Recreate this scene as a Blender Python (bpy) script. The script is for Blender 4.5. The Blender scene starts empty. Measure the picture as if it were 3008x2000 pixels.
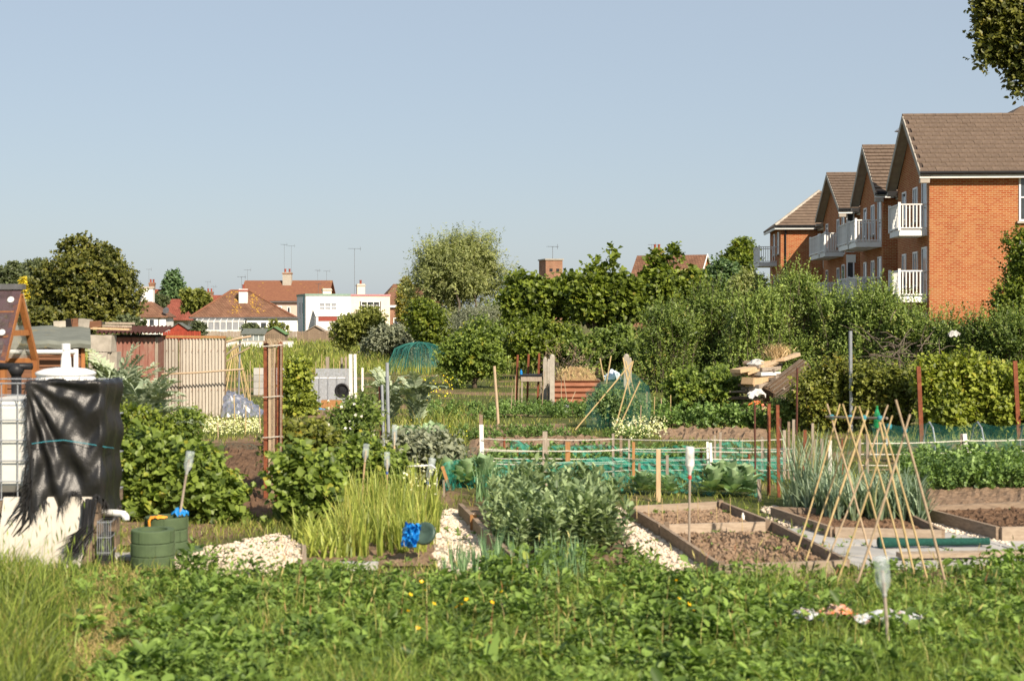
import bpy, math, random
import numpy as np
from mathutils import Vector, Matrix

R = math.radians
scene = bpy.context.scene
COL = scene.collection

# ------------------------------------------------------------------ camera
FPX, CX, HY, CH = 4400.0, 1504.0, 930.0, 2.3      # focal length (photo px), centre column, horizon row, eye height
cam_d = bpy.data.cameras.new('camera')
cam = bpy.data.objects.new('camera', cam_d)
COL.objects.link(cam)
cam.location = (0, 0, CH)
cam.rotation_euler = (R(90), 0, 0)
cam_d.sensor_width = 36
cam_d.lens = 36 * FPX / 3008
cam_d.shift_y = -(1000 - HY) / 3008
cam_d.clip_start = 0.1
cam_d.clip_end = 5000
cam_d.dof.use_dof = True
cam_d.dof.focus_distance = 90
cam_d.dof.aperture_fstop = 3.2
scene.camera = cam

# ------------------------------------------------------------------ sky and sun
SUN_EL, SUN_AZ = 35.0, 30.0          # azimuth: degrees to the right of straight behind the camera
w = bpy.data.worlds.new('World'); scene.world = w; w.use_nodes = True
nt = w.node_tree
sky = nt.nodes.new('ShaderNodeTexSky'); sky.sky_type = 'NISHITA'; sky.sun_disc = False
sky.sun_elevation = R(SUN_EL); sky.sun_rotation = R(180 - SUN_AZ)
sky.air_density = 1.0; sky.dust_density = 1.0; sky.ozone_density = 1.0; sky.altitude = 0
bg = nt.nodes['Background']; bg.inputs['Strength'].default_value = 0.084
hz_ = nt.nodes.new('ShaderNodeMix'); hz_.data_type = 'RGBA'; hz_.inputs[0].default_value = .75; hz_.inputs[7].default_value = (3.06, 3.52, 4.1, 1)   # even summer haze over the whole dome
nt.links.new(sky.outputs[0], hz_.inputs[6]); nt.links.new(hz_.outputs[2], bg.inputs[0])
sl = bpy.data.lights.new('sun', 'SUN'); sl.energy = 4.3; sl.angle = R(0.6); sl.color = (1.0, 0.87, 0.70)
so = bpy.data.objects.new('sun', sl); COL.objects.link(so)
sdir = Vector((math.sin(R(SUN_AZ)) * math.cos(R(SUN_EL)), -math.cos(R(SUN_AZ)) * math.cos(R(SUN_EL)), math.sin(R(SUN_EL))))
so.rotation_euler = sdir.to_track_quat('Z', 'Y').to_euler()
vs = scene.view_settings
vs.view_transform = 'Standard'; vs.look = 'None'; vs.exposure = 0.85; vs.gamma = 1.0
scene.render.film_transparent = False
cy = scene.cycles
cy.max_bounces = 6; cy.diffuse_bounces = 3; cy.glossy_bounces = 3; cy.transmission_bounces = 5; cy.transparent_max_bounces = 12
cy.use_denoising = True
cy.caustics_reflective = False; cy.caustics_refractive = False

# ------------------------------------------------------------------ helpers
def P(x, y, D):                       # photo pixel at distance D -> world
    return Vector(((x - CX) / FPX * D, D, CH + (HY - y) / FPX * D))
def G(x, y, z=0.0):                   # photo pixel on the level z -> world
    D = FPX * (CH - z) / (y - HY)
    return Vector(((x - CX) / FPX * D, D, z))
def GX(x, D, z=0.0):
    return Vector(((x - CX) / FPX * D, D, z))
def ZY(y, D):
    return CH + (HY - y) / FPX * D

def props(o, label=None, cat=None, group=None, kind=None):
    if label: o['label'] = label
    if cat: o['category'] = cat
    if group: o['group'] = group
    if kind: o['kind'] = kind
    return o
def thing(name, label, cat, loc=(0, 0, 0), rotz=0.0, group=None):
    o = bpy.data.objects.new(name, None)
    COL.objects.link(o)
    o.location = loc; o.rotation_euler = (0, 0, rotz)
    o.empty_display_size = 0.1
    return props(o, label, cat, group)
def mobj(name, me, parent=None, loc=None, rot=None, scale=None):
    o = bpy.data.objects.new(name, me)
    COL.objects.link(o)
    if parent: o.parent = parent
    if loc is not None: o.location = loc
    if rot is not None: o.rotation_euler = rot
    if scale is not None: o.scale = scale if hasattr(scale, '__len__') else (scale,) * 3
    return o

class MB:
    def __init__(s): s.v = []; s.f = []; s.m = []
    def add(s, vs, fs, mi=0):
        b = len(s.v); s.v += [tuple(p) for p in vs]
        s.f += [tuple(i + b for i in f) for f in fs]; s.m += [mi] * len(fs)
        return s
    def box(s, c, d, rot=None, mi=0, taper=1.0):
        x, y, z = d[0] / 2, d[1] / 2, d[2] / 2
        vs = [Vector((sx * x * (taper if sz > 0 else 1), sy * y * (taper if sz > 0 else 1), sz * z)) for sz in (-1, 1) for sy in (-1, 1) for sx in (-1, 1)]
        if rot is not None: vs = [rot @ p for p in vs]
        c = Vector(c)
        return s.add([p + c for p in vs], [(0, 2, 3, 1), (4, 5, 7, 6), (0, 1, 5, 4), (2, 6, 7, 3), (0, 4, 6, 2), (1, 3, 7, 5)], mi)
    def b2(s, lo, hi, mi=0):
        return s.box([(a + b) / 2 for a, b in zip(lo, hi)], [abs(b - a) for a, b in zip(lo, hi)], None, mi)
    def beam(s, a, b, w, h, up=(0, 0, 1), mi=0):
        a, b, up = Vector(a), Vector(b), Vector(up)
        t = (b - a); L = t.length; t.normalize()
        x = t.cross(up)
        if x.length < 1e-4: x = t.cross(Vector((1, 0, 0)))
        x.normalize(); u = x.cross(t)
        vs = [a + t * (L * k) + x * (i * w / 2) + u * (j * h / 2) for k in (0, 1) for j in (-1, 1) for i in (-1, 1)]
        return s.add(vs, [(0, 2, 3, 1), (4, 5, 7, 6), (0, 1, 5, 4), (2, 6, 7, 3), (0, 4, 6, 2), (1, 3, 7, 5)], mi)
    def tube(s, pts, r, n=6, mi=0, cap=True):
        pts = [Vector(p) for p in pts]
        if not hasattr(r, '__len__'): r = [r] * len(pts)
        vs = []; fs = []
        ref = None
        for i, p in enumerate(pts):
            t = (pts[min(i + 1, len(pts) - 1)] - pts[max(i - 1, 0)])
            if t.length < 1e-9: t = Vector((0, 0, 1))
            t.normalize()
            if ref is None:
                ref = t.cross(Vector((0.13, 0.2, 1)))
                if ref.length < 0.1: ref = t.cross(Vector((1, 0, 0)))
            ref = (ref - t * ref.dot(t)).normalized()
            b = t.cross(ref)
            for k in range(n):
                a = 2 * math.pi * k / n
                vs.append(p + (ref * math.cos(a) + b * math.sin(a)) * r[i])
        for i in range(len(pts) - 1):
            for k in range(n):
                k2 = (k + 1) % n
                fs.append((i * n + k, i * n + k2, (i + 1) * n + k2, (i + 1) * n + k))
        if cap:
            fs.append(tuple(range(n - 1, -1, -1)))
            fs.append(tuple((len(pts) - 1) * n + k for k in range(n)))
        return s.add(vs, fs, mi)
    def lathe(s, prof, n=16, c=(0, 0, 0), mi=0, rot=None):
        c = Vector(c); vs = []; fs = []
        for r_, z in prof:
            for k in range(n):
                a = 2 * math.pi * k / n
                p = Vector((r_ * math.cos(a), r_ * math.sin(a), z))
                if rot is not None: p = rot @ p
                vs.append(p + c)
        m = len(prof)
        for i in range(m - 1):
            for k in range(n):
                k2 = (k + 1) % n
                fs.append((i * n + k, i * n + k2, (i + 1) * n + k2, (i + 1) * n + k))
        if prof[0][0] > 1e-5: fs.append(tuple(range(n - 1, -1, -1)))
        if prof[-1][0] > 1e-5: fs.append(tuple((m - 1) * n + k for k in range(n)))
        return s.add(vs, fs, mi)
    def prism(s, poly, ext, mi=0):
        ext = Vector(ext); n = len(poly)
        a = [Vector(p) for p in poly]; b = [p + ext for p in a]
        fs = [tuple(range(n - 1, -1, -1)), tuple(n + k for k in range(n))]
        fs += [(k, (k + 1) % n, n + (k + 1) % n, n + k) for k in range(n)]
        return s.add(a + b, fs, mi)
    def mesh(s, name, mats, smooth=False):
        me = bpy.data.meshes.new(name)
        me.from_pydata(s.v, [], s.f)
        for m in (mats if isinstance(mats, (list, tuple)) else [mats]): me.materials.append(m)
        if any(s.m): me.polygons.foreach_set('material_index', s.m)
        if smooth: me.polygons.foreach_set('use_smooth', [True] * len(me.polygons))
        me.update()
        return me
    def build(s, name, mats, parent=None, off=None, smooth=False, loc=None, rot=None):
        if off is not None:
            o = Vector(off); s.v = [tuple(Vector(p) - o) for p in s.v]
        return mobj(name, s.mesh(name, mats, smooth), parent, loc, rot)

# --- leaf clouds (numpy)
def nrm(a):
    return a / np.maximum(np.linalg.norm(a, axis=-1, keepdims=True), 1e-9)
class Leaves:
    """collects leaf-sized faces; every leaf carries a random number 'rnd' for its tint"""
    def __init__(s): s.V = []; s.F = []; s.r = []; s.n = 0
    def diamonds(s, Pp, T, N, L, W, rnd, fold=.18, mid=.45):
        n = len(Pp)
        if n == 0: return s
        S = nrm(np.cross(T, N)); N = np.cross(S, T)
        L = L[:, None]; W = W[:, None]
        v = np.empty((n, 4, 3))
        v[:, 0] = Pp; m = Pp + T * L * mid + N * W * fold
        v[:, 1] = m - S * W * .5; v[:, 2] = Pp + T * L - N * L * .08; v[:, 3] = m + S * W * .5
        f = np.array([[0, 2, 1], [0, 3, 2]])
        s.V.append(v.reshape(-1, 3)); s.F.append((np.arange(n)[:, None, None] * 4 + f[None] + s.n).reshape(-1, 3))
        s.r.append(np.repeat(rnd, 4)); s.n += n * 4
        return s
    def hexes(s, Pp, T, N, L, W, rnd, fold=.15):
        n = len(Pp)
        if n == 0: return s
        S = nrm(np.cross(T, N)); N = np.cross(S, T)
        L = L[:, None]; W = W[:, None]
        v = np.empty((n, 6, 3))
        v[:, 0] = Pp
        a = Pp + T * L * .3 + N * W * fold; b = Pp + T * L * .68 + N * W * fold * .6
        v[:, 1] = a - S * W * .5; v[:, 2] = b - S * W * .42; v[:, 3] = Pp + T * L - N * L * .12
        v[:, 4] = b + S * W * .42; v[:, 5] = a + S * W * .5
        f = np.array([[0, 2, 1], [0, 3, 2], [0, 4, 3], [0, 5, 4]])
        s.V.append(v.reshape(-1, 3)); s.F.append((np.arange(n)[:, None, None] * 6 + f[None] + s.n).reshape(-1, 3))
        s.r.append(np.repeat(rnd, 6)); s.n += n * 6
        return s
    def blades(s, Pp, az, H, W, lean, rnd, bend=.6):
        """grass: five-point blades that bow over"""
        n = len(Pp)
        if n == 0: return s
        d = np.stack([np.cos(az), np.sin(az), np.zeros(n)], 1); S = np.stack([-np.sin(az), np.cos(az), np.zeros(n)], 1)
        rot = np.random.default_rng(n).uniform(0, 6.28, n)
        S = S * np.cos(rot)[:, None] + d * np.sin(rot)[:, None]
        up = np.array([0, 0, 1.0]); H = H[:, None]; W = W[:, None]; lean = lean[:, None]
        m = Pp + up * H * .55 + d * H * lean * .35
        t = Pp + up * H * (1 - .35 * lean * bend) + d * H * lean
        v = np.empty((n, 5, 3))
        v[:, 0] = Pp - S * W * .5; v[:, 1] = Pp + S * W * .5; v[:, 2] = m - S * W * .42; v[:, 3] = m + S * W * .42; v[:, 4] = t
        f = np.array([[0, 1, 3], [0, 3, 2], [2, 3, 4]])
        s.V.append(v.reshape(-1, 3)); s.F.append((np.arange(n)[:, None, None] * 5 + f[None] + s.n).reshape(-1, 3))
        s.r.append(np.repeat(rnd, 5)); s.n += n * 5
        return s
    def ribbon(s, pts, wid, side, rnd):
        pts = np.asarray(pts, float); k = len(pts); side = np.asarray(side, float)
        v = np.empty((2 * k, 3)); w_ = np.asarray(wid)[:, None] * .5
        v[0::2] = pts - side * w_; v[1::2] = pts + side * w_
        f = []
        for i in range(k - 1):
            a = 2 * i; f += [[a, a + 1, a + 3], [a, a + 3, a + 2]]
        s.V.append(v); s.F.append(np.array(f) + s.n); s.r.append(np.full(2 * k, rnd)); s.n += 2 * k
        return s
    def mesh(s, name, mat):
        me = bpy.data.meshes.new(name)
        V = np.concatenate(s.V).astype(np.float32); F = np.concatenate(s.F).astype(np.int32); r = np.concatenate(s.r).astype(np.float32)
        me.vertices.add(len(V)); me.vertices.foreach_set('co', V.ravel())
        me.loops.add(F.size); me.loops.foreach_set('vertex_index', F.ravel())
        me.polygons.add(len(F)); me.polygons.foreach_set('loop_start', np.arange(0, F.size, 3, dtype=np.int32))
        me.update(calc_edges=True)
        at = me.attributes.new('rnd', 'FLOAT', 'POINT'); at.data.foreach_set('value', r)
        me.materials.append(mat)
        return me
    def build(s, name, mat, parent=None, loc=None):
        return mobj(name, s.mesh(name, mat), parent, loc)

def sprays(rng, blobs, n, L=(.3, .5), k=7, lf=(.08, .05), out=.8, up=.5, jit=.5, shell=(.6, 1.0), droop=0.0, zmin=.02, spread=1.0, upn=.7):
    """n leafy shoots on the shells of ellipsoids -> arrays for Leaves"""
    B = np.array(blobs, float)
    wgt = B[:, 3] * B[:, 4] + B[:, 4] * B[:, 5] + B[:, 3] * B[:, 5]
    idx = rng.choice(len(B), n, p=wgt / wgt.sum())
    dr = nrm(rng.normal(size=(n, 3)))
    rr = (shell[0] + (shell[1] - shell[0]) * np.sqrt(rng.random(n)))[:, None]
    p = B[idx, :3] + dr * rr * B[idx, 3:]
    d = nrm(dr * out + np.array([0, 0, up]) + rng.normal(size=(n, 3)) * jit)
    Ls = rng.uniform(L[0], L[1], n)[:, None, None]
    t = ((np.arange(k)[None] + rng.random((n, k))) / k)[:, :, None]
    base = p[:, None] + d[:, None] * Ls * t
    base[:, :, 2] -= (droop * Ls * t * t)[:, :, 0]
    ax = nrm(np.cross(rng.normal(size=(n, k, 3)), d[:, None]))
    T = nrm(d[:, None] * .6 + ax * .9 * spread + np.array([0, 0, -.35 * (droop > 0)]))
    N = nrm(rng.normal(size=(n, k, 3)) * .5 + np.array([0, 0, upn]) + dr[:, None] * .45 + np.array(sdir) * .75)
    sz = rng.uniform(.7, 1.25, (n, k))
    r = np.clip(rng.random((n, 1)) * .5 + rng.random((n, k)) * .5, 0, 1)
    base = base.reshape(-1, 3); ok = base[:, 2] > zmin
    return base[ok], T.reshape(-1, 3)[ok], N.reshape(-1, 3)[ok], (sz * lf[0]).ravel()[ok], (sz * lf[1]).ravel()[ok], r.ravel()[ok]

def clump(rng, c, r, m, s=(.26, .46), core=.62, ext=(.5, .82)):
    """m small ellipsoids on the skin of one big one: the lumps of a crown"""
    out = [(*c, r[0] * core, r[1] * core, r[2] * core)] if core else []
    for i in range(m):
        d = rng.normal(size=3); d /= np.linalg.norm(d)
        k = rng.uniform(*ext); q = rng.uniform(*s)
        if d[2] < -.55: d[2] *= .6
        out.append((c[0] + d[0] * r[0] * k, c[1] + d[1] * r[1] * k, c[2] + d[2] * r[2] * k, r[0] * q, r[1] * q, r[2] * q))
    return out

def limbs(mb, base, targets, r0, fork, rng, n=7):
    base = Vector(base)
    cen = sum((Vector(t) for t in targets), Vector()) / len(targets)
    top = base.lerp(Vector((cen.x * .6 + base.x * .4, cen.y * .6 + base.y * .4, cen.z)), fork)
    pts = [base.lerp(top, i / 4) + Vector((rng.normal() * r0 * .25, rng.normal() * r0 * .25, 0)) * (i > 0) for i in range(5)]
    mb.tube(pts, [r0 * 1.25, r0, r0 * .92, r0 * .85, r0 * .75], n)
    for t in targets:
        t = Vector(t); a = pts[int(rng.integers(2, 5))]
        mid = a.lerp(t, .5) + Vector((rng.normal(), rng.normal(), abs(rng.normal()))) * (t - a).length * .1
        mb.tube([a, a.lerp(mid, .5), mid, mid.lerp(t, .6), t], [r0 * .5, r0 * .42, r0 * .3, r0 * .2, r0 * .07], 5)

def tree(name, label, cat, base, blobs, mat, bark, n=1500, seed=1, L=(.3, .5), k=7, lf=(.1, .07), r0=.12, fork=.45, group=None,
         out=.8, up=.5, jit=.5, shell=(.55, 1.0), droop=0, shoots=0, shoot_L=(.5, 1.0), crown='crown', hexa=False, upn=.7, nl=9, spread=1.0, stem='trunk', extra=None, canes=None):
    """thing > trunk (with limbs), crown of single leaves; blobs in world coordinates"""
    rng = np.random.default_rng(seed)
    base = Vector(base)
    t = thing(name, label, cat, base, 0, group)
    bl = [(b[0] - base.x, b[1] - base.y, b[2] - base.z, b[3], b[4], b[5]) for b in blobs]
    mb = MB()
    tg = [bl[i][:3] for i in rng.choice(len(bl), min(nl, len(bl)), replace=False)]
    tg = [(q[0], q[1], max(q[2], .15)) for q in tg]
    limbs(mb, (0, 0, -.05), tg, r0, fork, rng)
    mb.build(stem, bark, t, smooth=True)
    lv = Leaves()
    a = sprays(rng, bl, n, L, k, lf, out, up, jit, shell, droop, spread=spread, upn=upn)
    (lv.hexes if hexa else lv.diamonds)(*a)
    a = sprays(rng, bl, n // 3, L, k, (lf[0] * 1.5, lf[1] * 1.5), out, up, jit, (.15, .6), droop, spread=spread, upn=upn)   # inner leaves close the crown
    lv.diamonds(*a)
    if extra: lv.hexes(*sprays(rng, [(b[0] - base.x, b[1] - base.y, b[2] - base.z, b[3], b[4], b[5]) for b in extra[0]], extra[1], L, k, lf, out, up, jit, (.1, 1.0), droop, spread=spread, upn=upn))
    if canes:                         # stems from the ground, each with its own leaves, reaching the outline unevenly
        nc, kc = canes; B = np.array(bl); idx = rng.choice(len(B), nc, p=(B[:, 3] / B[:, 3].sum()))
        r_ = np.sqrt(rng.random(nc)) * .98; a_ = rng.uniform(0, 6.283, nc); px_ = B[idx, 0] + np.cos(a_) * r_ * B[idx, 3]; py_ = B[idx, 1] + np.sin(a_) * r_ * B[idx, 4]
        q = 1 - ((px_[:, None] - B[None, :, 0]) / B[None, :, 3]) ** 2 - ((py_[:, None] - B[None, :, 1]) / B[None, :, 4]) ** 2
        H = np.max(np.where(q > 0, B[None, :, 2] + B[None, :, 5] * np.sqrt(np.maximum(q, 0)), .12), 1) * np.where(rng.random(nc) < .25, rng.uniform(1.0, 1.22, nc), rng.uniform(.6, 1.02, nc))
        H = np.maximum(H, .12); top_ = np.stack([px_, py_, H], 1); cen = np.array([B[:, 0].mean(), B[:, 1].mean(), 0]); bs_ = top_ * [.75, .75, 0] + cen * .25; bs_[:, 2] = 0
        sway = rng.normal(size=(nc, 3)) * [.09, .09, 0] * H[:, None]
        t_ = (.08 + .92 * (np.arange(kc)[None] + rng.random((nc, kc))) / kc)[:, :, None]
        pos = bs_[:, None] * (1 - t_) + top_[:, None] * t_ + sway[:, None] * (t_ * t_) + rng.normal(size=(nc, kc, 3)) * .012
        az = rng.uniform(0, 6.283, (nc, 1)) + np.arange(kc)[None] * 2.4 + rng.normal(size=(nc, kc)) * .5; el = rng.uniform(-.5, .7, (nc, kc)); pet = lf[0] * rng.uniform(.2, .9, (nc, kc, 1))
        T = np.stack([np.cos(az) * np.cos(el), np.sin(az) * np.cos(el), np.sin(el)], 2); pos = pos + T * pet
        N = nrm(rng.normal(size=(nc, kc, 3)) * .45 + [0, 0, .6] + np.array(sdir) * .7); s_ = rng.uniform(.45, 1.35, (nc, kc)) * (1.15 - .45 * t_[:, :, 0]); rr = np.clip(rng.random((nc, 1)) * .55 + rng.random((nc, kc)) * .45, 0, 1); f_ = lambda v: v.reshape(-1, *v.shape[2:])
        (lv.hexes if hexa else lv.diamonds)(f_(pos), f_(T), f_(N), f_(s_ * lf[0]), f_(s_ * lf[1]), f_(rr))
        cm_ = MB()
        for i in range(nc): cm_.tube([bs_[i], (bs_[i] + top_[i]) / 2 + sway[i] * .25, top_[i] + sway[i]], [.008 + .003 * H[i], .006 + .002 * H[i], .002], 4, cap=False)
        cm_.build('canes', bark, t)['kind'] = 'stuff'
    if shoots:                        # long single shoots that break the outline
        B = np.array(bl); top = B[B[:, 2] + B[:, 5] > np.quantile(B[:, 2] + B[:, 5], .45)]
        a = sprays(rng, top, shoots, shoot_L, k * 2, lf, out * .55, 1.2, .3, (.8, 1.0), droop * .5, spread=.7, upn=upn)
        lv.diamonds(*a)
    lv.build(crown, mat, t)
    return t

def vnoise(x, y, seed, s):
    rg = np.random.default_rng(seed); t = rg.random((64, 64)); u, v = x / s, y / s; i, j = np.floor(u).astype(int), np.floor(v).astype(int); fu, fv = u - i, v - j
    fu, fv = fu * fu * (3 - 2 * fu), fv * fv * (3 - 2 * fv); g = lambda a, b: t[a % 64, b % 64]
    return g(i, j) * (1 - fu) * (1 - fv) + g(i + 1, j) * fu * (1 - fv) + g(i, j + 1) * (1 - fu) * fv + g(i + 1, j + 1) * fu * fv
def blob(x, y, D, rx, ry, rd=None):   # ellipsoid given by photo pixels at distance D
    p = P(x, y, D); k = D / FPX
    return (p.x, p.y, p.z, rx * k, (rd if rd is not None else min(rx, ry) * k), ry * k)

# ------------------------------------------------------------------ materials
def new_mat(name):
    m = bpy.data.materials.new(name); m.use_nodes = True
    nt = m.node_tree
    return m, nt, nt.nodes['Principled BSDF'], nt.nodes['Material Output']
def ramp(nt, fac, stops):
    r = nt.nodes.new('ShaderNodeValToRGB')
    while len(r.color_ramp.elements) < len(stops): r.color_ramp.elements.new(.5)
    for e, (p, c) in zip(r.color_ramp.elements, stops):
        e.position = p; e.color = (*c, 1)
    nt.links.new(fac, r.inputs[0])
    return r.outputs[0]
def mixc(nt, fac, a, b, mode='MIX'):
    m = nt.nodes.new('ShaderNodeMix'); m.data_type = 'RGBA'; m.blend_type = mode
    for s_, v in ((m.inputs[0], fac), (m.inputs[6], a), (m.inputs[7], b)):
        if hasattr(v, 'links') or hasattr(v, 'is_linked'): nt.links.new(v, s_)
        else: s_.default_value = v if not hasattr(v, '__len__') else (*v, 1)
    return m.outputs[2]
def noise(nt, scale, detail=4, vec=None, rough=.55):
    n = nt.nodes.new('ShaderNodeTexNoise'); n.inputs['Scale'].default_value = scale; n.inputs['Detail'].default_value = detail
    n.inputs['Roughness'].default_value = rough
    if vec is not None: nt.links.new(vec, n.inputs['Vector'])
    return n.outputs['Fac']
def coords(nt, which='Object', sc=None):
    c = nt.nodes.new('ShaderNodeTexCoord').outputs[which]
    if sc is None: return c
    mp = nt.nodes.new('ShaderNodeMapping'); mp.inputs['Scale'].default_value = sc
    nt.links.new(c, mp.inputs['Vector'])
    return mp.outputs[0]
def bump(nt, bs, h, strength=.3, dist=.02):
    b = nt.nodes.new('ShaderNodeBump'); b.inputs['Strength'].default_value = strength; b.inputs['Distance'].default_value = dist
    nt.links.new(h, b.inputs['Height']); nt.links.new(b.outputs[0], bs.inputs['Normal'])
def pmat(name, c, c2=None, scale=6, sc=None, rough=.75, bmp=.25, bdist=.01, bscale=None, spec=.25, metal=0, c3=None, which='Object'):
    """two or three tones mixed by noise, with fine relief"""
    m, nt, bs, out = new_mat(name)
    v = coords(nt, which, sc)
    f = noise(nt, scale, 6, v, .65)
    c2 = c2 or tuple(q * .7 for q in c)
    stops = [(.3, c2), (.62, c)] if c3 is None else [(.28, c2), (.5, c), (.72, c3)]
    col = ramp(nt, f, stops)
    oi = nt.nodes.new('ShaderNodeObjectInfo')
    hs = nt.nodes.new('ShaderNodeHueSaturation')
    mr = nt.nodes.new('ShaderNodeMapRange'); mr.inputs[3].default_value = .86; mr.inputs[4].default_value = 1.12
    nt.links.new(oi.outputs['Random'], mr.inputs[0]); nt.links.new(mr.outputs[0], hs.inputs['Value']); nt.links.new(col, hs.inputs['Color'])
    nt.links.new(hs.outputs[0], bs.inputs['Base Color'])
    bs.inputs['Roughness'].default_value = rough; bs.inputs['Metallic'].default_value = metal
    bs.inputs['Specular IOR Level'].default_value = spec
    if bmp: bump(nt, bs, noise(nt, bscale or scale * 5, 5, v), bmp, bdist)
    return m
def leaf_mat(name, dark, light, odd=None, trans=.3, rough=.45, spec=.35, patch=.35, pscale=1.2):
    """leaf tint runs dark -> light with each leaf's own number, a few odd ones; patches drift with place"""
    m, nt, bs, out = new_mat(name)
    at = nt.nodes.new('ShaderNodeAttribute'); at.attribute_name = 'rnd'
    geo = nt.nodes.new('ShaderNodeNewGeometry')
    f = noise(nt, pscale, 3, geo.outputs['Position'])
    ma = nt.nodes.new('ShaderNodeMath'); ma.operation = 'MULTIPLY_ADD'; ma.inputs[1].default_value = patch * 2; ma.inputs[2].default_value = -patch
    nt.links.new(f, ma.inputs[0])
    ad = nt.nodes.new('ShaderNodeMath'); ad.operation = 'ADD'; ad.use_clamp = True
    nt.links.new(at.outputs['Fac'], ad.inputs[0]); nt.links.new(ma.outputs[0], ad.inputs[1])
    tn = (.95, 1.0, 1.0) if light[1] > light[0] * .9 and light[1] > light[2] * 1.3 else (1, 1, 1)
    dark = tuple(q * 1.3 * t for q, t in zip(dark, tn)); light = tuple(min(.9, q * 1.6 * t) for q, t in zip(light, tn))
    mid = tuple((a + b) / 2 for a, b in zip(dark, light))
    stops = [(.1, dark), (.5, mid), (.85, light)]
    if odd: stops.append((.97, odd))
    col = ramp(nt, ad.outputs[0], stops)
    nt.links.new(col, bs.inputs['Base Color'])
    bs.inputs['Roughness'].default_value = rough; bs.inputs['Specular IOR Level'].default_value = spec
    tr = nt.nodes.new('ShaderNodeBsdfTranslucent')
    tc = mixc(nt, 1.0, col, (1.15, 1.2, .55), 'MULTIPLY')
    nt.links.new(tc, tr.inputs['Color'])
    ms = nt.nodes.new('ShaderNodeMixShader'); ms.inputs[0].default_value = trans
    nt.links.new(bs.outputs[0], ms.inputs[1]); nt.links.new(tr.outputs[0], ms.inputs[2])
    nt.links.new(ms.outputs[0], out.inputs['Surface'])
    return m
def brick_mat(name, c1, c2, mortar, bw=.225, rh=.075, mt=.012, rough=.85, stain=.35, zk=1.0, bias=0.0):
    """coursed pattern that wraps round axis-aligned walls: u = x + y, v = z"""
    m, nt, bs, out = new_mat(name)
    sx = nt.nodes.new('ShaderNodeSeparateXYZ'); nt.links.new(coords(nt), sx.inputs[0])
    ad = nt.nodes.new('ShaderNodeMath'); nt.links.new(sx.outputs[0], ad.inputs[0]); nt.links.new(sx.outputs[1], ad.inputs[1])
    mz = nt.nodes.new('ShaderNodeMath'); mz.operation = 'MULTIPLY'; mz.inputs[1].default_value = zk; nt.links.new(sx.outputs[2], mz.inputs[0])
    cb = nt.nodes.new('ShaderNodeCombineXYZ'); nt.links.new(ad.outputs[0], cb.inputs[0]); nt.links.new(mz.outputs[0], cb.inputs[1])
    br = nt.nodes.new('ShaderNodeTexBrick')
    br.inputs['Scale'].default_value = 1; br.inputs['Brick Width'].default_value = bw; br.inputs['Row Height'].default_value = rh
    br.inputs['Mortar Size'].default_value = mt; br.inputs['Mortar Smooth'].default_value = .2; br.inputs['Bias'].default_value = bias
    br.inputs['Color1'].default_value = (*c1, 1); br.inputs['Color2'].default_value = (*c2, 1); br.inputs['Mortar'].default_value = (*mortar, 1)
    nt.links.new(cb.outputs[0], br.inputs['Vector'])
    f = noise(nt, .8, 5, coords(nt))
    st = ramp(nt, f, [(.3, (1 - stain,) * 3), (.65, (1, 1, 1))])
    col = mixc(nt, 1.0, br.outputs['Color'], st, 'MULTIPLY')
    nt.links.new(col, bs.inputs['Base Color']); bs.inputs['Roughness'].default_value = rough; bs.inputs['Specular IOR Level'].default_value = .15
    iv = nt.nodes.new('ShaderNodeMath'); iv.operation = 'SUBTRACT'; iv.inputs[0].default_value = 1; nt.links.new(br.outputs['Fac'], iv.inputs[1])
    bump(nt, bs, iv.outputs[0], .4, .01)
    return m
def net_mat(name, c, alpha):
    m, nt, bs, out = new_mat(name)
    f = noise(nt, 3.0, 5, coords(nt), .7)
    mr = nt.nodes.new('ShaderNodeMapRange'); mr.inputs[1].default_value = .3; mr.inputs[2].default_value = .7
    mr.inputs[3].default_value = alpha * .55; mr.inputs[4].default_value = min(1, alpha * 1.5)
    nt.links.new(f, mr.inputs[0])
    bs.inputs['Base Color'].default_value = (*c, 1); bs.inputs['Roughness'].default_value = .6
    nt.links.new(mr.outputs[0], bs.inputs['Alpha'])
    return m
def glass_mat(name, c=(.03, .035, .04), rough=.06):
    m, nt, bs, out = new_mat(name)
    f = noise(nt, 2.0, 2, coords(nt))
    nt.links.new(ramp(nt, f, [(.35, c), (.7, tuple(q * 2.2 for q in c))]), bs.inputs['Base Color'])
    bs.inputs['Roughness'].default_value = rough; bs.inputs['Specular IOR Level'].default_value = .6
    return m
def clear_mat(name, tint=(.8, .88, .9), opacity=.35, rough=.15):
    """thin clear plastic: mostly see-through, some gloss and milkiness"""
    m, nt, bs, out = new_mat(name)
    f = noise(nt, 14, 4, coords(nt), .6)
    mr = nt.nodes.new('ShaderNodeMapRange'); mr.inputs[1].default_value = .35; mr.inputs[2].default_value = .65
    mr.inputs[3].default_value = opacity * .5; mr.inputs[4].default_value = min(1, opacity * 1.5)
    nt.links.new(f, mr.inputs[0])
    bs.inputs['Base Color'].default_value = (*tint, 1); bs.inputs['Roughness'].default_value = rough; bs.inputs['Specular IOR Level'].default_value = .7
    nt.links.new(mr.outputs[0], bs.inputs['Alpha'])
    return m

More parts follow.
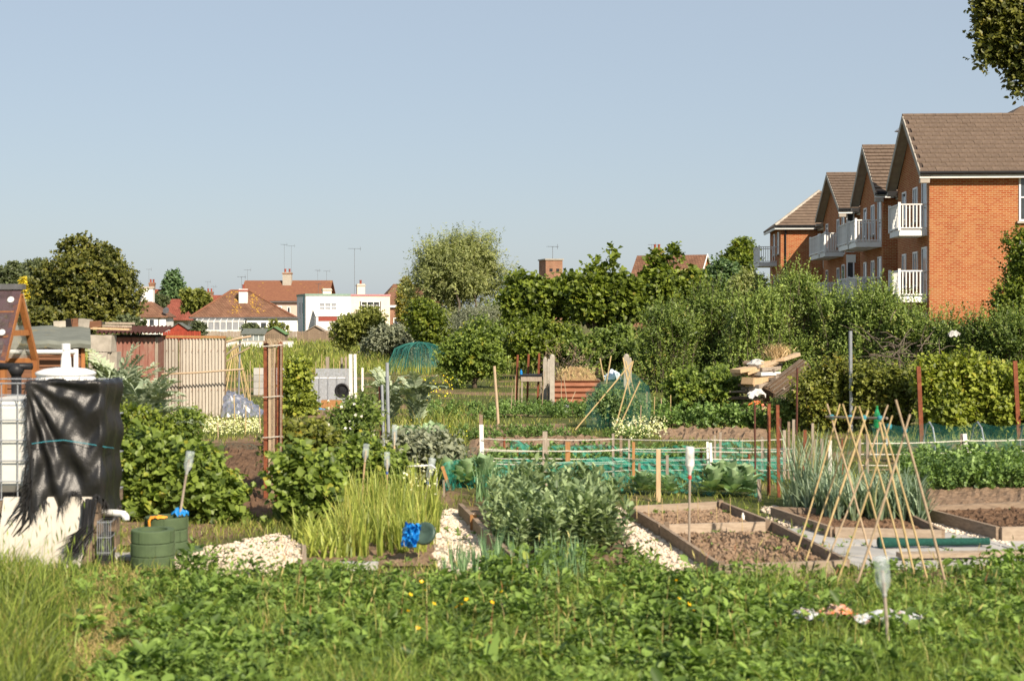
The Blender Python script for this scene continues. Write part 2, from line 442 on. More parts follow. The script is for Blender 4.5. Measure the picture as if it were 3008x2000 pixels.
M = {}
M['bark'] = pmat('bark', (.10, .075, .05), (.05, .038, .028), 9, (1, 1, .25), .9, .6, .02)
M['bark_grey'] = pmat('bark_grey', (.17, .14, .11), (.09, .07, .055), 9, (1, 1, .25), .9, .6, .02)
M['stem_green'] = pmat('stem_green', (.13, .16, .05), (.09, .10, .04), 9)
M['soil'] = pmat('soil', (.235, .16, .105), (.135, .088, .055), 7, None, .95, .8, .02, 60, .1, 0, (.30, .215, .145))
M['soil_dark'] = pmat('soil_dark', (.15, .09, .055), (.08, .05, .032), 7, None, .95, .8, .02, 60, .1, 0, (.21, .135, .085))
M['wood_grey'] = pmat('wood_grey', (.36, .30, .24), (.20, .16, .125), 5, (12, 12, 1), .85, .4, .004)
M['wood_board'] = pmat('wood_board', (.27, .20, .14), (.13, .095, .07), 4, (1, 1, 9), .85, .4, .004)
M['wood_new'] = pmat('wood_new', (.55, .40, .24), (.38, .25, .14), 5, (12, 12, 1), .8, .3, .004)
M['wood_orange'] = pmat('wood_orange', (.42, .22, .09), (.28, .13, .05), 5, (12, 12, 1), .8, .3, .004)
M['wood_red'] = pmat('wood_red', (.27, .075, .045), (.16, .04, .03), 6, (9, 9, 1), .85, .35, .004)
M['wood_white'] = pmat('wood_white', (.80, .77, .72), (.6, .56, .5), 6, (9, 9, 1), .7, .2, .004)
M['rust'] = pmat('rust', (.20, .062, .03), (.10, .035, .022), 14, None, .85, .5, .004, c3=(.27, .10, .045))
M['rust_dark'] = pmat('rust_dark', (.11, .04, .028), (.055, .025, .02), 14, None, .85, .5, .004)
M['galv'] = pmat('galv', (.42, .44, .47), (.30, .32, .35), 12, None, .45, .15, .002, metal=.5)
M['bamboo'] = pmat('bamboo', (.50, .37, .18), (.35, .25, .12), 10, (8, 8, 1), .55, .2, .002, c3=(.58, .46, .26))
M['bamboo_old'] = pmat('bamboo_old', (.47, .36, .24), (.32, .23, .15), 10, (8, 8, 1), .7, .2, .002)
M['twine'] = pmat('twine', (.72, .68, .60), (.5, .46, .38), 30)
M['twine_blue'] = pmat('twine_blue', (.05, .28, .34), (.03, .18, .24), 30)
M['concrete'] = pmat('concrete', (.42, .38, .32), (.29, .26, .215), 8, None, .9, .5, .006)
M['slab'] = pmat('slab', (.40, .39, .37), (.30, .285, .265), 3.5, None, .85, .35, .004, 60, c3=(.46, .43, .39))
M['white_plastic'] = pmat('white_plastic', (.82, .82, .80), (.74, .74, .72), 5, None, .35, .1, .004, spec=.4)
M['tank_plastic'] = pmat('tank_plastic', (.74, .74, .70), (.62, .63, .60), 2.5, None, .45, .15, .004)
M['black_plastic'] = pmat('black_plastic', (.022, .022, .024), (.012, .012, .014), 8, None, .45, .2, .004)
M['white_paint'] = pmat('white_paint', (.80, .80, .78), (.70, .69, .66), 3, None, .55, .1, .003)
M['net'] = net_mat('net', (.03, .30, .23), .5)
M['net_thin'] = net_mat('net_thin', (.012, .15, .12), .15)
M['glass'] = glass_mat('glass')
M['clear'] = clear_mat('clear')
# ================================================================== SETTING: ground
def ground_mat():
    m, nt, bs, out = new_mat('ground')
    g = nt.nodes.new('ShaderNodeNewGeometry').outputs['Position']
    f1 = noise(nt, .35, 5, g, .6); f2 = noise(nt, 3.0, 6, g, .7)
    soil = ramp(nt, f2, [(.3, (.15, .098, .06)), (.6, (.27, .185, .115)), (.8, (.34, .25, .16))])
    grass = ramp(nt, f2, [(.25, (.045, .06, .018)), (.55, (.10, .115, .035)), (.8, (.20, .17, .07))])
    k = ramp(nt, f1, [(.50, (0, 0, 0)), (.60, (1, 1, 1))])
    col = mixc(nt, k, grass, soil)
    nt.links.new(col, bs.inputs['Base Color']); bs.inputs['Roughness'].default_value = .95; bs.inputs['Specular IOR Level'].default_value = .1
    bump(nt, bs, noise(nt, 22, 5, g, .7), .7, .05)
    return m
M['ground'] = ground_mat()
mb = MB(); n_ = 40
xs = [-1500 + 3000 * i / n_ for i in range(n_ + 1)]; ys = [-40 + 2600 * (i / n_) ** 2 for i in range(n_ + 1)]
mb.add([(x, y, 0) for y in ys for x in xs], [(j * (n_ + 1) + i, j * (n_ + 1) + i + 1, (j + 1) * (n_ + 1) + i + 1, (j + 1) * (n_ + 1) + i) for j in range(n_) for i in range(n_)])
props(mb.build('ground', M['ground']), kind='structure')

def inpoly(px, py, poly):
    poly = [(p[0], p[1]) for p in poly]; r = np.zeros(len(px), bool); j = len(poly) - 1
    for i in range(len(poly)):
        xi, yi = poly[i]; xj, yj = poly[j]
        c = ((yi > py) != (yj > py)) & (px < (xj - xi) * (py - yi) / (yj - yi + 1e-12) + xi)
        r ^= c; j = i
    return r
BARE = []          # polygons (world) that grass keeps off
def soil_patch(name, quad, nx, ny, amp, z=0.004, mat=None, seed=1, rows=0, kind='structure', parent=None, mound=0.0, bare=True):
    """clod-covered sheet over four ground points (front-left, front-right, back-right, back-left)"""
    rng = np.random.default_rng(seed)
    a, b, c, d = [np.array(q[:2]) for q in quad]
    u = np.linspace(0, 1, nx)[None, :, None]; v = np.linspace(0, 1, ny)[:, None, None]
    xy = a * (1 - u) * (1 - v) + b * u * (1 - v) + c * u * v + d * (1 - u) * v
    h = rng.random((ny, nx)) ** 2 * amp
    k = rng.random((ny // 3 + 2, nx // 3 + 2)) * amp * .9
    h += k[np.arange(ny) // 3][:, np.arange(nx) // 3]
    edge = np.minimum(1, np.minimum(np.minimum(u, 1 - u), np.minimum(v, 1 - v))[:, :, 0] * 12)
    h = h * edge + mound * np.sin(np.clip(u[:, :, 0], 0, 1) * math.pi) * np.sin(np.clip(v[:, :, 0], 0, 1) * math.pi)
    if rows: h += .05 * (1 + np.sin(v[:, :, 0] * rows * 6.283)) * .5 * edge
    xy = xy + rng.normal(size=xy.shape) * amp * .25 * edge[:, :, None]
    vs_ = [(float(xy[j, i, 0]), float(xy[j, i, 1]), float(z + h[j, i])) for j in range(ny) for i in range(nx)]
    m_ = MB().add(vs_, [(j * nx + i, j * nx + i + 1, (j + 1) * nx + i + 1, (j + 1) * nx + i) for j in range(ny - 1) for i in range(nx - 1)])
    o = m_.build(name, mat or M['soil'], parent)
    if kind: o['kind'] = kind
    if bare: BARE.append([q[:2] for q in quad])
    return o

# ================================================================== windows
M['upvc'] = pmat('upvc', (.80, .80, .80), (.74, .74, .75), 3, None, .35, 0)
M['curtain'] = pmat('curtain', (.30, .31, .33), (.16, .17, .19), 3, (8, 8, .5), .8, .1)
M['curtain_dark'] = pmat('curtain_dark', (.05, .045, .04), (.03, .03, .03), 3, (8, 8, .5), .8, .1)
def window(parent, c, w, h, face='S', nx=2, nz=1, fr=.07, proud=.04, mat=None, pane=None, sill=None, top=None, name='window'):
    """frame with bars (part) > pane, sill; c = centre on the wall face, face S looks to -y, W to -x, E to +x"""
    c = Vector(c)
    def bx(mb_, u0, u1, z0, z1, d0, d1):
        if face == 'S': mb_.b2((c.x + u0, c.y - d1, c.z + z0), (c.x + u1, c.y - d0, c.z + z1))
        elif face == 'W': mb_.b2((c.x - d1, c.y + u0, c.z + z0), (c.x - d0, c.y + u1, c.z + z1))
        else: mb_.b2((c.x + d0, c.y + u0, c.z + z0), (c.x + d1, c.y + u1, c.z + z1))
    f = MB(); W_, H_ = w / 2, h / 2
    bx(f, -W_, W_, H_ - fr, H_, -.03, proud); bx(f, -W_, W_, -H_, -H_ + fr, -.03, proud)
    bx(f, -W_, -W_ + fr, -H_ + fr, H_ - fr, -.03, proud); bx(f, W_ - fr, W_, -H_ + fr, H_ - fr, -.03, proud)
    for i in range(1, nx):
        u = -W_ + w * i / nx; bx(f, u - fr * .4, u + fr * .4, -H_ + fr, H_ - fr, -.02, proud * .9)
    if top:
        z = H_ - h * top; bx(f, -W_ + fr, W_ - fr, z - fr * .4, z + fr * .4, -.02, proud * .85)
    for i in range(1, nz):
        z = -H_ + h * i / nz; bx(f, -W_ + fr, W_ - fr, z - fr * .4, z + fr * .4, -.02, proud * .85)
    fo = f.build(name, mat or M['upvc'], parent)
    g = MB(); bx(g, -W_ + fr * .5, W_ - fr * .5, -H_ + fr * .5, H_ - fr * .5, .002, .012); g.build('pane', pane or M['glass'], fo)
    if sill:
        s_ = MB(); bx(s_, -W_ - .08, W_ + .08, -H_ - .09, -H_ - .002, -.02, .12); s_.build('sill', sill, fo)
    return fo

# ================================================================== red brick flats
M['brick'] = brick_mat('brick_red', (.33, .062, .016), (.40, .15, .052), (.48, .31, .17), stain=.15, mt=.011)
M['brick_far'] = brick_mat('brick_far', (.27, .10, .06), (.36, .16, .09), (.36, .28, .2))
def tile_mat(name, c, c2, lich=None, la=.6):
    m, nt, bs, out = new_mat(name)
    v = coords(nt)
    f = noise(nt, 3.2, 6, v, .7)
    col = ramp(nt, f, [(.3, c2), (.65, c)])
    if lich:
        l = ramp(nt, noise(nt, .9, 6, v, .75), [(la, (0, 0, 0)), (la + .09, (1, 1, 1))])
        col = mixc(nt, l, col, lich)
    oi = nt.nodes.new('ShaderNodeObjectInfo'); hs = nt.nodes.new('ShaderNodeHueSaturation')
    mr = nt.nodes.new('ShaderNodeMapRange'); mr.inputs[3].default_value = .93; mr.inputs[4].default_value = 1.07
    nt.links.new(oi.outputs['Random'], mr.inputs[0]); nt.links.new(mr.outputs[0], hs.inputs['Value']); nt.links.new(col, hs.inputs['Color'])
    nt.links.new(hs.outputs[0], bs.inputs['Base Color']); bs.inputs['Roughness'].default_value = .85; bs.inputs['Specular IOR Level'].default_value = .15
    bump(nt, bs, noise(nt, 25, 4, v), .3, .01)
    return m
M['tile'] = tile_mat('tile_brown', (.17, .125, .093), (.115, .083, .064), (.30, .22, .09), .70)
M['tile_under'] = pmat('tile_under', (.07, .05, .04))
M['barge'] = pmat('barge', (.42, .38, .32), (.32, .28, .24), 4)
M['clad'] = pmat('clad', (.74, .73, .68), (.66, .65, .60), 2)
M['gutter'] = pmat('gutter', (.02, .02, .022), (.014, .014, .015), 4, rough=.4)

A0 = GX(2730, 60.0)
flats = thing('apartment_building', 'red brick apartment block with brown tiled gables and white balconies behind the hedge', 'building', A0, R(-3.4))
wl = MB()
ZE = 8.05
WINGS = [(0.0, 6.4, 3.2, 10.75), (9.8, 16.0, 12.9, 10.56), (20.4, 28.6, 24.5, 10.33)]
for (y0, y1, yr, zr) in WINGS:
    wl.b2((0, y0, 0), (11, y1, ZE - .08))
    k = (zr - ZE) / (yr - y0 + .35)
    wl.prism([(0, y0 + .002, ZE - .08), (0, y1 - .002, ZE - .08), (0, yr + .1, zr - .22), (0, yr - .1, zr - .22)], (10, 0, 0))
for (y0, y1) in ((6.4, 9.8), (16.0, 20.4), (28.6, 35.0)):
    wl.b2((.95, y0 + .003, 0), (10.5, y1 - .003, ZE - .35))
wl.b2((-1.75, 35, 0), (10, 41, ZE - .08))
wl.build('brick_wall', M['brick'], flats)
# link storeys: pale cladding panels, gutters
for (y0, y1) in ((6.45, 9.75), (16.05, 20.35), (28.65, 34.95)):
    MB().b2((.9, y0, 5.35), (.947, y1, ZE - .38)).build('cladding_panel', M['clad'], flats)
    MB().b2((.55, y0, ZE - .33), (.94, y1, ZE - .18)).build('fascia', M['white_paint'], flats)
    MB().b2((.42, y0, ZE - .26), (.545, y1, ZE - .15)).build('gutter', M['gutter'], flats)
def courses(parent, a, b, up_v, rows, gauge, mat, th=.03, name='tile_courses', kind='stuff', step=.33, rng=None):
    """overlapping rows of tiles as one part; a-b = eave line, up_v = unit vector up the slope"""
    a, b, up_v = Vector(a), Vector(b), Vector(up_v)
    t = (b - a).normalized(); nn = t.cross(up_v); nn = nn if nn.z > 0 else -nn
    L = (b - a).length; mbx = MB(); rng = rng or np.random.default_rng(5)
    for r_ in range(rows):
        p = a + up_v * (gauge * r_); nt_ = max(1, int(L / step)); off = (r_ % 2) * .5 * step
        for i in range(nt_ + 1):
            s0 = max(0, i * step - off); s1 = min(L, (i + 1) * step - off - .008)
            if s1 - s0 < .03: continue
            j = float(rng.uniform(0, .012))
            q = [p + t * s0 + nn * (th + .045 + j), p + t * s1 + nn * (th + .045 + j), p + t * s1 + up_v * (gauge * 1.1) + nn * .012, p + t * s0 + up_v * (gauge * 1.1) + nn * .012]
            lo = [v_ - nn * (th + .03) for v_ in q]
            mbx.add(q + lo, [(0, 1, 2, 3), (0, 4, 5, 1), (1, 5, 6, 2), (3, 2, 6, 7), (0, 3, 7, 4)])
    o = mbx.build(name, mat, parent); o['kind'] = kind
    return o
rngT = np.random.default_rng(3)
for wi, (y0, y1, yr, zr) in enumerate(WINGS):
    ye0, ye1 = y0 - .35, y1 + .35
    rf = MB()
    rf.prism([(-.4, ye0, ZE), (-.4, yr, zr), (-.4, ye1, ZE), (-.4, ye1 - .02, ZE - .1), (-.4, yr, zr - .14), (-.4, ye0 + .02, ZE - .1)], (11.2, 0, 0))
    ro = rf.build('roof', M['tile_under'], flats)
    slope = Vector((0, yr - ye0, zr - ZE)); SL = slope.length; slope.normalize()
    nn = Vector((0, -slope.z, slope.y)); gauge = SL / 13
    if wi == 0:
        tw = .315
        tm = MB().add([(0, 0, .085), (tw - .012, 0, .085), (tw - .012, slope.y * gauge * 1.12, slope.z * gauge * 1.12 + .012), (0, slope.y * gauge * 1.12, slope.z * gauge * 1.12 + .012),
                       (0, 0, .012), (tw - .012, 0, .012), (tw - .012, slope.y * gauge * 1.12, slope.z * gauge * 1.12 - .01), (0, slope.y * gauge * 1.12, slope.z * gauge * 1.12 - .01)],
                      [(0, 1, 2, 3), (0, 4, 5, 1), (1, 5, 6, 2), (0, 3, 7, 4), (3, 2, 6, 7)]).mesh('roof_tile', M['tile'])
        for r_ in range(13):
            sag = 0
            for i in range(22):
                p = Vector((-.42 + i * tw + (r_ % 2) * tw * .5, ye0, ZE)) + slope * (gauge * r_ - .03)
                mobj('roof_tile', tm, ro, p + Vector((0, 0, float(rngT.uniform(0, .012)))), (float(rngT.normal() * .012), float(rngT.normal() * .01), float(rngT.normal() * .008)))
        courses(ro, (-.42 + 22 * tw + .2, ye0, ZE), (11, ye0, ZE), slope, 13, gauge, M['tile'], step=tw)
    else:
        courses(ro, (-.42, ye0 - .02, ZE), (8, ye0 - .02, ZE), slope, 13, gauge, M['tile'], step=.32)
    # ridge tiles
    for i in range(12):
        MB().tube([(-.44 + i * .46, yr, zr + .01), (-.44 + i * .46 + .45, yr, zr + .015)], .10, 8).build('ridge_tile', M['tile'], ro)
    # barge boards and soffits on the gable
    for (ya, yb) in ((ye0, yr), (ye1, yr)):
        b_ = MB(); b_.beam((-.43, ya, ZE - .1), (-.43, yb, zr - .1), .05, .24, up=(0, 0, 1)); b_.beam((-.20, ya, ZE - .16), (-.20, yb, zr - .18), .4, .03)
        b_.build('barge_board', M['barge'], flats)
    MB().b2((-.45, ye0 + .02, ZE - .24), (11, ye0 + .10, ZE - .10)).build('fascia', M['white_paint'], flats)
    MB().b2((-.40, ye0 + .10, ZE - .20), (11, y0 - .003, ZE - .17)).build('soffit', M['white_paint'], flats)
    MB().tube([(-.45, ye0 - .06, ZE - .03), (11, ye0 - .06, ZE - .03)], .065, 8).build('gutter', M['gutter'], flats)
    MB().b2((-.42, y0 - .33, ZE - .42), (-.05, y0 - .02, ZE - .26)).build('corbel', M['barge'], flats)
    MB().b2((-.42, y1 + .02, ZE - .42), (-.05, y1 + .33, ZE - .26)).build('corbel', M['barge'], flats)
# main roof behind the gables
mr_ = MB()
mr_.add([(.4, 5, ZE - .2), (10, 5, ZE - .2), (10, 44, ZE - .2), (.4, 44, ZE - .2), (5.2, 5.6, 11.5), (5.2, 40, 11.5)], [(0, 1, 4), (1, 2, 5, 4), (2, 3, 5), (3, 0, 4, 5)])
mo = mr_.build('roof', M['tile'], flats)
for (y0, y1) in ((6.4, 9.8), (16, 20.4), (28.6, 35)):
    sv = Vector((4.8, 0, 11.5 - ZE + .2)).normalized()
    courses(mo, (.38, y0, ZE - .2), (.38, y1, ZE - .2), sv, 10, .35, M['tile'])
# vent cowl behind the near gable
cw = MB(); cw.lathe([(.2, 8.0), (.2, 10.2), (.22, 10.22), (.22, 10.7), (.42, 10.72), (.05, 11.02), (0, 11.04)], 12, (.62, 8.2, 0)); cw.build('vent_cowl', M['galv'], flats)
# hipped end block
hp = MB(); x0, x1, y0, y1 = -2.15, 10, 34.6, 41.4
ap0, ap1 = (1.1, 38, 10.5), (8, 38, 10.5)
hp.add([(x0, y0, ZE), (x1, y0, ZE), (x1, y1, ZE), (x0, y1, ZE), ap0, ap1, (x0, y0, ZE - .1), (x1, y0, ZE - .1), (x1, y1, ZE - .1), (x0, y1, ZE - .1)],
       [(0, 1, 5, 4), (1, 2, 5), (2, 3, 4, 5), (3, 0, 4), (6, 9, 8, 7), (0, 6, 7, 1), (3, 9, 6, 0)])
ho = hp.build('roof', M['tile'], flats)
for i in range(12):                      # front slope rows and hip ridge
    f0, f1 = i / 12, (i + 1) / 12
    a = Vector((x0, y0, ZE)).lerp(Vector(ap0), f0); b = Vector((x1, y0, ZE)).lerp(Vector(ap1), f0)
    MB().beam(a + Vector((0, -.02, .02)), b + Vector((0, -.02, .02)), .06, .05).build('tile_course', M['tile'], ho)
    a2 = Vector((x0, y0, ZE)).lerp(Vector(ap0), f0); b2_ = Vector((x0, y0, ZE)).lerp(Vector(ap0), f1)
    MB().tube([a2, b2_], .1, 6).build('ridge_tile', M['barge'], ho)
MB().b2((x0 - .02, y0 + .02, ZE - .24), (x1, y0 + .10, ZE - .102)).build('fascia', M['white_paint'], flats)
MB().b2((x0 + .02, y0 + .1, ZE - .24), (x0 + .1, y1, ZE - .102)).build('fascia', M['white_paint'], flats)
MB().tube([(x0, y0 - .05, ZE - .03), (x1, y0 - .05, ZE - .03)], .06, 6).build('gutter', M['gutter'], flats)
MB().tube([(-1.45, 34.93, ZE - .1), (-1.45, 34.93, 0)], .05, 6).build('downpipe', M['gutter'], flats)
# windows of the flats
for (y0, y1, yr, zr) in WINGS:
    for fl in (0, 1, 2):
        zf = .25 + fl * 2.68
        window(flats, (0, y0 + .85, zf + 1.12), .95, 2.15, 'W', 1, 1, pane=M['glass'])
        window(flats, (0, y0 + 2.6, zf + 1.35), .9, 1.45, 'W', 2, 1, sill=M['concrete'])
        window(flats, (0, y1 - 1.5, zf + 1.35), .8, 1.45, 'W', 1, 1, sill=M['concrete'])
for (y0, y1) in ((6.4, 9.8), (16, 20.4), (28.6, 35)):
    for fl in (0, 1, 2):
        window(flats, (.9 if fl == 2 else .95, y0 + 1.1, .25 + fl * 2.68 + 1.4), .9, 1.3, 'W', 2)
        window(flats, (.9 if fl == 2 else .95, y1 - 1.1, .25 + fl * 2.68 + 1.4), .9, 1.3, 'W', 2)
for fl in (0, 1, 2):
    window(flats, (-1.75, 36.2, .25 + fl * 2.68 + 1.4), .8, 1.4, 'W', 1, sill=M['concrete'])
    window(flats, (-1.75, 38.4, .25 + fl * 2.68 + 1.4), .8, 1.4, 'W', 1, sill=M['concrete'])
    window(flats, (4.12, 0, .25 + fl * 2.68 + 1.45), 1.2, 1.9, 'S', 2, top=.5, sill=M['concrete'])
for (xx, fl) in ((.22, 2), (.22, 1)):      # narrow corner glazing strips on the third wing
    window(flats, (xx, 20.4, .3 + fl * 2.68 + 1.2), .42, 2.2, 'S', 1, 2)
MB().b2((-.0, 20.35, 5.2), (.5, 20.39, 5.62)).build('cladding_panel', M['clad'], flats)
# balconies: slab (part) > rail, post, baluster
bal = MB().b2((-.022, -.012, 0), (.022, .012, .94)).mesh('baluster', M['white_paint'])
def balcony(x0, x1, y0, y1, z, solid=True):
    s_ = MB().b2((x0, y0, z), (x1, y1, z + .20)); s_.b2((x0 + .05, y0 + .05, z + .2), (x1, y1 - .05, z + .26))
    so_ = s_.build('balcony', M['white_paint'], flats)
    r_ = MB(); zt = z + 1.26
    for (a, b) in (((x0, y0), (x1, y0)), ((x0, y0), (x0, y1)), ((x0, y1), (x1, y1))):
        r_.beam((a[0], a[1], zt), (b[0], b[1], zt), .06, .05); r_.beam((a[0], a[1], z + .31), (b[0], b[1], z + .31), .05, .05)
    r_.build('rail', M['white_paint'], so_)
    for q in ((x0, y0), (x0, y1)):
        MB().b2((q[0] - .05, q[1] - .05, z + .2), (q[0] + .05, q[1] + .05, zt + .09)).build('post', M['white_paint'], so_)
    n1 = max(3, int((x1 - x0) / .135))
    for i in range(1, n1): mobj('baluster', bal, so_, (x0 + (x1 - x0) * i / n1, y0, z + .3))
    n2 = max(3, int((y1 - y0) / .16))
    for i in range(1, n2): mobj('baluster', bal, so_, (x0, y0 + (y1 - y0) * i / n2, z + .3), (0, 0, R(90)))
for z in (5.56, 2.88):
    balcony(-1.12, -.01, .35, 2.35, z)
    balcony(-1.2, -.01, 10.2, 12.1, z); balcony(-1.2, -.01, 12.5, 15.2, z)
    balcony(-1.0, -.01, 21.2, 23.2, z); balcony(-1.0, -.01, 23.6, 27.0, z)
    balcony(-2.9, -1.76, 37.0, 40.0, z)

# ================================================================== houses beyond the plots
def rmat(name, c): return pmat(name, c, tuple(q * .86 for q in c), 1.5, None, .85, .1)
M['render_white'] = rmat('render_white', (.80, .79, .76)); M['render_cream'] = rmat('render_cream', (.80, .70, .56)); M['render_pink'] = rmat('render_pink', (.74, .50, .42))
M['roof_brown'] = brick_mat('roof_brown', (.20, .10, .062), (.26, .14, .085), (.12, .065, .045), .3, .34, .03, zk=1.5)
M['roof_red'] = tile_mat('roof_red', (.23, .105, .062), (.17, .075, .048), (.34, .21, .05), .60)
M['roof_red2'] = brick_mat('roof_red2', (.25, .072, .05), (.30, .10, .065), (.16, .05, .04), .3, .34, .03, zk=1.5)
M['lichen'] = pmat('lichen', (.50, .30, .05), (.33, .17, .05), 3)
M['pot'] = pmat('pot', (.30, .075, .045), (.2, .05, .04))
M['metal_dark'] = pmat('metal_dark', (.16, .16, .17), (.1, .1, .1), 5, metal=.4)
def aerial(parent, p, h, w=1.1, az=0):
    m = MB(); p = Vector(p); t = p + Vector((0, 0, h))
    m.tube([p, t], .022, 4)
    d = Vector((math.cos(az), math.sin(az), 0)); e = Vector((-d.y, d.x, 0))
    m.tube([t - d * w * .5, t + d * w * .5], .018, 4)
    for i in range(5):
        c = t - d * w * .5 + d * w * i / 4; m.tube([c - e * .3, c + e * .3], .014, 4)
    m.tube([t + d * w * .5 - Vector((0, 0, .25)), t + d * w * .5 + Vector((0, 0, .25))], .018, 4)
    m.build('aerial', M['metal_dark'], parent)
def chimney(parent, c, w, d, z0, z1, mat, pots=2, cap=None):
    m = MB(); m.b2((c[0] - w / 2, c[1] - d / 2, z0), (c[0] + w / 2, c[1] + d / 2, z1))
    o = m.build('chimney', mat, parent)
    MB().b2((c[0] - w / 2 - .08, c[1] - d / 2 - .08, z1 - .28), (c[0] + w / 2 + .08, c[1] + d / 2 + .08, z1 - .1)).build('band', cap or M['brick_far'], o)
    for i in range(pots):
        x = c[0] + (i - (pots - 1) / 2) * w * .5
        MB().lathe([(.15, z1 - .02), (.13, z1 + .4), (.17, z1 + .42), (.16, z1 + .52)], 10, (x, c[1], 0)).build('chimney_pot', M['pot'], o)
    return o
def hip_roof(x0, x1, y0, y1, ze, zr, hl, hr, th=.12, ridge_y=None):
    yr = ridge_y or (y0 + y1) / 2
    return MB().add([(x0, y0, ze), (x1, y0, ze), (x1, y1, ze), (x0, y1, ze), (x0 + hl, yr, zr), (x1 - hr, yr, zr), (x0, y0, ze - th), (x1, y0, ze - th), (x1, y1, ze - th), (x0, y1, ze - th)],
                    [(0, 1, 5, 4), (1, 2, 5), (2, 3, 4, 5), (3, 0, 4), (6, 9, 8, 7), (0, 6, 7, 1), (3, 9, 6, 0), (1, 7, 8, 2), (2, 8, 9, 3)])

# flat-roofed pair: white half and cream half
D0 = 186.0; k = D0 / FPX
fh = thing('flat_roofed_house', 'white flat roofed house with green parapet and bay window next to its cream twin', 'house', GX(898, D0), R(15))
W1 = 5.6; HT = ZY(868, D0)
MB().b2((0, 0, 0), (W1, 9, HT)).build('wall', M['render_white'], fh)
M['parapet_green'] = pmat('parapet_green', (.25, .36, .29), (.18, .27, .22)); M['parapet_pink'] = pmat('parapet_pink', (.45, .22, .22), (.32, .15, .16))
MB().b2((-.08, -.08, HT - .02), (W1, 9.08, HT + .22)).build('parapet', M['parapet_green'], fh)
window(fh, (2.75, 0, ZY(908, D0)), 2.3, 1.75, 'S', 3, top=.33, fr=.12, proud=.08, pane=M['curtain'], sill=M['concrete'])
window(fh, (0, 3.0, ZY(905, D0)), 1.1, 1.6, 'W', 2, fr=.1); window(fh, (0, 5.6, ZY(905, D0)), 1.1, 1.6, 'W', 2, fr=.1)
MB().tube([(-.1, 1.2, HT), (-.1, 1.2, 0)], .07, 6).build('downpipe', pmat('pipe_teal', (.12, .36, .33)), fh)
lt = MB(); lt.add([(.9, -2.2, 2.45), (5.4, -2.2, 2.45), (5.4, -.01, 3.2), (.9, -.01, 3.2), (.9, -2.2, 2.35), (5.4, -2.2, 2.35), (5.4, -.01, 3.1), (.9, -.01, 3.1)], [(0, 1, 2, 3), (4, 7, 6, 5), (0, 4, 5, 1), (0, 3, 7, 4), (1, 5, 6, 2)])
lt.build('porch_roof', M['clad'], fh)
MB().b2((1.0, -2.1, 0), (5.3, -.02, 2.34)).build('porch', M['render_white'], fh)
MB().b2((1.3, -2.13, 1.75), (3.6, -2.105, 2.3)).build('door_panel', pmat('porch_red', (.30, .07, .05)), fh)
window(fh, (4.6, -2.1, 1.2), 1.6, 2.0, 'S', 3, fr=.16, proud=.06)
chimney(fh, (3.6, 7.0), 1.1, .9, HT - .1, HT + 1.0, M['render_cream'], 0, M['concrete'])
ch2 = thing('flat_roofed_house', 'cream flat roofed house with pink parapet and open dark curtains beside the white one', 'house', fh.location + Matrix.Rotation(R(15), 3, 'Z') @ Vector((W1 + .01, 0, 0)), R(15))
W2 = 5.0
MB().b2((0, .05, 0), (W2, 9, HT - .05)).build('wall', M['render_cream'], ch2)
MB().b2((0, -.03, HT - .06), (W2 + .08, 9.08, HT + .18)).build('parapet', M['parapet_pink'], ch2)
wo = window(ch2, (2.5, .05, ZY(905, D0)), 2.4, 1.75, 'S', 3, top=.3, fr=.1, proud=.07, sill=M['concrete'])
for sx in (-1.05, 1.05): MB().b2((2.5 + sx - .28, .015, ZY(905, D0) - .85), (2.5 + sx + .28, .03, ZY(905, D0) + .85)).build('curtain', M['curtain_dark'], wo)
chimney(ch2, (2.4, 7.0), 1.0, .9, HT - .1, HT + 1.6, M['render_cream'], 1, M['concrete'])
aerial(ch2, (1.6, 7.0, HT), 6.2, 1.6, .2)
aerial(fh, (2.4, 6, HT), 1.6, .9, 1.0)

# bungalow with hipped brown roof
D1 = 170.0; k = D1 / FPX
bg_ = thing('bungalow', 'white bungalow with hipped brown roof, white chimney and orange lichen beside the flat roofed house', 'house', GX(556, D1), R(6))
W = 11.9; ZE1 = ZY(932, D1); ZR1 = ZY(851, D1)
MB().b2((.5, .5, 0), (W - .3, 9.4, ZE1 - .05)).build('wall', M['render_white'], bg_)
ro = hip_roof(0, W, 0, 9.8, ZE1, ZR1, 4.3, 5.6).build('roof', M['roof_brown'], bg_)
for (a, b) in (((0, 0, ZE1), (4.3, 4.9, ZR1)), ((W, 0, ZE1), (W - 5.6, 4.9, ZR1)), ((4.3, 4.9, ZR1), (W - 5.6, 4.9, ZR1)), ((0, 9.8, ZE1), (4.3, 4.9, ZR1))):
    MB().tube([a, b], .13, 6).build('ridge_tile', M['roof_red'], ro)
def roof_pt(x, t): return Vector((x, 4.9 * t, ZE1 + (ZR1 - ZE1) * t))
rl = np.random.default_rng(8); lm = MB()
for i in range(150):                     # crusts of lichen below the chimney
    x = (4.85 if i % 2 else 6.9) + rl.normal() * .42; t = np.clip(rl.uniform(.12, .98), 0, 1)
    x += (1 - t) * (.3 if i % 2 else .9)
    q = roof_pt(x, t) + Vector((0, -.02, .03)); s_ = rl.uniform(.05, .13)
    lm.add([q + Vector((-s_, 0, 0)), q + Vector((0, -s_ * .87, -s_ * .55)), q + Vector((s_, 0, 0)), q + Vector((0, s_ * .87, s_ * .6))], [(0, 1, 2, 3)])
lo_ = lm.build('lichen', M['lichen'], ro); lo_['kind'] = 'stuff'
chimney(bg_, (5.85, 3.0), 1.0, .9, ZE1 + .8, ZY(850, D1) + .1, M['render_white'], 1, M['pot'])
MB().b2((-.03, -.06, ZE1 - .16), (W + .6, .02, ZE1 - .005)).build('gutter', M['metal_dark'], bg_)
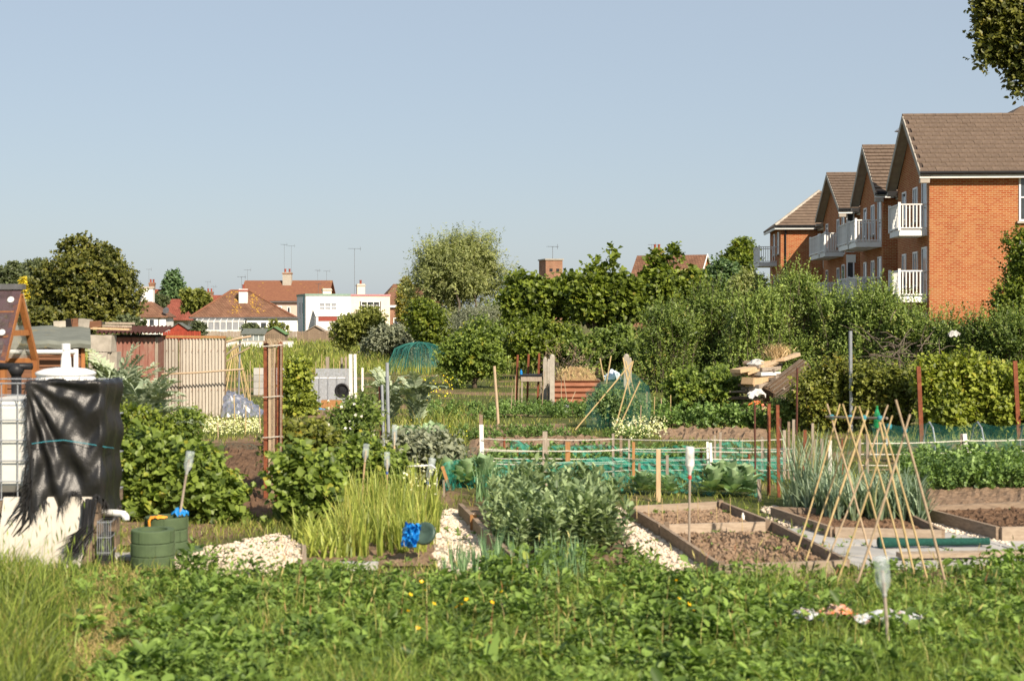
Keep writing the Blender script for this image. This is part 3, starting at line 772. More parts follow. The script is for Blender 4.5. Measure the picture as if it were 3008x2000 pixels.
cs = MB()                                # lean-to conservatory
for i in range(9): cs.beam((.9 + i * .68, -2.0, 0), (.9 + i * .68, -2.0, 1.75), .09, .09)
for z in (.05, .75, 1.75): cs.beam((.9, -2.0, z), (6.35, -2.0, z), .1, .1)
cs.b2((.9, -2.03, 0), (6.35, -1.97, .7))
for i in range(9): cs.beam((.9 + i * .68, -2.0, 1.8), (.9 + i * .68, .45, ZE1 - .12), .08, .06)
co_ = cs.build('conservatory', M['white_paint'], bg_)
for i in range(8):
    MB().b2((.95 + i * .68, -1.99, .8), (1.53 + i * .68, -1.985, 1.7)).build('pane', M['curtain'], co_)
    MB().add([(.95 + i * .68, -2.0, 1.8), (1.53 + i * .68, -2.0, 1.8), (1.53 + i * .68, .45, ZE1 - .13), (.95 + i * .68, .45, ZE1 - .13)], [(0, 1, 2, 3)]).build('roof_pane', pmat('glazing', (.42, .45, .44), (.36, .38, .37), rough=.2), co_)
MB().b2((6.5, -1.2, 0), (W + .3, .49, ZE1 - .15)).build('extension', M['render_white'], bg_)
MB().b2((6.3, -1.5, ZE1 - .145), (W + .6, .6, ZE1 + .02)).build('extension_roof', M['metal_dark'], bg_)
for x in (7.4, 8.4, 10.5): window(bg_, (x, -1.2, 1.3), .75, .8, 'S', 1, fr=.08)
aerial(bg_, (5.5, 4.8, ZR1), 1.6, .9, .4)

# long red roof behind
D2 = 222.0
lh = thing('red_roofed_house', 'long house with red lichened roof and pink wall behind the bungalow', 'house', GX(700, D2), R(-3))
W = 265 * D2 / FPX; ze, zr = ZY(884, D2), ZY(822, D2)
MB().b2((.2, .3, 0), (W - .2, 8, ze - .05)).build('wall', M['render_pink'], lh)
MB().prism([(0, -.1, ze), (0, 4.2, zr), (0, 8.4, ze), (0, 8.3, ze - .15), (0, 4.2, zr - .2), (0, 0, ze - .15)], (W, 0, 0)).build('roof', M['roof_red'], lh)
MB().b2((W * .68, .22, 0), (W - .21, .29, ze - .06)).build('wall_panel', M['render_white'], lh)
MB().b2((0, -.2, ze - .2), (W, -.1, ze - .05)).build('gutter', M['metal_dark'], lh)
chimney(lh, (W * .495, 3.6), 1.3, .9, zr - 1.8, ZY(798, D2), M['concrete'], 2, M['brick_far'])
window(lh, (W * .41, .3, ze - 1.4), 1.9, 1.3, 'S', 3, fr=.12); window(lh, (W * .56, .3, ze - 1.5), .5, 1.2, 'S', 1, fr=.1)
for fx, h, a in ((.03, 1.6, .3), (.45, 5.4, .9), (.53, 5.2, 0), (.83, 1.5, 1.2), (.93, 1.4, .2)): aerial(lh, (W * fx, 4.2, zr), h, 1.0, a)
# red house far behind, left
D3 = 236.0
rh = thing('red_roofed_house', 'house with two red tiled hipped roofs and a brick chimney behind the dark tree', 'house', GX(405, D3), R(4))
W = 150 * D3 / FPX; ze, zr = ZY(935, D3), ZY(848, D3)
MB().b2((.3, .3, 0), (W - .3, 9, ze)).build('wall', M['render_white'], rh)
hip_roof(-1, W + .4, 0, 9.6, ze, zr, 3.0, 4.6).build('roof', M['roof_red2'], rh)
hip_roof(W * .32, W + .9, -2.5, 6, ze - .2, ZY(878, D3), 2.4, 2.6).build('roof', M['roof_red2'], rh)
chimney(rh, (1.45, 4.6), .9, .9, zr - .8, ZY(828, D3), M['brick_far'], 2)
aerial(rh, (.9, 4.8, zr), 3.2, .8, .3)
# small chimneyed house between
D3b = 250.0
sh = thing('brick_house', 'small roof and brick chimney showing behind the green tree', 'house', GX(575, D3b), R(4))
MB().b2((0, 0, 0), (7, 6, ZY(920, D3b))).build('wall', M['render_white'], sh)
hip_roof(-.3, 7.3, -.3, 6.3, ZY(920, D3b), ZY(866, D3b), 2.5, 2.5).build('roof', M['roof_red2'], sh)
chimney(sh, (2.0, 2.5), 1.1, .9, 4, ZY(856, D3b), M['brick_far'], 2)
aerial(sh, (1.6, 3, 5), 3.2, .9, .3); aerial(sh, (2.6, 3, 5), 2.4, .9, .9)
# white bungalow left
D4 = 178.0
wb = thing('bungalow', 'small white bungalow with brown hipped roof and tall white chimney beside the dark tree', 'house', GX(372, D4), R(5))
W = 112 * D4 / FPX; ze = ZY(930, D4)
MB().b2((0, .3, 0), (W, 7, ze - .05)).build('wall', M['render_white'], wb)
hip_roof(-.3, W + .3, 0, 7.4, ze, ZY(878, D4), 1.6, 2.7).build('roof', M['roof_brown'], wb)
MB().b2((1.2, 3.2, 2), (2.6, 4.6, ZY(846, D4))).build('chimney_breast', M['render_white'], wb)
MB().b2((1.1, 3.1, ZY(846, D4)), (2.7, 4.7, ZY(840, D4))).build('coping', M['concrete'], wb)
window(wb, (2.9, .3, 1.2), .7, 1.7, 'S', 1, 2, fr=.1); MB().tube([(W - .8, .22, ze), (W - .8, .22, 0)], .05, 6).build('downpipe', M['gutter'], wb)
MB().lathe([(.02, -.1), (.3, 0), (.42, .12)], 14, (0, 0, 0)).build('satellite_dish', M['metal_dark'], wb, loc=(W + .1, .1, ze + .7), rot=(R(70), 0, R(-20)))
# brick house right of the cream one
D5 = 200.0
bh = thing('brick_house', 'dark brick house with brown roof between the cream house and the golden conifer', 'house', GX(1128, D5), R(12))
MB().b2((.1, .3, 0), (8, 8, ZY(900, D5))).build('wall', M['brick_far'], bh)
hip_roof(-.4, 8.4, -.1, 8.4, ZY(896, D5), ZY(832, D5), 2.2, 2.5).build('roof', M['roof_brown'], bh)
MB().b2((-.3, -.16, ZY(903, D5)), (8.3, -.03, ZY(896, D5) - .02)).build('fascia', M['white_paint'], bh)
window(bh, (1.9, .3, 1.5), 1.2, 1.3, 'S', 2, fr=.1)
# square brick tower behind the sycamores
D6 = 150.0
tw_ = thing('brick_tower', 'square brick tower with small openings and aerial above the sycamores', 'tower', GX(1603, D6), R(14))
zt = ZY(764, D6)
MB().b2((0, 0, 0), (1.75, 2.6, zt)).build('wall', brick_mat('brick_tower', (.30, .14, .09), (.38, .20, .12), (.3, .2, .14)), tw_)
MB().b2((-.1, -.1, zt), (1.85, 2.7, zt + .13)).build('coping', M['concrete'], tw_)
MB().b2((1.751, .3, 0), (1.80, 2.3, zt - .5)).build('panel', M['concrete'], tw_)
for x in (.55, 1.25): MB().b2((x - .16, -.02, zt - 1.15), (x + .16, .2, zt - .85)).build('opening', M['black_plastic'], tw_)
aerial(tw_, (1.0, 1, zt + .1), 1.3, 1.1, .2)
# gabled house behind
D7 = 165.0
gh = thing('brick_house', 'brick gabled house with brown roof and white barge boards above the sycamores', 'house', GX(1856, D7), R(-20))
k = D7 / FPX; ze, zr = ZY(812, D7), ZY(748, D7)
W = 7.6
MB().b2((0, .2, 0), (W, 5.6, ze)).build('wall', M['brick_far'], gh)
MB().prism([(W - .3, .2, ze), (W - .3, 5.6, ze), (W - .3, 2.9, zr - .1)], (.3, 0, 0)).build('gable', M['brick'], gh)
MB().prism([(-.2, -.2, ze - .1), (-.2, 2.9, zr), (-.2, 6, ze - .1), (-.2, 5.9, ze - .25), (-.2, 2.9, zr - .16), (-.2, -.1, ze - .25)], (W + .4, 0, 0)).build('roof', M['roof_brown'], gh)
for ya in (-.2, 6.0): MB().beam((W + .24, ya, ze - .1), (W + .24, 2.9, zr), .06, .22).build('barge_board', M['white_paint'], gh)
chimney(gh, (2.1, 2.9), .9, .8, zr - .6, zr + .7, M['brick_far'], 2); aerial(gh, (1.5, 2.9, zr), 1.2, .8, .3)
# far spires
D8 = 420.0
for xp, yt in ((2063, 757), (2105, 760)):
    st = thing('church_spire', 'pale slender church pinnacle far beyond the hedge', 'spire', GX(xp, D8), 0, 'far church pinnacles')
    MB().b2((-.6, -.6, 0), (.6, .6, ZY(815, D8))).build('shaft', M['clad'], st)
    MB().add([(-.75, -.75, ZY(815, D8)), (.75, -.75, ZY(815, D8)), (.75, .75, ZY(815, D8)), (-.75, .75, ZY(815, D8)), (0, 0, ZY(yt, D8))], [(0, 1, 4), (1, 2, 4), (2, 3, 4), (3, 0, 4)]).build('spire', M['barge'], st)
# garden walls, sheds and fences at the far end of the plots
D9 = 112.0
gw = thing('garden_wall', 'low white rendered garden wall at the far end of the plots', 'wall', GX(560, D9), R(2))
MB().b2((0, 0, 0), (300 * D9 / FPX, .2, ZY(1012, D9) + .22)).build('wall_body', M['render_white'], gw)
MB().b2((-.02, -.03, ZY(1012, D9) + .22), (300 * D9 / FPX, .23, ZY(1012, D9) + .28)).build('coping', M['concrete'], gw)
def small_shed(name, label, px, w, D, zw, zr, wall, roof, rot=0, boards=10):
    t = thing(name, label, 'shed', GX(px, D), R(rot)); d_ = w * .8
    for i in range(boards):
        MB().b2((w * i / boards, 0, .05), (w * (i + 1) / boards - .015, .04, zw)).build('plank', wall, t)
    MB().b2((0, .041, .05), (.04, d_, zw)).build('side_wall', wall, t); MB().b2((w - .04, .041, .05), (w, d_, zw)).build('side_wall', wall, t)
    MB().prism([(0, .02, zw), (w, .02, zw), (w / 2, .02, zr - .05)], (0, .04, 0)).build('gable', wall, t)
    rr_ = MB(); rr_.beam((-.12, d_ / 2, zw - .06), (w / 2, d_ / 2, zr), d_ + .3, .05, up=(0, 0, 1)); rr_.beam((w + .12, d_ / 2, zw - .06), (w / 2, d_ / 2, zr), d_ + .3, .05)
    rr_.build('roof', roof, t)
    return t
M['shed_red'] = pmat('shed_red', (.33, .055, .03), (.24, .04, .026), 3); M['felt'] = pmat('felt', (.14, .15, .13), (.09, .10, .085), 5)
M['felt_green'] = pmat('felt_green', (.12, .22, .09), (.08, .15, .06), 5)
small_shed('garden_shed', 'small red painted garden shed in front of the white bungalow', 500, 1.55, 135, 1.2, 1.75, M['shed_red'], M['felt'])
small_shed('garden_shed', 'low garden shed with green felted roof beyond the corrugated screen', 772, 1.75, 118, .95, 1.5, M['wood_board'], M['felt_green'])
small_shed('garden_shed', 'small brown shed behind the plank fence below the flat roofed house', 898, 1.8, 140, .95, 1.45, M['wood_board'], M['wood_grey'])
gs = thing('greenhouse', 'low pale glass frame with grey roof beyond the corrugated screen', 'greenhouse', GX(712, 116), R(1))
gb = MB()
for i in range(5): gb.beam((i * .42, 0, 0), (i * .42, 0, .9), .05, .05)
for z in (.05, .9): gb.beam((0, 0, z), (1.68, 0, z), .05, .05)
gb.build('frame', M['white_paint'], gs)
MB().prism([(-.1, -.15, .93), (-.1, -.15, .97), (-.1, 1.3, 1.37), (-.1, 1.3, 1.33)], (1.9, 0, 0)).build('roof', M['felt'], gs)
for i in range(4): MB().b2((i * .42 + .04, .01, .08), (i * .42 + .38, .02, .87)).build('pane', pmat('glazing_dim', (.3, .34, .34), rough=.2), gs)
def plank_fence(label, p0, p1, h, n, mat, name='garden_fence', gapr=.02, seed=1):
    p0, p1 = Vector(p0), Vector(p1); rg = random.Random(seed)
    t = thing(name, label, 'fence', p0, math.atan2(p1.y - p0.y, p1.x - p0.x)); L = (p1 - p0).length
    for i in range(n):
        hh = h * rg.uniform(.94, 1.05)
        MB().b2((L * i / n, rg.uniform(0, .02), 0), (L * (i + 1) / n - gapr, .04, hh)).build('plank', mat, t)
    MB().b2((0, .045, h * .7), (L, .09, h * .78)).build('rail', mat, t)
    return t
plank_fence('red stained plank fence in front of the small red shed', GX(478, 130), GX(590, 130), ZY(972, 130), 16, M['shed_red'], seed=2)
plank_fence('weathered brown plank fence in front of the flat roofed house', GX(873, 134), GX(990, 134), ZY(973, 134), 18, M['wood_board'], seed=3)
plank_fence('grey boarded fence at the foot of the bungalow', GX(590, 150), GX(880, 150), ZY(973, 150), 30, M['wood_grey'], seed=4)
# ================================================================== TREES AND SHRUBS
LM = {}
LM['dark'] = leaf_mat('leaf_dark', (.03, .04, .008), (.135, .13, .026), (.23, .185, .035), .28)
LM['dull'] = leaf_mat('leaf_dull', (.035, .045, .018), (.10, .115, .05), None, .25)
LM['gold'] = leaf_mat('leaf_gold', (.20, .17, .015), (.50, .40, .03), None, .3)
LM['golden_green'] = leaf_mat('leaf_golden_green', (.07, .075, .012), (.24, .20, .022), None, .25)
LM['conifer'] = leaf_mat('leaf_conifer', (.03, .06, .024), (.11, .165, .06), None, .2)
LM['willow'] = leaf_mat('leaf_willow', (.09, .105, .04), (.31, .32, .13), (.40, .37, .17), .42)
LM['grey'] = leaf_mat('leaf_grey', (.085, .095, .06), (.22, .225, .15), None, .25)
LM['syc'] = leaf_mat('leaf_sycamore', (.026, .045, .007), (.185, .22, .03), (.28, .25, .04), .4)
LM['hedge'] = leaf_mat('leaf_hedge', (.036, .06, .013), (.165, .21, .042), (.27, .22, .06), .3)
LM['hedge_grey'] = leaf_mat('leaf_hedge_grey', (.05, .08, .018), (.215, .265, .06), (.32, .29, .085), .3)
LM['bramble'] = leaf_mat('leaf_bramble', (.05, .065, .013), (.21, .21, .04), (.33, .22, .03), .35)
LM['rasp'] = leaf_mat('leaf_raspberry', (.07, .095, .015), (.29, .31, .05), (.38, .32, .05), .4)
LM['currant'] = leaf_mat('leaf_currant', (.045, .072, .016), (.20, .25, .045), (.40, .36, .05), .4)
LM['apple'] = leaf_mat('leaf_apple', (.05, .065, .013), (.21, .215, .045), None, .35)
LM['tan'] = leaf_mat('dead_twigs', (.13, .085, .05), (.27, .20, .12), None, .1)

def ground_base(x, D): return GX(x, D, 0)
# ---- far left
rng = np.random.default_rng(11)
b = clump(rng, P(258, 838, 110), (150 / 40., 3.3, 112 / 40.), 46, (.2, .38)) + [blob(225, 748, 110, 62, 42), blob(292, 760, 110, 40, 38), blob(345, 840, 110, 62, 60), blob(150, 890, 110, 70, 70), blob(330, 925, 110, 85, 45), blob(250, 935, 108, 110, 45), blob(160, 945, 107, 80, 35), blob(140, 830, 110, 45, 45), blob(375, 890, 110, 45, 55), blob(235, 725, 110, 45, 25)]
tree('broadleaf_tree', 'large dense dark olive tree with rounded crown beside the white bungalow', 'tree', GX(262, 110), b, LM['dark'], M['bark'], 4200, 12, (.3, .6), 7, (.26, .19), .3, .5)
for i, (x, y, D, rx, ry, sd) in enumerate(((28, 822, 140, 46, 50, 21), (100, 812, 150, 46, 55, 22))):
    b = clump(np.random.default_rng(sd), P(x, y, D), (rx * D / FPX, 1.6, ry * D / FPX), 16) + [blob(x, y + 70, D, rx * 1.2, 50)]
    tree('background_tree', ['hazy dull green tree behind the golden shrub', 'hazy grey green tree between golden shrub and the dark olive tree'][i], 'tree', GX(x, D), b, LM['dull'], M['bark'], 900, sd, (.3, .6), 6, (.28, .2), .2)
b = clump(np.random.default_rng(23), P(82, 862, 118), (.62, .6, 1.25), 12)
tree('golden_shrub', 'tall bright yellow golden shrub in front of the hazy trees', 'shrub', GX(82, 118), b, LM['gold'], M['bark'], 600, 24, (.2, .4), 6, (.2, .14), .1)
b = clump(np.random.default_rng(25), P(75, 930, 96), (2.0, 1.0, .9), 10)
tree('shrub', 'dark green shrub below the golden shrub behind the plank shed', 'shrub', GX(75, 96), b, LM['dark'], M['bark'], 600, 26, (.2, .4), 6, (.2, .14), .1)
b = clump(np.random.default_rng(27), P(380, 962, 92), (.95, .7, .55), 10)
tree('shrub', 'small grey green shrub at the foot of the dark olive tree', 'shrub', GX(380, 92), b, LM['dull'], M['bark'], 420, 28, (.2, .35), 6, (.17, .11), .06)
b = [blob(512, 905, 240, 46, 30), blob(512, 872, 240, 40, 30), blob(510, 842, 240, 28, 26), blob(508, 815, 240, 15, 18)]
tree('conifer_tree', 'blue green conical tree rising behind the red roofed house', 'tree', GX(512, 240), b, LM['conifer'], M['bark'], 700, 31, (.5, .9), 6, (.5, .28), .2, up=.1, nl=4)
b = clump(np.random.default_rng(33), P(575, 890, 225), (2.6, 1.5, 1.9), 14)
tree('fruit_tree', 'yellow green tree in front of the blue green conical tree', 'tree', GX(570, 225), b, LM['apple'], M['bark'], 550, 34, (.4, .8), 6, (.4, .28), .15)
b = clump(np.random.default_rng(35), P(470, 890, 230), (2.0, 1.2, 1.3), 8)
tree('fruit_tree', 'olive shrub growing against the red tiled roof', 'tree', GX(470, 228), b, LM['dull'], M['bark'], 300, 36, (.4, .7), 6, (.35, .25), .12)
for i, (x, y, D, rx, ry, lab) in enumerate(((585, 962, 132, 22, 13, 'round dark clipped bush beside the red shed'), (740, 965, 128, 28, 15, 'low dark bush in front of the conservatory'), (812, 966, 126, 38, 20, 'light green bush above the green felted shed roof'))):
    b = clump(np.random.default_rng(40 + i), P(x, y, D), (rx * D / FPX, .5, ry * D / FPX), 6) + [blob(x, y + ry, D, rx, ry)]
    tree('garden_bush', lab, 'bush', GX(x, D), b, LM['dull' if i < 2 else 'apple'], M['bark'], 220, 43 + i, (.15, .3), 6, (.18, .12), .05)
# ---- middle distance
b = clump(np.random.default_rng(51), P(1062, 965, 88), (1.55, 1.2, .85), 16) + [blob(1090, 935, 88, 40, 30), blob(1010, 985, 88, 40, 40)]
tree('apple_tree', 'bushy yellow green apple tree in front of the cream flat roofed house', 'tree', GX(1065, 88), b, LM['apple'], M['bark'], 1500, 52, (.2, .4), 7, (.15, .10), .1)
b = clump(np.random.default_rng(53), P(1150, 1005, 76), (1.35, 1.0, .75), 12) + [blob(1220, 1000, 76, 50, 50)]
tree('shrub', 'loose pale leaved shrub between apple tree and the green net dome', 'shrub', GX(1150, 76), b, LM['grey'], M['bark'], 1000, 54, (.2, .45), 7, (.13, .08), .06)
b = [blob(1196, 930, 96, 30, 40), blob(1194, 885, 96, 27, 40), blob(1192, 850, 96, 16, 30)]
tree('golden_conifer', 'narrow golden green conifer between the willow and the dark brick house', 'tree', GX(1196, 96), b, LM['golden_green'], M['bark'], 1000, 55, (.2, .35), 6, (.15, .08), .1, up=.9, nl=3)
b = clump(np.random.default_rng(57), P(1350, 812, 82), (2.35, 2.0, 2.0), 34, (.22, .4)) + [blob(1270, 760, 82, 45, 40), blob(1420, 740, 82, 45, 45), blob(1340, 755, 82, 55, 55), blob(1230, 850, 82, 45, 60), blob(1480, 840, 82, 55, 60), blob(1300, 930, 82, 90, 60)]
tree('willow_tree', 'feathery pale grey green willow tree with open wispy top', 'tree', GX(1350, 82), b, LM['willow'], M['bark_grey'], 4200, 58, (.4, .9), 10, (.17, .05), .25, up=.8, shoots=420, shoot_L=(.5, 1.3), droop=.15)
b = clump(np.random.default_rng(59), P(1405, 960, 64), (1.15, .9, .95), 16)
tree('grey_shrub', 'silvery grey twiggy shrub in front of the willow', 'shrub', GX(1405, 64), b, LM['grey'], M['bark_grey'], 1300, 60, (.25, .5), 8, (.09, .035), .08, up=.8, shoots=140, shoot_L=(.3, .6))
b = clump(np.random.default_rng(61), P(1250, 950, 72), (1.0, .9, 1.0), 12) + [blob(1290, 1000, 72, 60, 50)]
tree('shrub', 'mid green leafy shrub under the willow beside the golden green conifer', 'shrub', GX(1260, 72), b, LM['syc'], M['bark'], 1000, 62, (.2, .4), 7, (.14, .10), .08)
b = clump(np.random.default_rng(63), P(1395, 1050, 48), (.92, .8, .75), 18) + [blob(1420, 990, 48, 50, 45), blob(1350, 1080, 48, 50, 45)]
tree('elder_bush', 'round dark green elder bush beside the green net dome', 'bush', GX(1395, 48), b, LM['currant'], M['bark'], 1700, 64, (.2, .4), 7, (.11, .07), .08)
def syc(lab, x, D, cen, extra, seed, n=2000):
    b = []
    for (cx_, cy_, rx, ry) in cen: b += clump(np.random.default_rng(seed + int(cx_)), P(cx_, cy_, D), (rx * D / FPX, 1.3, ry * D / FPX), 15, (.22, .38), ext=(.42, .64))
    b += [blob(cx_, cy_, D, rx, ry) for (cx_, cy_, rx, ry) in extra]
    tree('sycamore_tree', lab, 'tree', GX(x, D), b, LM['syc'], M['bark'], n, seed, (.25, .55), 7, (.17, .15), .2, hexa=True, group=None, up=.55, shoots=26, shoot_L=(.3, .6))
syc('bushy bright green sycamore next to the willow below the brick tower', 1590, 60, [(1560, 910, 95, 95), (1630, 890, 100, 65)], [(1540, 840, 45, 30), (1660, 850, 50, 30), (1540, 1000, 80, 60)], 71)
syc('bushy bright green sycamore with tall leading shoot between brick tower and gabled house', 1760, 59, [(1745, 885, 110, 85), (1820, 885, 95, 80)], [(1806, 775, 11, 36), (1750, 790, 12, 24), (1700, 840, 40, 22)], 73)
syc('bushy bright green sycamore in front of the brick gabled house', 1950, 61, [(1930, 870, 100, 85), (2005, 880, 80, 70)], [(1985, 765, 10, 34), (1955, 790, 14, 28), (1925, 775, 11, 30), (2035, 840, 30, 40)], 75)
b = clump(np.random.default_rng(81), P(1600, 1015, 55), (1.6, .9, .85), 16); tree('understory_shrub', 'shady green shrub under the sycamore nearest the elder bush', 'shrub', GX(1590, 55), b, LM['syc'], M['bark'], 1300, 82, (.2, .5), 7, (.13, .09), .07)
b = clump(np.random.default_rng(83), P(1790, 1030, 54), (1.7, .9, .85), 16); tree('understory_shrub', 'green shrub with bare brown branches behind the compost bay', 'shrub', GX(1790, 54), b, LM['hedge'], M['bark'], 1300, 84, (.2, .5), 7, (.12, .08), .07)
b = clump(np.random.default_rng(85), P(1990, 1020, 52), (1.6, .9, .95), 16); tree('understory_shrub', 'olive shrub between sycamores and the heap of old timber', 'shrub', GX(1990, 52), b, LM['hedge'], M['bark'], 1400, 86, (.2, .5), 7, (.12, .08), .07)
b = clump(np.random.default_rng(88), P(1480, 960, 66), (1.1, .9, 1.0), 14); tree('understory_shrub', 'shady green shrub between the willow and the first sycamore', 'shrub', GX(1480, 66), b, LM['syc'], M['bark'], 1100, 89, (.2, .5), 7, (.14, .10), .07)
# dead elder branches behind the compost
db = thing('dead_bush', 'bare brown dead bush standing behind the compost bay', 'bush', GX(1660, 46))
m = MB(); rd = np.random.default_rng(87)
for i in range(26):
    a = Vector((rd.normal() * .12, rd.normal() * .1, 0)); d = Vector((rd.normal() * .55, rd.normal() * .3, rd.uniform(.6, 1.2))); L_ = rd.uniform(.8, 1.6)
    mid = a + d * L_ * .5 + Vector((rd.normal() * .1, 0, .05)); e = a + d * L_
    m.tube([a, mid, e], [.02, .013, .005], 5)
    for j in range(3):
        q = mid.lerp(e, rd.random()); m.tube([q, q + Vector((rd.normal() * .2, rd.normal() * .2, rd.uniform(0, .3)))], [.007, .003], 4)
m.build('branches', M['bark_grey'], db)
lv = Leaves(); lv.diamonds(*sprays(rd, [(0, 0, .8, .6, .4, .5)], 120, (.2, .4), 5, (.06, .02))); lv.build('withered_leaves', LM['tan'], db)
# right background
b = clump(np.random.default_rng(91), P(2172, 770, 145), (1.9, 1.5, 2.0), 16) + [blob(2170, 860, 145, 70, 60)]
tree('background_tree', 'rounded fresh green tree behind the end of the flats', 'tree', GX(2172, 145), b, LM['syc'], M['bark'], 900, 92, (.4, .8), 7, (.32, .24), .25)
b = clump(np.random.default_rng(93), P(2110, 830, 112), (1.6, 1.2, 1.5), 14); tree('background_tree', 'dark green tree with ragged top below the far pinnacles', 'tree', GX(2105, 112), b, LM['conifer'], M['bark'], 800, 94, (.3, .6), 7, (.24, .17), .15, shoots=40)
b = clump(np.random.default_rng(95), P(2195, 850, 80), (1.0, .9, .9), 12); tree('flowering_shrub', 'shrub with creamy green leaves beside the farthest balcony', 'shrub', GX(2195, 80), b, LM['willow'], M['bark'], 700, 96, (.2, .5), 7, (.16, .11), .1)
# ---- the hedge: separate shrubs side by side
HEDGE = [(1960, 975, 46, 95, 120, 'hedge', 'olive hedge shrub standing next to the sycamores'), (2090, 940, 47, 90, 120, 'hedge', 'olive hedge shrub above the heap of old timber'),
         (2220, 945, 45, 95, 120, 'hedge_grey', 'pale hedge shrub with upright shoots below the far balcony'), (2335, 888, 46, 85, 120, 'hedge_grey', 'tall pale hedge shrub with spiky shoots below the third gable'),
         (2450, 948, 45, 90, 105, 'hedge_grey', 'tall pale hedge shrub below the second gable'), (2570, 925, 44, 80, 100, 'hedge_grey', 'tall pale hedge shrub below the lowest near balcony'),
         (2680, 985, 43, 80, 85, 'hedge_grey', 'pale hedge shrub at the corner of the sunlit brick wall'), (2780, 1015, 42, 80, 75, 'hedge', 'low hedge shrub in front of the sunlit brick wall'),
         (2880, 1015, 41, 80, 80, 'hedge', 'hedge shrub between the pale bag in the hedge and the dark wall tree'), (2990, 1010, 40, 90, 120, 'hedge', 'dark hedge shrub under the tree at the brick wall'), (3110, 1010, 40, 95, 110, 'hedge', 'hedge shrub just past the tree at the brick wall'), (3230, 1000, 40, 95, 115, 'hedge_grey', 'pale hedge shrub at the outer end of the hedge past the wall tree')]
for i, (x, y, D, rx, ry, mt, lab) in enumerate(HEDGE):
    k = D / FPX
    b = clump(np.random.default_rng(100 + i), P(x, y, D), (rx * k, .85, ry * k * .8), 18, (.25, .42), ext=(.42, .66)) + [blob(x - 30, y + 110, D, rx * 1.0, 90, .8), blob(x + 40, y + 120, D, rx, 80, .7)]
    tree('hedge_shrub', lab, 'shrub', GX(x, D), b, LM[mt], M['bark_grey'], 1300, 120 + i, (.2, .5), 8, (.085, .04), .07, group='hedge shrubs before the flats', up=.9, shoots=120, shoot_L=(.35, .95), canes=(110, 60))
# dead brown patch in the hedge
db = thing('dead_bush', 'tangle of dead brown twigs in the hedge below the brick corner', 'bush', GX(2640, 38))
m = MB(); rd = np.random.default_rng(141)
for i in range(70):
    a = P(2640 + rd.normal() * 45, 1035 + rd.normal() * 28, 38 + rd.normal() * .25) - db.location; d = Vector((rd.normal() * .4, rd.normal() * .2, rd.uniform(-.2, .5)))
    m.tube([a, a + d * .5 + Vector((0, 0, .05)), a + d], [.012, .009, .004], 4)
m.tube([(0, 0, 0), (.05, 0, .7), (.0, 0, 1.4)], [.05, .04, .02], 6)
m.build('twigs', M['bark_grey'], db)
# ---- tree at the right edge
b = clump(np.random.default_rng(151), P(3010, 880, 43), (.85, .9, 1.75), 22) + [blob(3000, 730, 43, 45, 50), blob(2965, 880, 43, 40, 55), blob(3050, 1000, 43, 80, 70)]
tree('broadleaf_tree', 'dark green tree standing against the sunlit brick wall', 'tree', GX(3040, 43), b, LM['syc'], M['bark'], 2200, 152, (.2, .4), 7, (.10, .07), .15, shoots=40)
# ---- big tree whose branches hang in at the top right
rb = np.random.default_rng(161); Dk = 45.0; kk = Dk / FPX
b = clump(rb, P(3330, -170, Dk), (350 * kk, 3.2, 330 * kk), 50, (.16, .28), .7)
b0 = b
b = b0 + [blob(3150, 150, Dk, 70, 110, .6)]
bx_ = [blob(2935, 40, Dk, 62, 60, .35), blob(2915, 115, Dk, 48, 46, .3), blob(2985, 60, Dk, 62, 75, .4), blob(2960, 150, Dk, 55, 42, .3), blob(3005, 190, Dk, 42, 42, .3), blob(2895, 175, Dk, 22, 22, .2), blob(3000, 240, Dk, 26, 36, .25), blob(2905, 20, Dk, 40, 40, .3), blob(3050, 120, Dk, 70, 90, .5)]
tree('oak_tree', 'dark leafy oak branches hanging in above the flats', 'tree', GX(3560, Dk), b, LM['dark'], M['bark'], 5000, 162, (.25, .5), 8, (.15, .10), .4, .6, hexa=True, nl=24, shell=(.3, 1.0), extra=(bx_, 1500))
# ---- bushes in front of the hedge
def bush(lab, x, D, cen, mat, seed, n=1500, lf=(.075, .06), name='bush', hexa=False, group=None, k_=7, L=(.15, .35), up=.5, shoots=0, cat='bush', crown='foliage', canes=None):
    b = []
    for (cx_, cy_, rx, ry) in cen: b += clump(np.random.default_rng(seed + int(cx_)), P(cx_, cy_, D), (rx * D / FPX, max(.3, rx * D / FPX * .8), ry * D / FPX), 10, (.28, .44), ext=(.36, .58))
    return tree(name, lab, cat, GX(x, D), b, LM[mat], M['bark'], n, seed, L, k_, lf, .035, .3, group, hexa=hexa, up=up, shoots=shoots, shoot_L=(.15, .38), crown=crown, stem='stem', canes=canes, jit=.8)
bush('red currant bush netted with teal below the timber heap', 2070, 32.5, [(2010, 1150, 65, 55), (2110, 1145, 75, 60)], 'currant', 171, 1700, name='currant_bush')
bush('yellow green bramble thicket behind the leaning bean canes', 2420, 30, [(2380, 1150, 75, 75), (2470, 1120, 75, 75), (2430, 1220, 100, 60)], 'bramble', 173, 1400, (.07, .052), 'bramble_thicket', canes=(150, 55))
bush('yellow green bramble thicket between grey pole and rusty post', 2590, 29.5, [(2560, 1130, 75, 70), (2640, 1150, 60, 70), (2590, 1220, 100, 60)], 'bramble', 175, 1300, (.07, .052), 'bramble_thicket', canes=(150, 55))
bush('bright yellow green raspberry thicket behind the tall rusty post', 2780, 28.5, [(2745, 1120, 75, 75), (2830, 1110, 85, 70), (2780, 1200, 110, 75)], 'rasp', 177, 1500, (.08, .06), 'raspberry_thicket', True, canes=(150, 60))
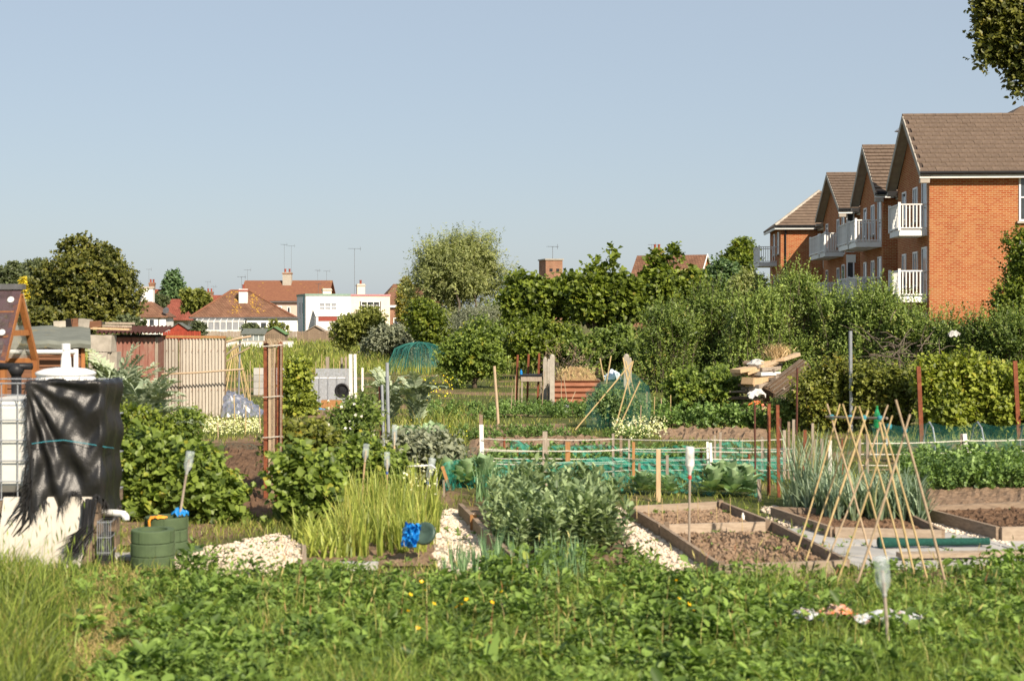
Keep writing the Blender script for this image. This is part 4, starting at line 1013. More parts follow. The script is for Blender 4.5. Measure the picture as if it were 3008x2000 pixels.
bush('bright yellow green raspberry thicket at the second rusty post', 2950, 28.5, [(2920, 1130, 75, 65), (3010, 1150, 80, 80), (2950, 1210, 110, 70)], 'rasp', 179, 1400, (.08, .06), 'raspberry_thicket', True, canes=(150, 60))
bush('low shrub with pale leaves under the log and timber heap', 2310, 30.5, [(2310, 1215, 40, 30), (2350, 1210, 40, 35)], 'hedge', 181, 1000, (.06, .04))
# ---- currant and berry bushes of the near plots
bush('large leafy currant bush beside the black sheeted tank', 450, 17.0, [(420, 1425, 90, 105), (500, 1400, 95, 95), (430, 1350, 75, 60), (400, 1490, 65, 65)], 'currant', 191, 1100, (.075, .066), 'currant_bush', True, 'near currant bushes', canes=(130, 50))
bush('currant bush with light leaves behind the stacked green rings', 615, 16.8, [(585, 1420, 90, 80), (640, 1460, 70, 65), (570, 1480, 80, 55)], 'currant', 193, 900, (.075, .066), 'currant_bush', True, 'near currant bushes', canes=(120, 46))
bush('dark leafy currant bush at the foot of the rusty post bundle', 895, 16.6, [(895, 1450, 70, 70), (865, 1390, 35, 45), (930, 1410, 45, 45)], 'currant', 195, 550, (.075, .066), 'currant_bush', True, 'near currant bushes', canes=(75, 42))
bush('tall thin raspberry canes behind the dark currant bush', 850, 19.5, [(850, 1330, 55, 60), (930, 1320, 50, 60)], 'bramble', 197, 700, (.07, .055), 'raspberry_canes', shoots=20)
bush('straggly climbing rose behind the bottles on sticks', 1020, 20.5, [(1010, 1290, 55, 75), (1060, 1230, 40, 55), (1000, 1380, 50, 50)], 'hedge', 199, 1300, (.05, .035), 'rose_bush', shoots=20)
bush('dark green bush behind the bottles on sticks', 1090, 19.2, [(1060, 1380, 60, 55), (1130, 1400, 60, 40)], 'currant', 201, 1000, (.07, .055), 'bush')
bush('grey green broad bean bush beside the corner of the net fence', 1240, 20.5, [(1200, 1350, 60, 50), (1280, 1340, 60, 45)], 'grey', 203, 900, (.075, .05), 'bush')
bush('bright green climbing bean plant behind the rusty posts', 870, 34.5, [(868, 1150, 34, 50), (875, 1090, 26, 40), (880, 1190, 45, 35)], 'rasp', 205, 900, (.09, .07), 'climbing_bean', crown='foliage')
bush('low green bush at the foot of the corrugated screen', 560, 26, [(545, 1250, 40, 22)], 'currant', 207, 300, (.06, .045))
bush('green nettle patch behind the currant bush', 400, 21, [(390, 1265, 70, 40), (470, 1290, 50, 35)], 'syc', 209, 800, (.06, .045), 'nettle_patch')
# ================================================================== TANK, SHEDS, SCREENS (left side)
M['fabric_black'] = pmat('fabric_black', (.016, .015, .015), (.008, .008, .008), 6, None, .40, .5, .006, 70, spec=.5)
M['felt_roof'] = tile_mat('felt_roof', (.19, .20, .17), (.13, .14, .12), (.42, .30, .07), .60)
M['plank_brown'] = pmat('plank_brown', (.20, .095, .05), (.11, .05, .03), 3, (.6, 4, 8), .8, .35, .004)
M['timber_warm'] = pmat('timber_warm', (.36, .15, .05), (.24, .09, .035), 4, (6, 6, 1), .6, .2, .003)
M['poly_brown'] = pmat('poly_brown', (.075, .045, .05), (.05, .03, .035), 2, None, .22, .05, .002, spec=.6)
M['asbestos'] = pmat('asbestos', (.50, .46, .40), (.39, .35, .30), 3, (6, 6, .7), .9, .35, .004)
M['red_wall'] = pmat('red_wall', (.27, .125, .095), (.30, .22, .17), 3.5, (3, 3, .6), .85, .35, .004, c3=(.22, .07, .05))
M['ring_green'] = pmat('ring_green', (.085, .125, .06), (.06, .09, .045), 5, None, .7, .3, .003)
M['teal_sheet'] = pmat('teal_sheet', (.02, .30, .24), (.015, .2, .17), 3, None, .6)
M['board_white'] = pmat('board_white', (.64, .60, .53), (.50, .45, .38), 2.0, None, .7, .2, .003)
M['dark_hole'] = pmat('dark_hole', (.012, .011, .010), (.008, .008, .008))

# ---- caged water tank on a stand
TD = 13.95; TL = GX(290, TD)            # front right bottom corner of the cage
TZ0, TZ1 = .60, 1.68; TW = 1.2; TDp = 1.0
tank = thing('water_tank', 'caged white plastic water tank raised on a stand, half covered in black sheeting', 'tank', GX(290, TD), R(2))
tb = MB(); 
def rbox(mb, lo, hi, r=.06):
    x0, y0, z0 = lo; x1, y1, z1 = hi
    def ring(x0, x1, y0, y1, z, r): return [(x0 + r, y0, z), (x1 - r, y0, z), (x1, y0 + r, z), (x1, y1 - r, z), (x1 - r, y1, z), (x0 + r, y1, z), (x0, y1 - r, z), (x0, y0 + r, z)]
    vs_ = ring(x0 + r, x1 - r, y0 + r, y1 - r, z0, r) + ring(x0, x1, y0, y1, z0 + r, r) + ring(x0, x1, y0, y1, z1 - r, r) + ring(x0 + r, x1 - r, y0 + r, y1 - r, z1, r)
    fs_ = [tuple(range(7, -1, -1)), tuple(range(24, 32))]
    for j in range(3):
        for i in range(8): fs_.append((j * 8 + i, j * 8 + (i + 1) % 8, (j + 1) * 8 + (i + 1) % 8, (j + 1) * 8 + i))
    mb.add(vs_, fs_)
rbox(tb, (-TW + .04, .04, TZ0 + .06), (-.04, TDp - .04, TZ1 - .16), .07)
tb.build('bottle', M['tank_plastic'], tank)
hz = [TZ0, TZ0 + .17, TZ0 + .36, TZ0 + .55, TZ0 + .74, TZ0 + .92, TZ1]
for z in hz:
    MB().tube([(-TW, 0, z), (0, 0, z), (0, TDp, z), (-TW, TDp, z), (-TW, 0, z)], .007, 6).build('cage_bar', M['galv'], tank)
for i in range(9):
    x = -TW + TW * i / 8
    MB().tube([(x, 0.012, TZ0), (x, .012, TZ1)], .006, 6).build('cage_bar', M['galv'], tank)
for i in range(1, 7):
    y = TDp * i / 7
    MB().tube([(-.012, y, TZ0), (-.012, y, TZ1)], .006, 6).build('cage_bar', M['galv'], tank)
st = MB()
for x in (-1.12, -.6, -.1):
    for y in (.12, .85): st.box((x, y, TZ0 / 2 - .06), (.18, .2, TZ0 - .12))
st.b2((-TW, 0, TZ0 - .12), (0, TDp, TZ0 - .015))
st.build('stand', M['wood_board'], tank)
MB().tube([(-.05, .18, .44 + .02), (.16, .10, .455), (.22, .06, .45), (.245, .03, .43), (.25, .02, .40)], [.035, .035, .036, .034, .032], 10).build('outlet_pipe', M['white_plastic'], tank, smooth=True)
# black sheet: draped over the right part, ragged hem
def drape():
    rg = np.random.default_rng(5); m = MB(); nu, nv = 60, 44
    ids = {}
    for j in range(nv + 1):
        for i in range(nu + 1):
            u, v = i / nu, j / nv
            # path round the front (0-.78) then the right side (.78-1)
            s_ = u * 1.36
            hem = 1.10 + .05 * math.sin(u * 9) + .05 * math.sin(u * 23 + 1) + (.16 * max(0, (u - .72)) / .28)
            z = TZ1 + .02 - v * (hem if u > .06 else hem * 1.05)
            pull = math.exp(-((u) / .14) ** 2)
            # folds fan out from the upper-left corner
            ang = math.atan2(v * 1.0 + .03, u + .02)
            fold = .034 * math.sin(ang * 17 + 1.2 * math.sin(ang * 5)) * min(1, math.hypot(u, v) * 2.2) * (1 - .55 * u)
            fold += .014 * math.sin(v * 20 + 5 * u + 2 * math.sin(u * 9)) * (.3 + u) + .007 * math.sin(33 * u + 17 * v) + float(rg.normal()) * .0015
            off = -.035 - fold - .05 * v * (1 - u)
            if s_ < 1.0: p = (-.66 + s_ * .68 + .06 * v * (1 - u), off, z)
            else:
                q = (s_ - 1.0); p = (.04 + fold * .6 + .012 * math.sin(q * 40), q * 2.0, z - .06 * q)
            ids[i, j] = len(m.v); m.v.append(p)
    for j in range(nv):
        for i in range(nu):
            m.f.append((ids[i, j], ids[i + 1, j], ids[i + 1, j + 1], ids[i, j + 1])); m.m.append(0)
    # top flap lying on the cage
    b0 = [m.v[ids[i, 0]] for i in range(nu + 1)]
    st_ = len(m.v)
    for (x, y, z) in b0: m.v.append((min(x, .0) if y < .05 else .0, max(y, 0) + .12, TZ1 + .025))
    for i in range(nu): m.f.append((st_ + i, st_ + i + 1, ids[i + 1, 0], ids[i, 0])); m.m.append(0)
    # frayed threads at hem, left edge and top
    for k in range(520):
        e = rg.random()
        if e < .55: i = int(rg.integers(0, nu)); a = Vector(m.v[ids[i, nv]]); d = Vector((rg.normal() * .03, -.02 + rg.normal() * .02, -rg.uniform(.03, .17)))
        elif e < .8: j = int(rg.integers(0, nv)); a = Vector(m.v[ids[0, j]]); d = Vector((-rg.uniform(.01, .07), rg.normal() * .02, -rg.uniform(.02, .1)))
        else: i = int(rg.integers(0, nu)); a = Vector(m.v[ids[i, 0]]); d = Vector((rg.normal() * .03, rg.normal() * .03, rg.uniform(.0, .06)))
        w_ = rg.uniform(.002, .006)
        m.add([a + Vector((-w_, 0, .01)), a + Vector((w_, 0, .01)), a + d], [(0, 1, 2)])
    return m
cl = drape().build('black_sheet', M['fabric_black'], None, smooth=True)
cl.location = tank.location; cl.rotation_euler = tank.rotation_euler
props(cl, 'torn black woven plastic sheet draped over the caged water tank', 'sheet')
fr_ = MB(); rg = np.random.default_rng(9)      # long torn strips hanging down left
for k in range(110):
    right = k % 7; a = Vector((-.62 + rg.normal() * .03, -.08, 1.1 - rg.random() * .5)) if not right else Vector((-.06 + rg.normal() * .03, -.10, .62 - rg.random() * .1)); e = a + Vector((-.10 - rg.random() * .14, -.05, -.35 - rg.random() * .3)) if not right else Vector((-.18 + rg.normal() * .05, -.30, .08 + rg.random() * .2)); mid = a.lerp(e, .5) + Vector((.06, -.03, -.06))
    fr_.tube([a, mid, e], [.009, .008, .002], 4)
fo = fr_.build('torn_strips', M['fabric_black'], cl)
# twine round the tank
tw = MB(); tw.tube([(-.58, -.13, 1.13), (-.45, -.13, 1.15), (-.3, -.10, 1.16), (-.05, -.09, 1.12), (.06, .05, 1.08), (.07, .3, 1.05)], .004, 5)
o = tw.build('twine', M['twine_blue'], None); o.location = tank.location; o.rotation_euler = tank.rotation_euler
props(o, 'thin teal twine tied round the black sheet on the tank', 'twine')
# board leaning against the stand
wb_ = MB(); c = tank.location
wb_.add([(-.90, -.20, 0), (-.12, -.20, 0), (-.05, -.05, .63), (-.86, -.05, .63), (-.90, -.17, 0), (-.12, -.17, 0), (-.05, -.02, .63), (-.86, -.02, .63)], [(0, 1, 2, 3), (5, 4, 7, 6), (0, 4, 5, 1), (1, 5, 6, 2), (2, 6, 7, 3), (3, 7, 4, 0)])
o = wb_.build('white_board', M['board_white'], None); o.location = c; o.rotation_euler = tank.rotation_euler
props(o, 'stained white board leaning against the stand of the water tank', 'board')
# wire crate beside
cr = thing('wire_crate', 'small dark wire crate beside the stand of the water tank', 'crate', c + Vector((.02, -.12, 0)), R(6))
m = MB()
for z in (.12, .26, .40): m.tube([(0, 0, z), (.12, 0, z), (.12, .3, z), (0, .3, z), (0, 0, z)], .005, 5)
for i in range(7): m.tube([(.12 * i / 6, 0, .1), (.12 * i / 6, 0, .42)], .004, 5)
m.build('wire_frame', M['galv'], cr)
MB().b2((0, .01, 0), (.115, .29, .11)).build('base_block', M['black_plastic'], cr); MB().b2((.01, .02, .12), (.11, .28, .28)).build('inner_box', M['black_plastic'], cr)
# lid and bottle on the tank
ld = thing('barrel_lid', 'white plastic barrel lid lying on top of the caged water tank', 'lid', P(193, 1125, 14.3))
prof = [(.272, .0), (.278, .02), (.278, .05), (.268, .055), (.268, .075), (.280, .08), (.280, .10), (.265, .112), (.20, .135), (.10, .148), (0, .15)]
MB().lathe(prof, 40).build('lid_shell', M['white_plastic'], ld, smooth=True)
MB().tube([(-.12, -.275, .02), (-.06, -.29, .045), (0, -.295, .05), (.06, -.29, .045), (.12, -.275, .02)], .01, 6).build('handle', M['black_plastic'], ld)
bt = thing('plastic_bottle', 'white plastic bottle with screw cap standing on the barrel lid', 'bottle', P(194, 1125, 14.3) + Vector((0, 0, .146)))
MB().lathe([(.047, 0), (.05, .01), (.046, .09), (.036, .14), (.032, .155), (.030, .17)], 20).build('body', M['white_plastic'], bt, smooth=True)
MB().lathe([(.040, .168), (.041, .175), (.041, .225), (.038, .23)], 20).build('cap', M['white_plastic'], bt)
# black T-shaped pipe behind the tank
tp = thing('pipe_fitting', 'black plastic T shaped pipe standing behind the water tank', 'pipe', GX(48, 15.2))
zt = ZY(1076, 15.2)
MB().tube([(0, 0, 0), (0, 0, zt - .06)], .05, 14).build('riser', M['black_plastic'], tp, smooth=True)
MB().tube([(-.2, 0, zt), (.16, 0, zt)], .035, 12).build('crossbar', M['black_plastic'], tp, smooth=True)
MB().lathe([(.05, zt - .1), (.085, zt - .03), (.04, zt + .03)], 12).build('collar', M['black_plastic'], tp, smooth=True)
# steep little greenhouse roof
af = thing('timber_cold_frame', 'tall narrow timber frame with steep tinted plastic roof behind the water tank', 'cold frame', GX(58, 16.2), R(-5))
hz_, ez = ZY(856, 16.2), ZY(1062, 16.2); hw = .42; ln = 1.3
for x in (0, -ln):
    MB().beam((x, 0, hz_ - .04), (x, -hw, ez), .06, .05).build('rafter', M['timber_warm'], af); MB().beam((x, 0, hz_ - .04), (x, hw, ez), .06, .05).build('rafter', M['timber_warm'], af)
    MB().b2((x - .02, -hw * .62, ez + .28), (x + .02, hw * .62, ez + .34)).build('tie_beam', M['timber_warm'], af)
    for y in (-hw, hw): MB().b2((x - .03, y - .03, 0), (x + .03, y + .03, ez + .02)).build('leg', M['timber_warm'], af)
for y in (-hw, hw): MB().beam((-ln, y, ez), (0, y, ez), .05, .05).build('eave_rail', M['timber_warm'], af)
for z in (.35, .7): MB().beam((-ln, -hw * (1 - z) - .01, ez + (hz_ - ez) * z), (0, -hw * (1 - z) - .01, ez + (hz_ - ez) * z), .04, .03).build('purlin', M['timber_warm'], af)
M['tinted'] = clear_mat('tinted_sheet', (.09, .055, .06), .85, .2)
M['white_sheet'] = clear_mat('white_sheet', (.55, .56, .52), .9, .4)
MB().add([(-ln, -hw - .06, ez - .05), (.03, -hw - .06, ez - .05), (.03, -.02, hz_ + .02), (-ln, -.02, hz_ + .02)], [(0, 1, 2, 3)]).build('roof_sheet', M['tinted'], af)
MB().add([(-ln, hw + .04, ez - .05), (.03, hw + .04, ez - .05), (.03, .02, hz_ + .02), (-ln, .02, hz_ + .02)], [(3, 2, 1, 0)]).build('roof_sheet', M['white_sheet'], af)
MB().beam((-ln, 0, hz_ + .05), (.05, 0, hz_ + .05), .09, .06).build('ridge_cap', M['metal_dark'], af)
for (x, t) in ((-.06, .12), (-.06, .58), (-.7, .12), (-.7, .58)):
    y = -hw * t - .07 * t - .035; z = hz_ + (ez - hz_) * t
    MB().lathe([(0, -.008), (.036, -.005), (.034, .006), (0, .012)], 14, rot=Matrix.Rotation(R(62), 3, 'X')).build('washer', M['white_plastic'], af, loc=(x, y, z))
# ---- stacked green rings
def rings(lab, px, py, n, rad, seed):
    t = thing('ring_stack', lab, 'planter', G(px, py), R(seed * 31), 'stacks of green plastic rings'); h = .118
    for i in range(n):
        m = MB(); z = i * h; r2 = rad * (1 + .004 * (i % 2))
        m.lathe([(rad * .68, z + .002), (r2 * .985, z + .002), (r2, z + .008), (r2, z + h - .012), (r2 * .985, z + h - .003), (rad * .68, z + h - .003), (rad * .68, z + .002)], 40)
        o = m.build('ring', M['ring_green'], t)
        a = .6 + i * .8
        for q in range(4):
            aa = a + q * 1.57
            MB().box((math.cos(aa) * rad * 1.0, math.sin(aa) * rad * 1.0, z + h / 2), (.012, .010, h * .86), Matrix.Rotation(aa, 3, 'Z')).build('seam_rib', M['ring_green'], o)
    MB().lathe([(rad * .675, .0), (rad * .675, n * h - .07), (0, n * h - .06)], 24).build('soil_fill', M['dark_hole'], t)
    return t
rings('stack of dark green plastic rings at the edge of the long grass', 449, 1666, 3, .197, 1)
rb_ = rings('stack of dark green plastic rings holding a bottle on a stick', 489, 1622, 3, .205, 2)
sl_ = MB().box((0, 0, .03), (.34, .24, .06), Matrix.Rotation(R(12), 3, 'Z')); o = sl_.build('plastic_block', M['ring_green'], None, loc=G(545, 1626)); props(o, 'flat dark green plastic block beside the ring stack', 'block')
sl_ = MB().box((0, 0, .02), (.30, .25, .04), Matrix.Rotation(R(4), 3, 'Z')); o = sl_.build('paving_slab', M['slab'], None, loc=G(348, 1640)); props(o, 'single pale paving slab between the water tank and ring stack', 'slab')
M['orange'] = pmat('orange_plastic', (.75, .30, .03), (.6, .22, .03), 8); M['blue'] = pmat('blue_plastic', (.015, .24, .62), (.01, .16, .45), 8, rough=.4, spec=.5)
def rag(name, lab, cat, loc, size, mat, seed, n=9, flat=.5, rotz=0, crump=.35):
    """crumpled sheet lying on something"""
    rg_ = np.random.default_rng(seed); m = MB(); sx, sy, sz = size
    hgt = rg_.random((n, n)) * crump + .4 * np.sin(np.linspace(0, 3.1, n))[:, None] * np.sin(np.linspace(0, 3.1, n))[None]
    vs_ = [((i / (n - 1) - .5) * sx + rg_.normal() * sx * .03, (j / (n - 1) - .5) * sy + rg_.normal() * sy * .03, hgt[j, i] * sz) for j in range(n) for i in range(n)]
    m.add(vs_, [(j * n + i, j * n + i + 1, (j + 1) * n + i + 1, (j + 1) * n + i) for j in range(n - 1) for i in range(n - 1)])
    o = m.build(name, mat, None, loc=loc, rot=(0, 0, rotz)); props(o, lab, cat)
    return o
zr_ = 3 * .118
rag('orange_glove', 'orange glove hanging over the rim of the green ring stack', 'glove', G(489, 1622) + Vector((-.03, -.17, zr_)), (.15, .09, .05), M['orange'], 3)
MB_ = MB().tube([G(489, 1622) + Vector((-.10, -.19, zr_ + .02)), G(489, 1622) + Vector((-.115, -.225, zr_ - .02)), G(489, 1622) + Vector((-.11, -.225, zr_ - .09))], .012, 6)
o = MB_.build('orange_strap', M['orange'], None); props(o, 'orange strap dangling down the side of the green ring stack', 'strap')
rag('blue_bag', 'scrap of bright blue plastic in the green ring stack', 'plastic scrap', G(489, 1622) + Vector((.14, -.05, zr_)), (.16, .08, .14), M['blue'], 4)

# ---- bottles on sticks
M['clear_b'] = clear_mat('bottle_clear', (.62, .70, .72), .3, .1); M['blue_cap'] = pmat('blue_cap', (.03, .08, .35)); M['red_cap'] = pmat('red_cap', (.45, .06, .04))
M['white_b'] = clear_mat('bottle_white', (.80, .79, .75), .8, .25)
def stick_bottle(lab, base, top, D, bl, bw, stick, mat, neck=None, r=.012, extra=0.0, ribs=True):
    """base, top: photo pixels of the stick foot and the bottle's upper end; bottle upside down on the stick"""
    a = P(*base, D); b = P(*top, D); t = thing('bottle_on_stick', lab, 'bottle', a, 0)
    v = b - a; L_ = v.length; u = v.normalized()
    MB().tube([(0, 0, -.05), u * (L_ * .5), u * (L_ - bl * .35)], r, 8).build('stick', stick, t)
    rot = u.to_track_quat('Z', 'Y').to_matrix(); b0 = L_ - bl
    pr = [(bw * .16, b0), (bw * .18, b0 + .02), (bw * .17, b0 + .03), (bw * .45, b0 + bl * .32)]
    nr = 7
    for i in range(nr):
        z = b0 + bl * (.36 + .56 * i / nr); pr += [(bw * (.5 if not ribs else .47), z), (bw * .5, z + bl * .03)]
    pr += [(bw * .5, b0 + bl * .95), (bw * .42, b0 + bl), (bw * .2, b0 + bl * .985), (0, b0 + bl * .97)]
    m = MB().lathe(pr, 18, rot=rot); m.build('bottle', mat, t, smooth=True)
    if neck: MB().lathe([(bw * .2, b0 - .03), (bw * .2, b0 + .005)], 12, rot=rot).build('cap', neck, t)
    return t
stick_bottle('clear bottle upside down on a stick in the front grass beside the plastic bag', (2615, 1945), (2588, 1632), 9.97, .275, .105, M['wood_grey'], M['clear_b'])
stick_bottle('white bottle with red cap upside down on a tall stick beside the raised bed', (2024, 1628), (2027, 1311), 14.5, .285, .088, M['wood_grey'], M['white_b'], M['red_cap'], ribs=False)
stick_bottle('clear bottle on a stick leaning out of the green ring stack', (528, 1500), (560, 1325), 14.55, .235, .088, M['wood_grey'], M['clear_b'])
stick_bottle('clear bottle on a pale stick standing behind the dark currant bush', (1060, 1475), (1077, 1303), 18.0, .225, .08, M['wood_new'], M['clear_b'])
stick_bottle('bluish ribbed bottle with blue cap on a stick behind the garlic', (1137, 1460), (1137, 1327), 18.6, .245, .078, M['wood_new'], M['clear_b'], M['blue_cap'])
stick_bottle('tall grey bottle on a long stick beside the grey pole', (1157, 1440), (1159, 1247), 19.4, .275, .075, M['wood_new'], M['clear_b'])
stick_bottle('tilted clear bottle with blue cap on a stick above the garlic', (1247, 1460), (1271, 1345), 18.0, .29, .09, M['wood_grey'], M['clear_b'], M['blue_cap'])

# ---- plank shed with felt roof and white gutter
SD = 22.0
ps = thing('plank_shed', 'brown plank shed with grey felt roof and white gutter behind the water tank', 'shed', GX(250, SD), R(16))
ze, zb = ZY(1004, SD), ZY(957, SD + 2.2)
for i in range(12):
    z0 = .02 + i * .155
    MB().add([(-1.9, -.03, z0), (-.05, -.03, z0), (-.05, -.004, z0 + .165), (-1.9, -.004, z0 + .165), (-1.9, 0.02, z0), (-.05, 0.02, z0), (-.05, .02, z0 + .165), (-1.9, .02, z0 + .165)], [(0, 1, 2, 3), (0, 4, 5, 1), (1, 5, 6, 2), (3, 2, 6, 7), (0, 3, 7, 4)]).build('plank', M['plank_brown'], ps)
MB().b2((-.055, -.05, 0), (0, .03, ze - .05)).build('corner_post', M['timber_warm'], ps)
MB().b2((-1.45, -.05, 0), (-1.38, .0, ze - .05)).build('batten', M['timber_warm'], ps)
MB().b2((-1.9, .021, 0), (-.03, 2.1, ze - .03)).build('body', M['plank_brown'], ps)
rf = MB(); nx_ = 14
for i in range(nx_ + 1):
    x = -2.0 + 2.08 * i / nx_; w_ = .012 * math.sin(i * 2.1)
    rf.v += [(x, -.16, ze - .09 + w_), (x, -.18, ze - .03 + w_), (x, -.10, ze + .02 + w_), (x, 2.25, zb + w_), (x, 2.25, zb - .05)]
for i in range(nx_):
    for j in range(4): rf.f.append((i * 5 + j, (i + 1) * 5 + j, (i + 1) * 5 + j + 1, i * 5 + j + 1)); rf.m.append(0)
rf.f.append((nx_ * 5, nx_ * 5 + 1, nx_ * 5 + 2, nx_ * 5 + 3, nx_ * 5 + 4)); rf.m.append(0)
rf.build('felt_roof', M['felt_roof'], ps)
MB().tube([(-1.9, -.24, ze - .13), (-.13, -.24, ze - .14)], .033, 10).build('gutter', M['white_plastic'], ps)
MB().tube([(-.13, -.22, ze - .10), (-.13, -.22, ze - .16), (-.13, -.2, ze - .6), (-.13, -.2, 0)], .036, 10).build('downpipe', M['white_plastic'], ps)
MB().lathe([(0, -.03), (.07, -.02), (.07, .02), (.03, .03), (.03, .05), (0, .05)], 12, rot=Matrix.Rotation(R(90), 3, 'X')).build('hose_reel', M['black_plastic'], ps, loc=(-1.18, -.08, ze - .42))
for i, (px, w_, h_, mt, rz) in enumerate(((178, .19, .10, 'concrete', 4), (206, .12, .13, 'dark_hole', -8), (222, .10, .14, 'plank_brown', 10), (250, .19, .13, 'concrete', -10), (282, .18, .10, 'plank_brown', 6))):
    p = GX(px, SD + 2.0); zz = zb - .02
    o = MB().box((0, 0, h_ / 2), (w_, .12, h_)).build('building_block', M[mt], None, loc=(p.x, p.y, zz), rot=(0, R(-rz * .6), R(rz)))
    props(o, ['pale level concrete block next to the black one on the felt roof', 'black block standing second in the row on the felt roof', 'brown wooden block in the middle of the row on the felt roof', 'tilted pale concrete block on the felt roof', 'brown wooden block nearest the rubble on the felt roof'][i], 'block', 'blocks weighing down the felt roof')
# rubble stack between the sheds
rs = thing('rubble_stack', 'stack of old bricks, boards and rubble between the two sheds', 'rubble', GX(300, 26))
rr = random.Random(4); zz = 0
for i in range(26):
    x = .06 + rr.uniform(-.12, .12); row = i // 4; z = .10 + row * .29
    nm, mt = ('block', rr.choice(('concrete', 'wood_grey', 'slab')))
    MB().box((x, rr.uniform(-.1, .1), z), (rr.uniform(.3, .5), .3, .28), Matrix.Rotation(rr.uniform(-.06, .06), 3, 'Y')).build(nm, M[mt], rs)
for i in range(3): MB().beam((-.15 + i * .1, -.1, 2.10 + i * .045), (.5, -.05 + i * .1, 2.08 + i * .05), .25, .035).build('board', M['wood_grey' if i else 'wood_new'], rs)
# ---- red shed with corrugated roof
RD = 33.0
rsd = thing('red_shed', 'weathered red painted shed with dark corrugated iron roof beside the corrugated screen', 'shed', GX(312, RD), R(6))
W = 145 * RD / FPX; zt = ZY(985, RD)
for i in range(6):
    MB().b2((W * i / 6, 0, 0), (W * (i + 1) / 6 - .008, .03, zt - .03)).build('plank', M['red_wall'], rsd)
MB().b2((W - .03, -.025, 0), (W + .03, .035, zt - .02)).build('corner_post', M['wood_grey'], rsd)
MB().b2((0, .031, 0), (W, 1.6, zt - .05)).build('body', M['red_wall'], rsd)
def corrugated(x0, x1, zf, y0, y1, n=20, amp=.02, vert=False, per=.076):
    m = MB(); N_ = int((x1 - x0) / per * 8)
    for i in range(N_ + 1):
        x = x0 + (x1 - x0) * i / N_; a = amp * math.sin(2 * math.pi * (x - x0) / per)
        m.v += [(x, y0, zf(y0) + a), (x, y1, zf(y1) + a)]
    for i in range(N_): m.f.append((2 * i, 2 * i + 2, 2 * i + 3, 2 * i + 1)); m.m.append(0)
    return m
corrugated(-.2, W + .15, lambda y: zt + .06 + (y + .3) * .06, -.3, 1.8, amp=.028, per=.09).build('corrugated_roof', M['rust_dark'], rsd)
MB().b2((-.1, -.06, zt - .04), (W + .1, .0, zt + .02)).build('eave_shade', M['dark_hole'], rsd)  # near-black strip stands in for the shadow under the roof edge
o = MB().add([(0, 0, 0), (.22, .02, 0), (.2, .02, 1.0), (.03, 0, 1.05), (.12, -.03, .5)], [(0, 1, 4), (1, 2, 4), (2, 3, 4), (3, 0, 4)]).build('teal_sheet', M['teal_sheet'], None, loc=P(463, 1120, 35.5)); props(o, 'teal plastic sheet hanging between red shed and corrugated screen', 'sheet')
# ---- corrugated asbestos screen
AD = 34.4
sc_ = thing('corrugated_screen', 'pale upright corrugated sheets forming a screen beside the red shed', 'screen', GX(478, AD), R(1))
zt = ZY(994, AD); k = AD / FPX
def vsheet(x0, x1, y, h, per=.146, amp=.03, z0=0.0):
    m = MB(); N_ = max(8, int((x1 - x0) / per * 10))
    for i in range(N_ + 1):
        x = x0 + (x1 - x0) * i / N_; a = amp * math.sin(2 * math.pi * (x - x0) / per)
        m.v += [(x, y + a, z0), (x, y + a, h), (x, y + a + .008, h), (x, y + a + .008, z0)]
    for i in range(N_):
        for j in range(4): m.f.append((4 * i + j, 4 * i + (j + 1) % 4, 4 * i + 4 + (j + 1) % 4, 4 * i + 4 + j)); m.m.append(0)
    return m
vsheet(0.02, 47 * k, 0, zt, per=.074, amp=.03).build('corrugated_sheet', M['asbestos'], sc_)
vsheet(54 * k, 182 * k, .0, zt - .01, per=.074, amp=.03).build('corrugated_sheet', M['asbestos'], sc_)
MB().b2((47 * k, .03, 0), (54 * k, .09, zt)).build('post', M['wood_grey'], sc_)
MB().b2((-.02, .03, 0), (.05, .1, zt)).build('post', M['wood_board'], sc_); MB().b2((178 * k, .04, 0), (184 * k, .1, zt)).build('post', M['wood_board'], sc_)
MB().beam((-.25, .02, zt + .05), (184 * k, .02, zt + .03), .12, .05).build('top_rail', M['wood_orange'], sc_)
for zz in (.62, 1.52):
    for i in range(10): MB().lathe([(.012, 0), (.008, .012), (0, .014)], 6, rot=Matrix.Rotation(R(90), 3, 'X')).build('bolt', M['rust'], sc_, loc=(.1 + i * .145, -.025, zz))
o = MB().tube([P(430, 1101, 34.0), P(570, 1095, 34.0), P(716, 1084, 34.0)], .022, 8).build('bamboo_pole', M['bamboo_old'], None); props(o, 'long bamboo pole tied across the corrugated screen', 'pole')
# pole lattice right of the screen
for i, (a, b, r_, mt, lab) in enumerate((((655, 1008), (738, 988), .03, 'bamboo_old', 'weathered rail running from the corrugated screen to the far poles'), ((655, 1050), (708, 1010), .02, 'wood_grey', 'thin grey branch tied diagonally beside the corrugated screen'), ((655, 1068), (735, 1020), .018, 'bamboo_old', 'old bamboo cane slanting beside the corrugated screen'), ((700, 1215), (705, 1000), .022, 'galv', 'thin galvanised pole with rusty top beside the corrugated screen'))):
    o = MB().tube([P(*a, 34.8 + i * .05), P((a[0] + b[0]) / 2, (a[1] + b[1]) / 2 - 3, 34.8 + i * .05), P(*b, 34.8 + i * .05)], r_, 8).build('pole', M[mt], None); props(o, lab, 'pole')
wg = thing('cane_wigwam', 'wigwam of thin bamboo canes beyond the corrugated screen', 'plant support', GX(690, 37))
rc = random.Random(6)
for i in range(9):
    a = 6.283 * i / 9; MB().tube([(math.cos(a) * .45, math.sin(a) * .45, -.02), (math.cos(a) * .04, math.sin(a) * .04, 1.55 + rc.uniform(-.1, .15))], .012, 6).build('cane', M['bamboo'], wg)
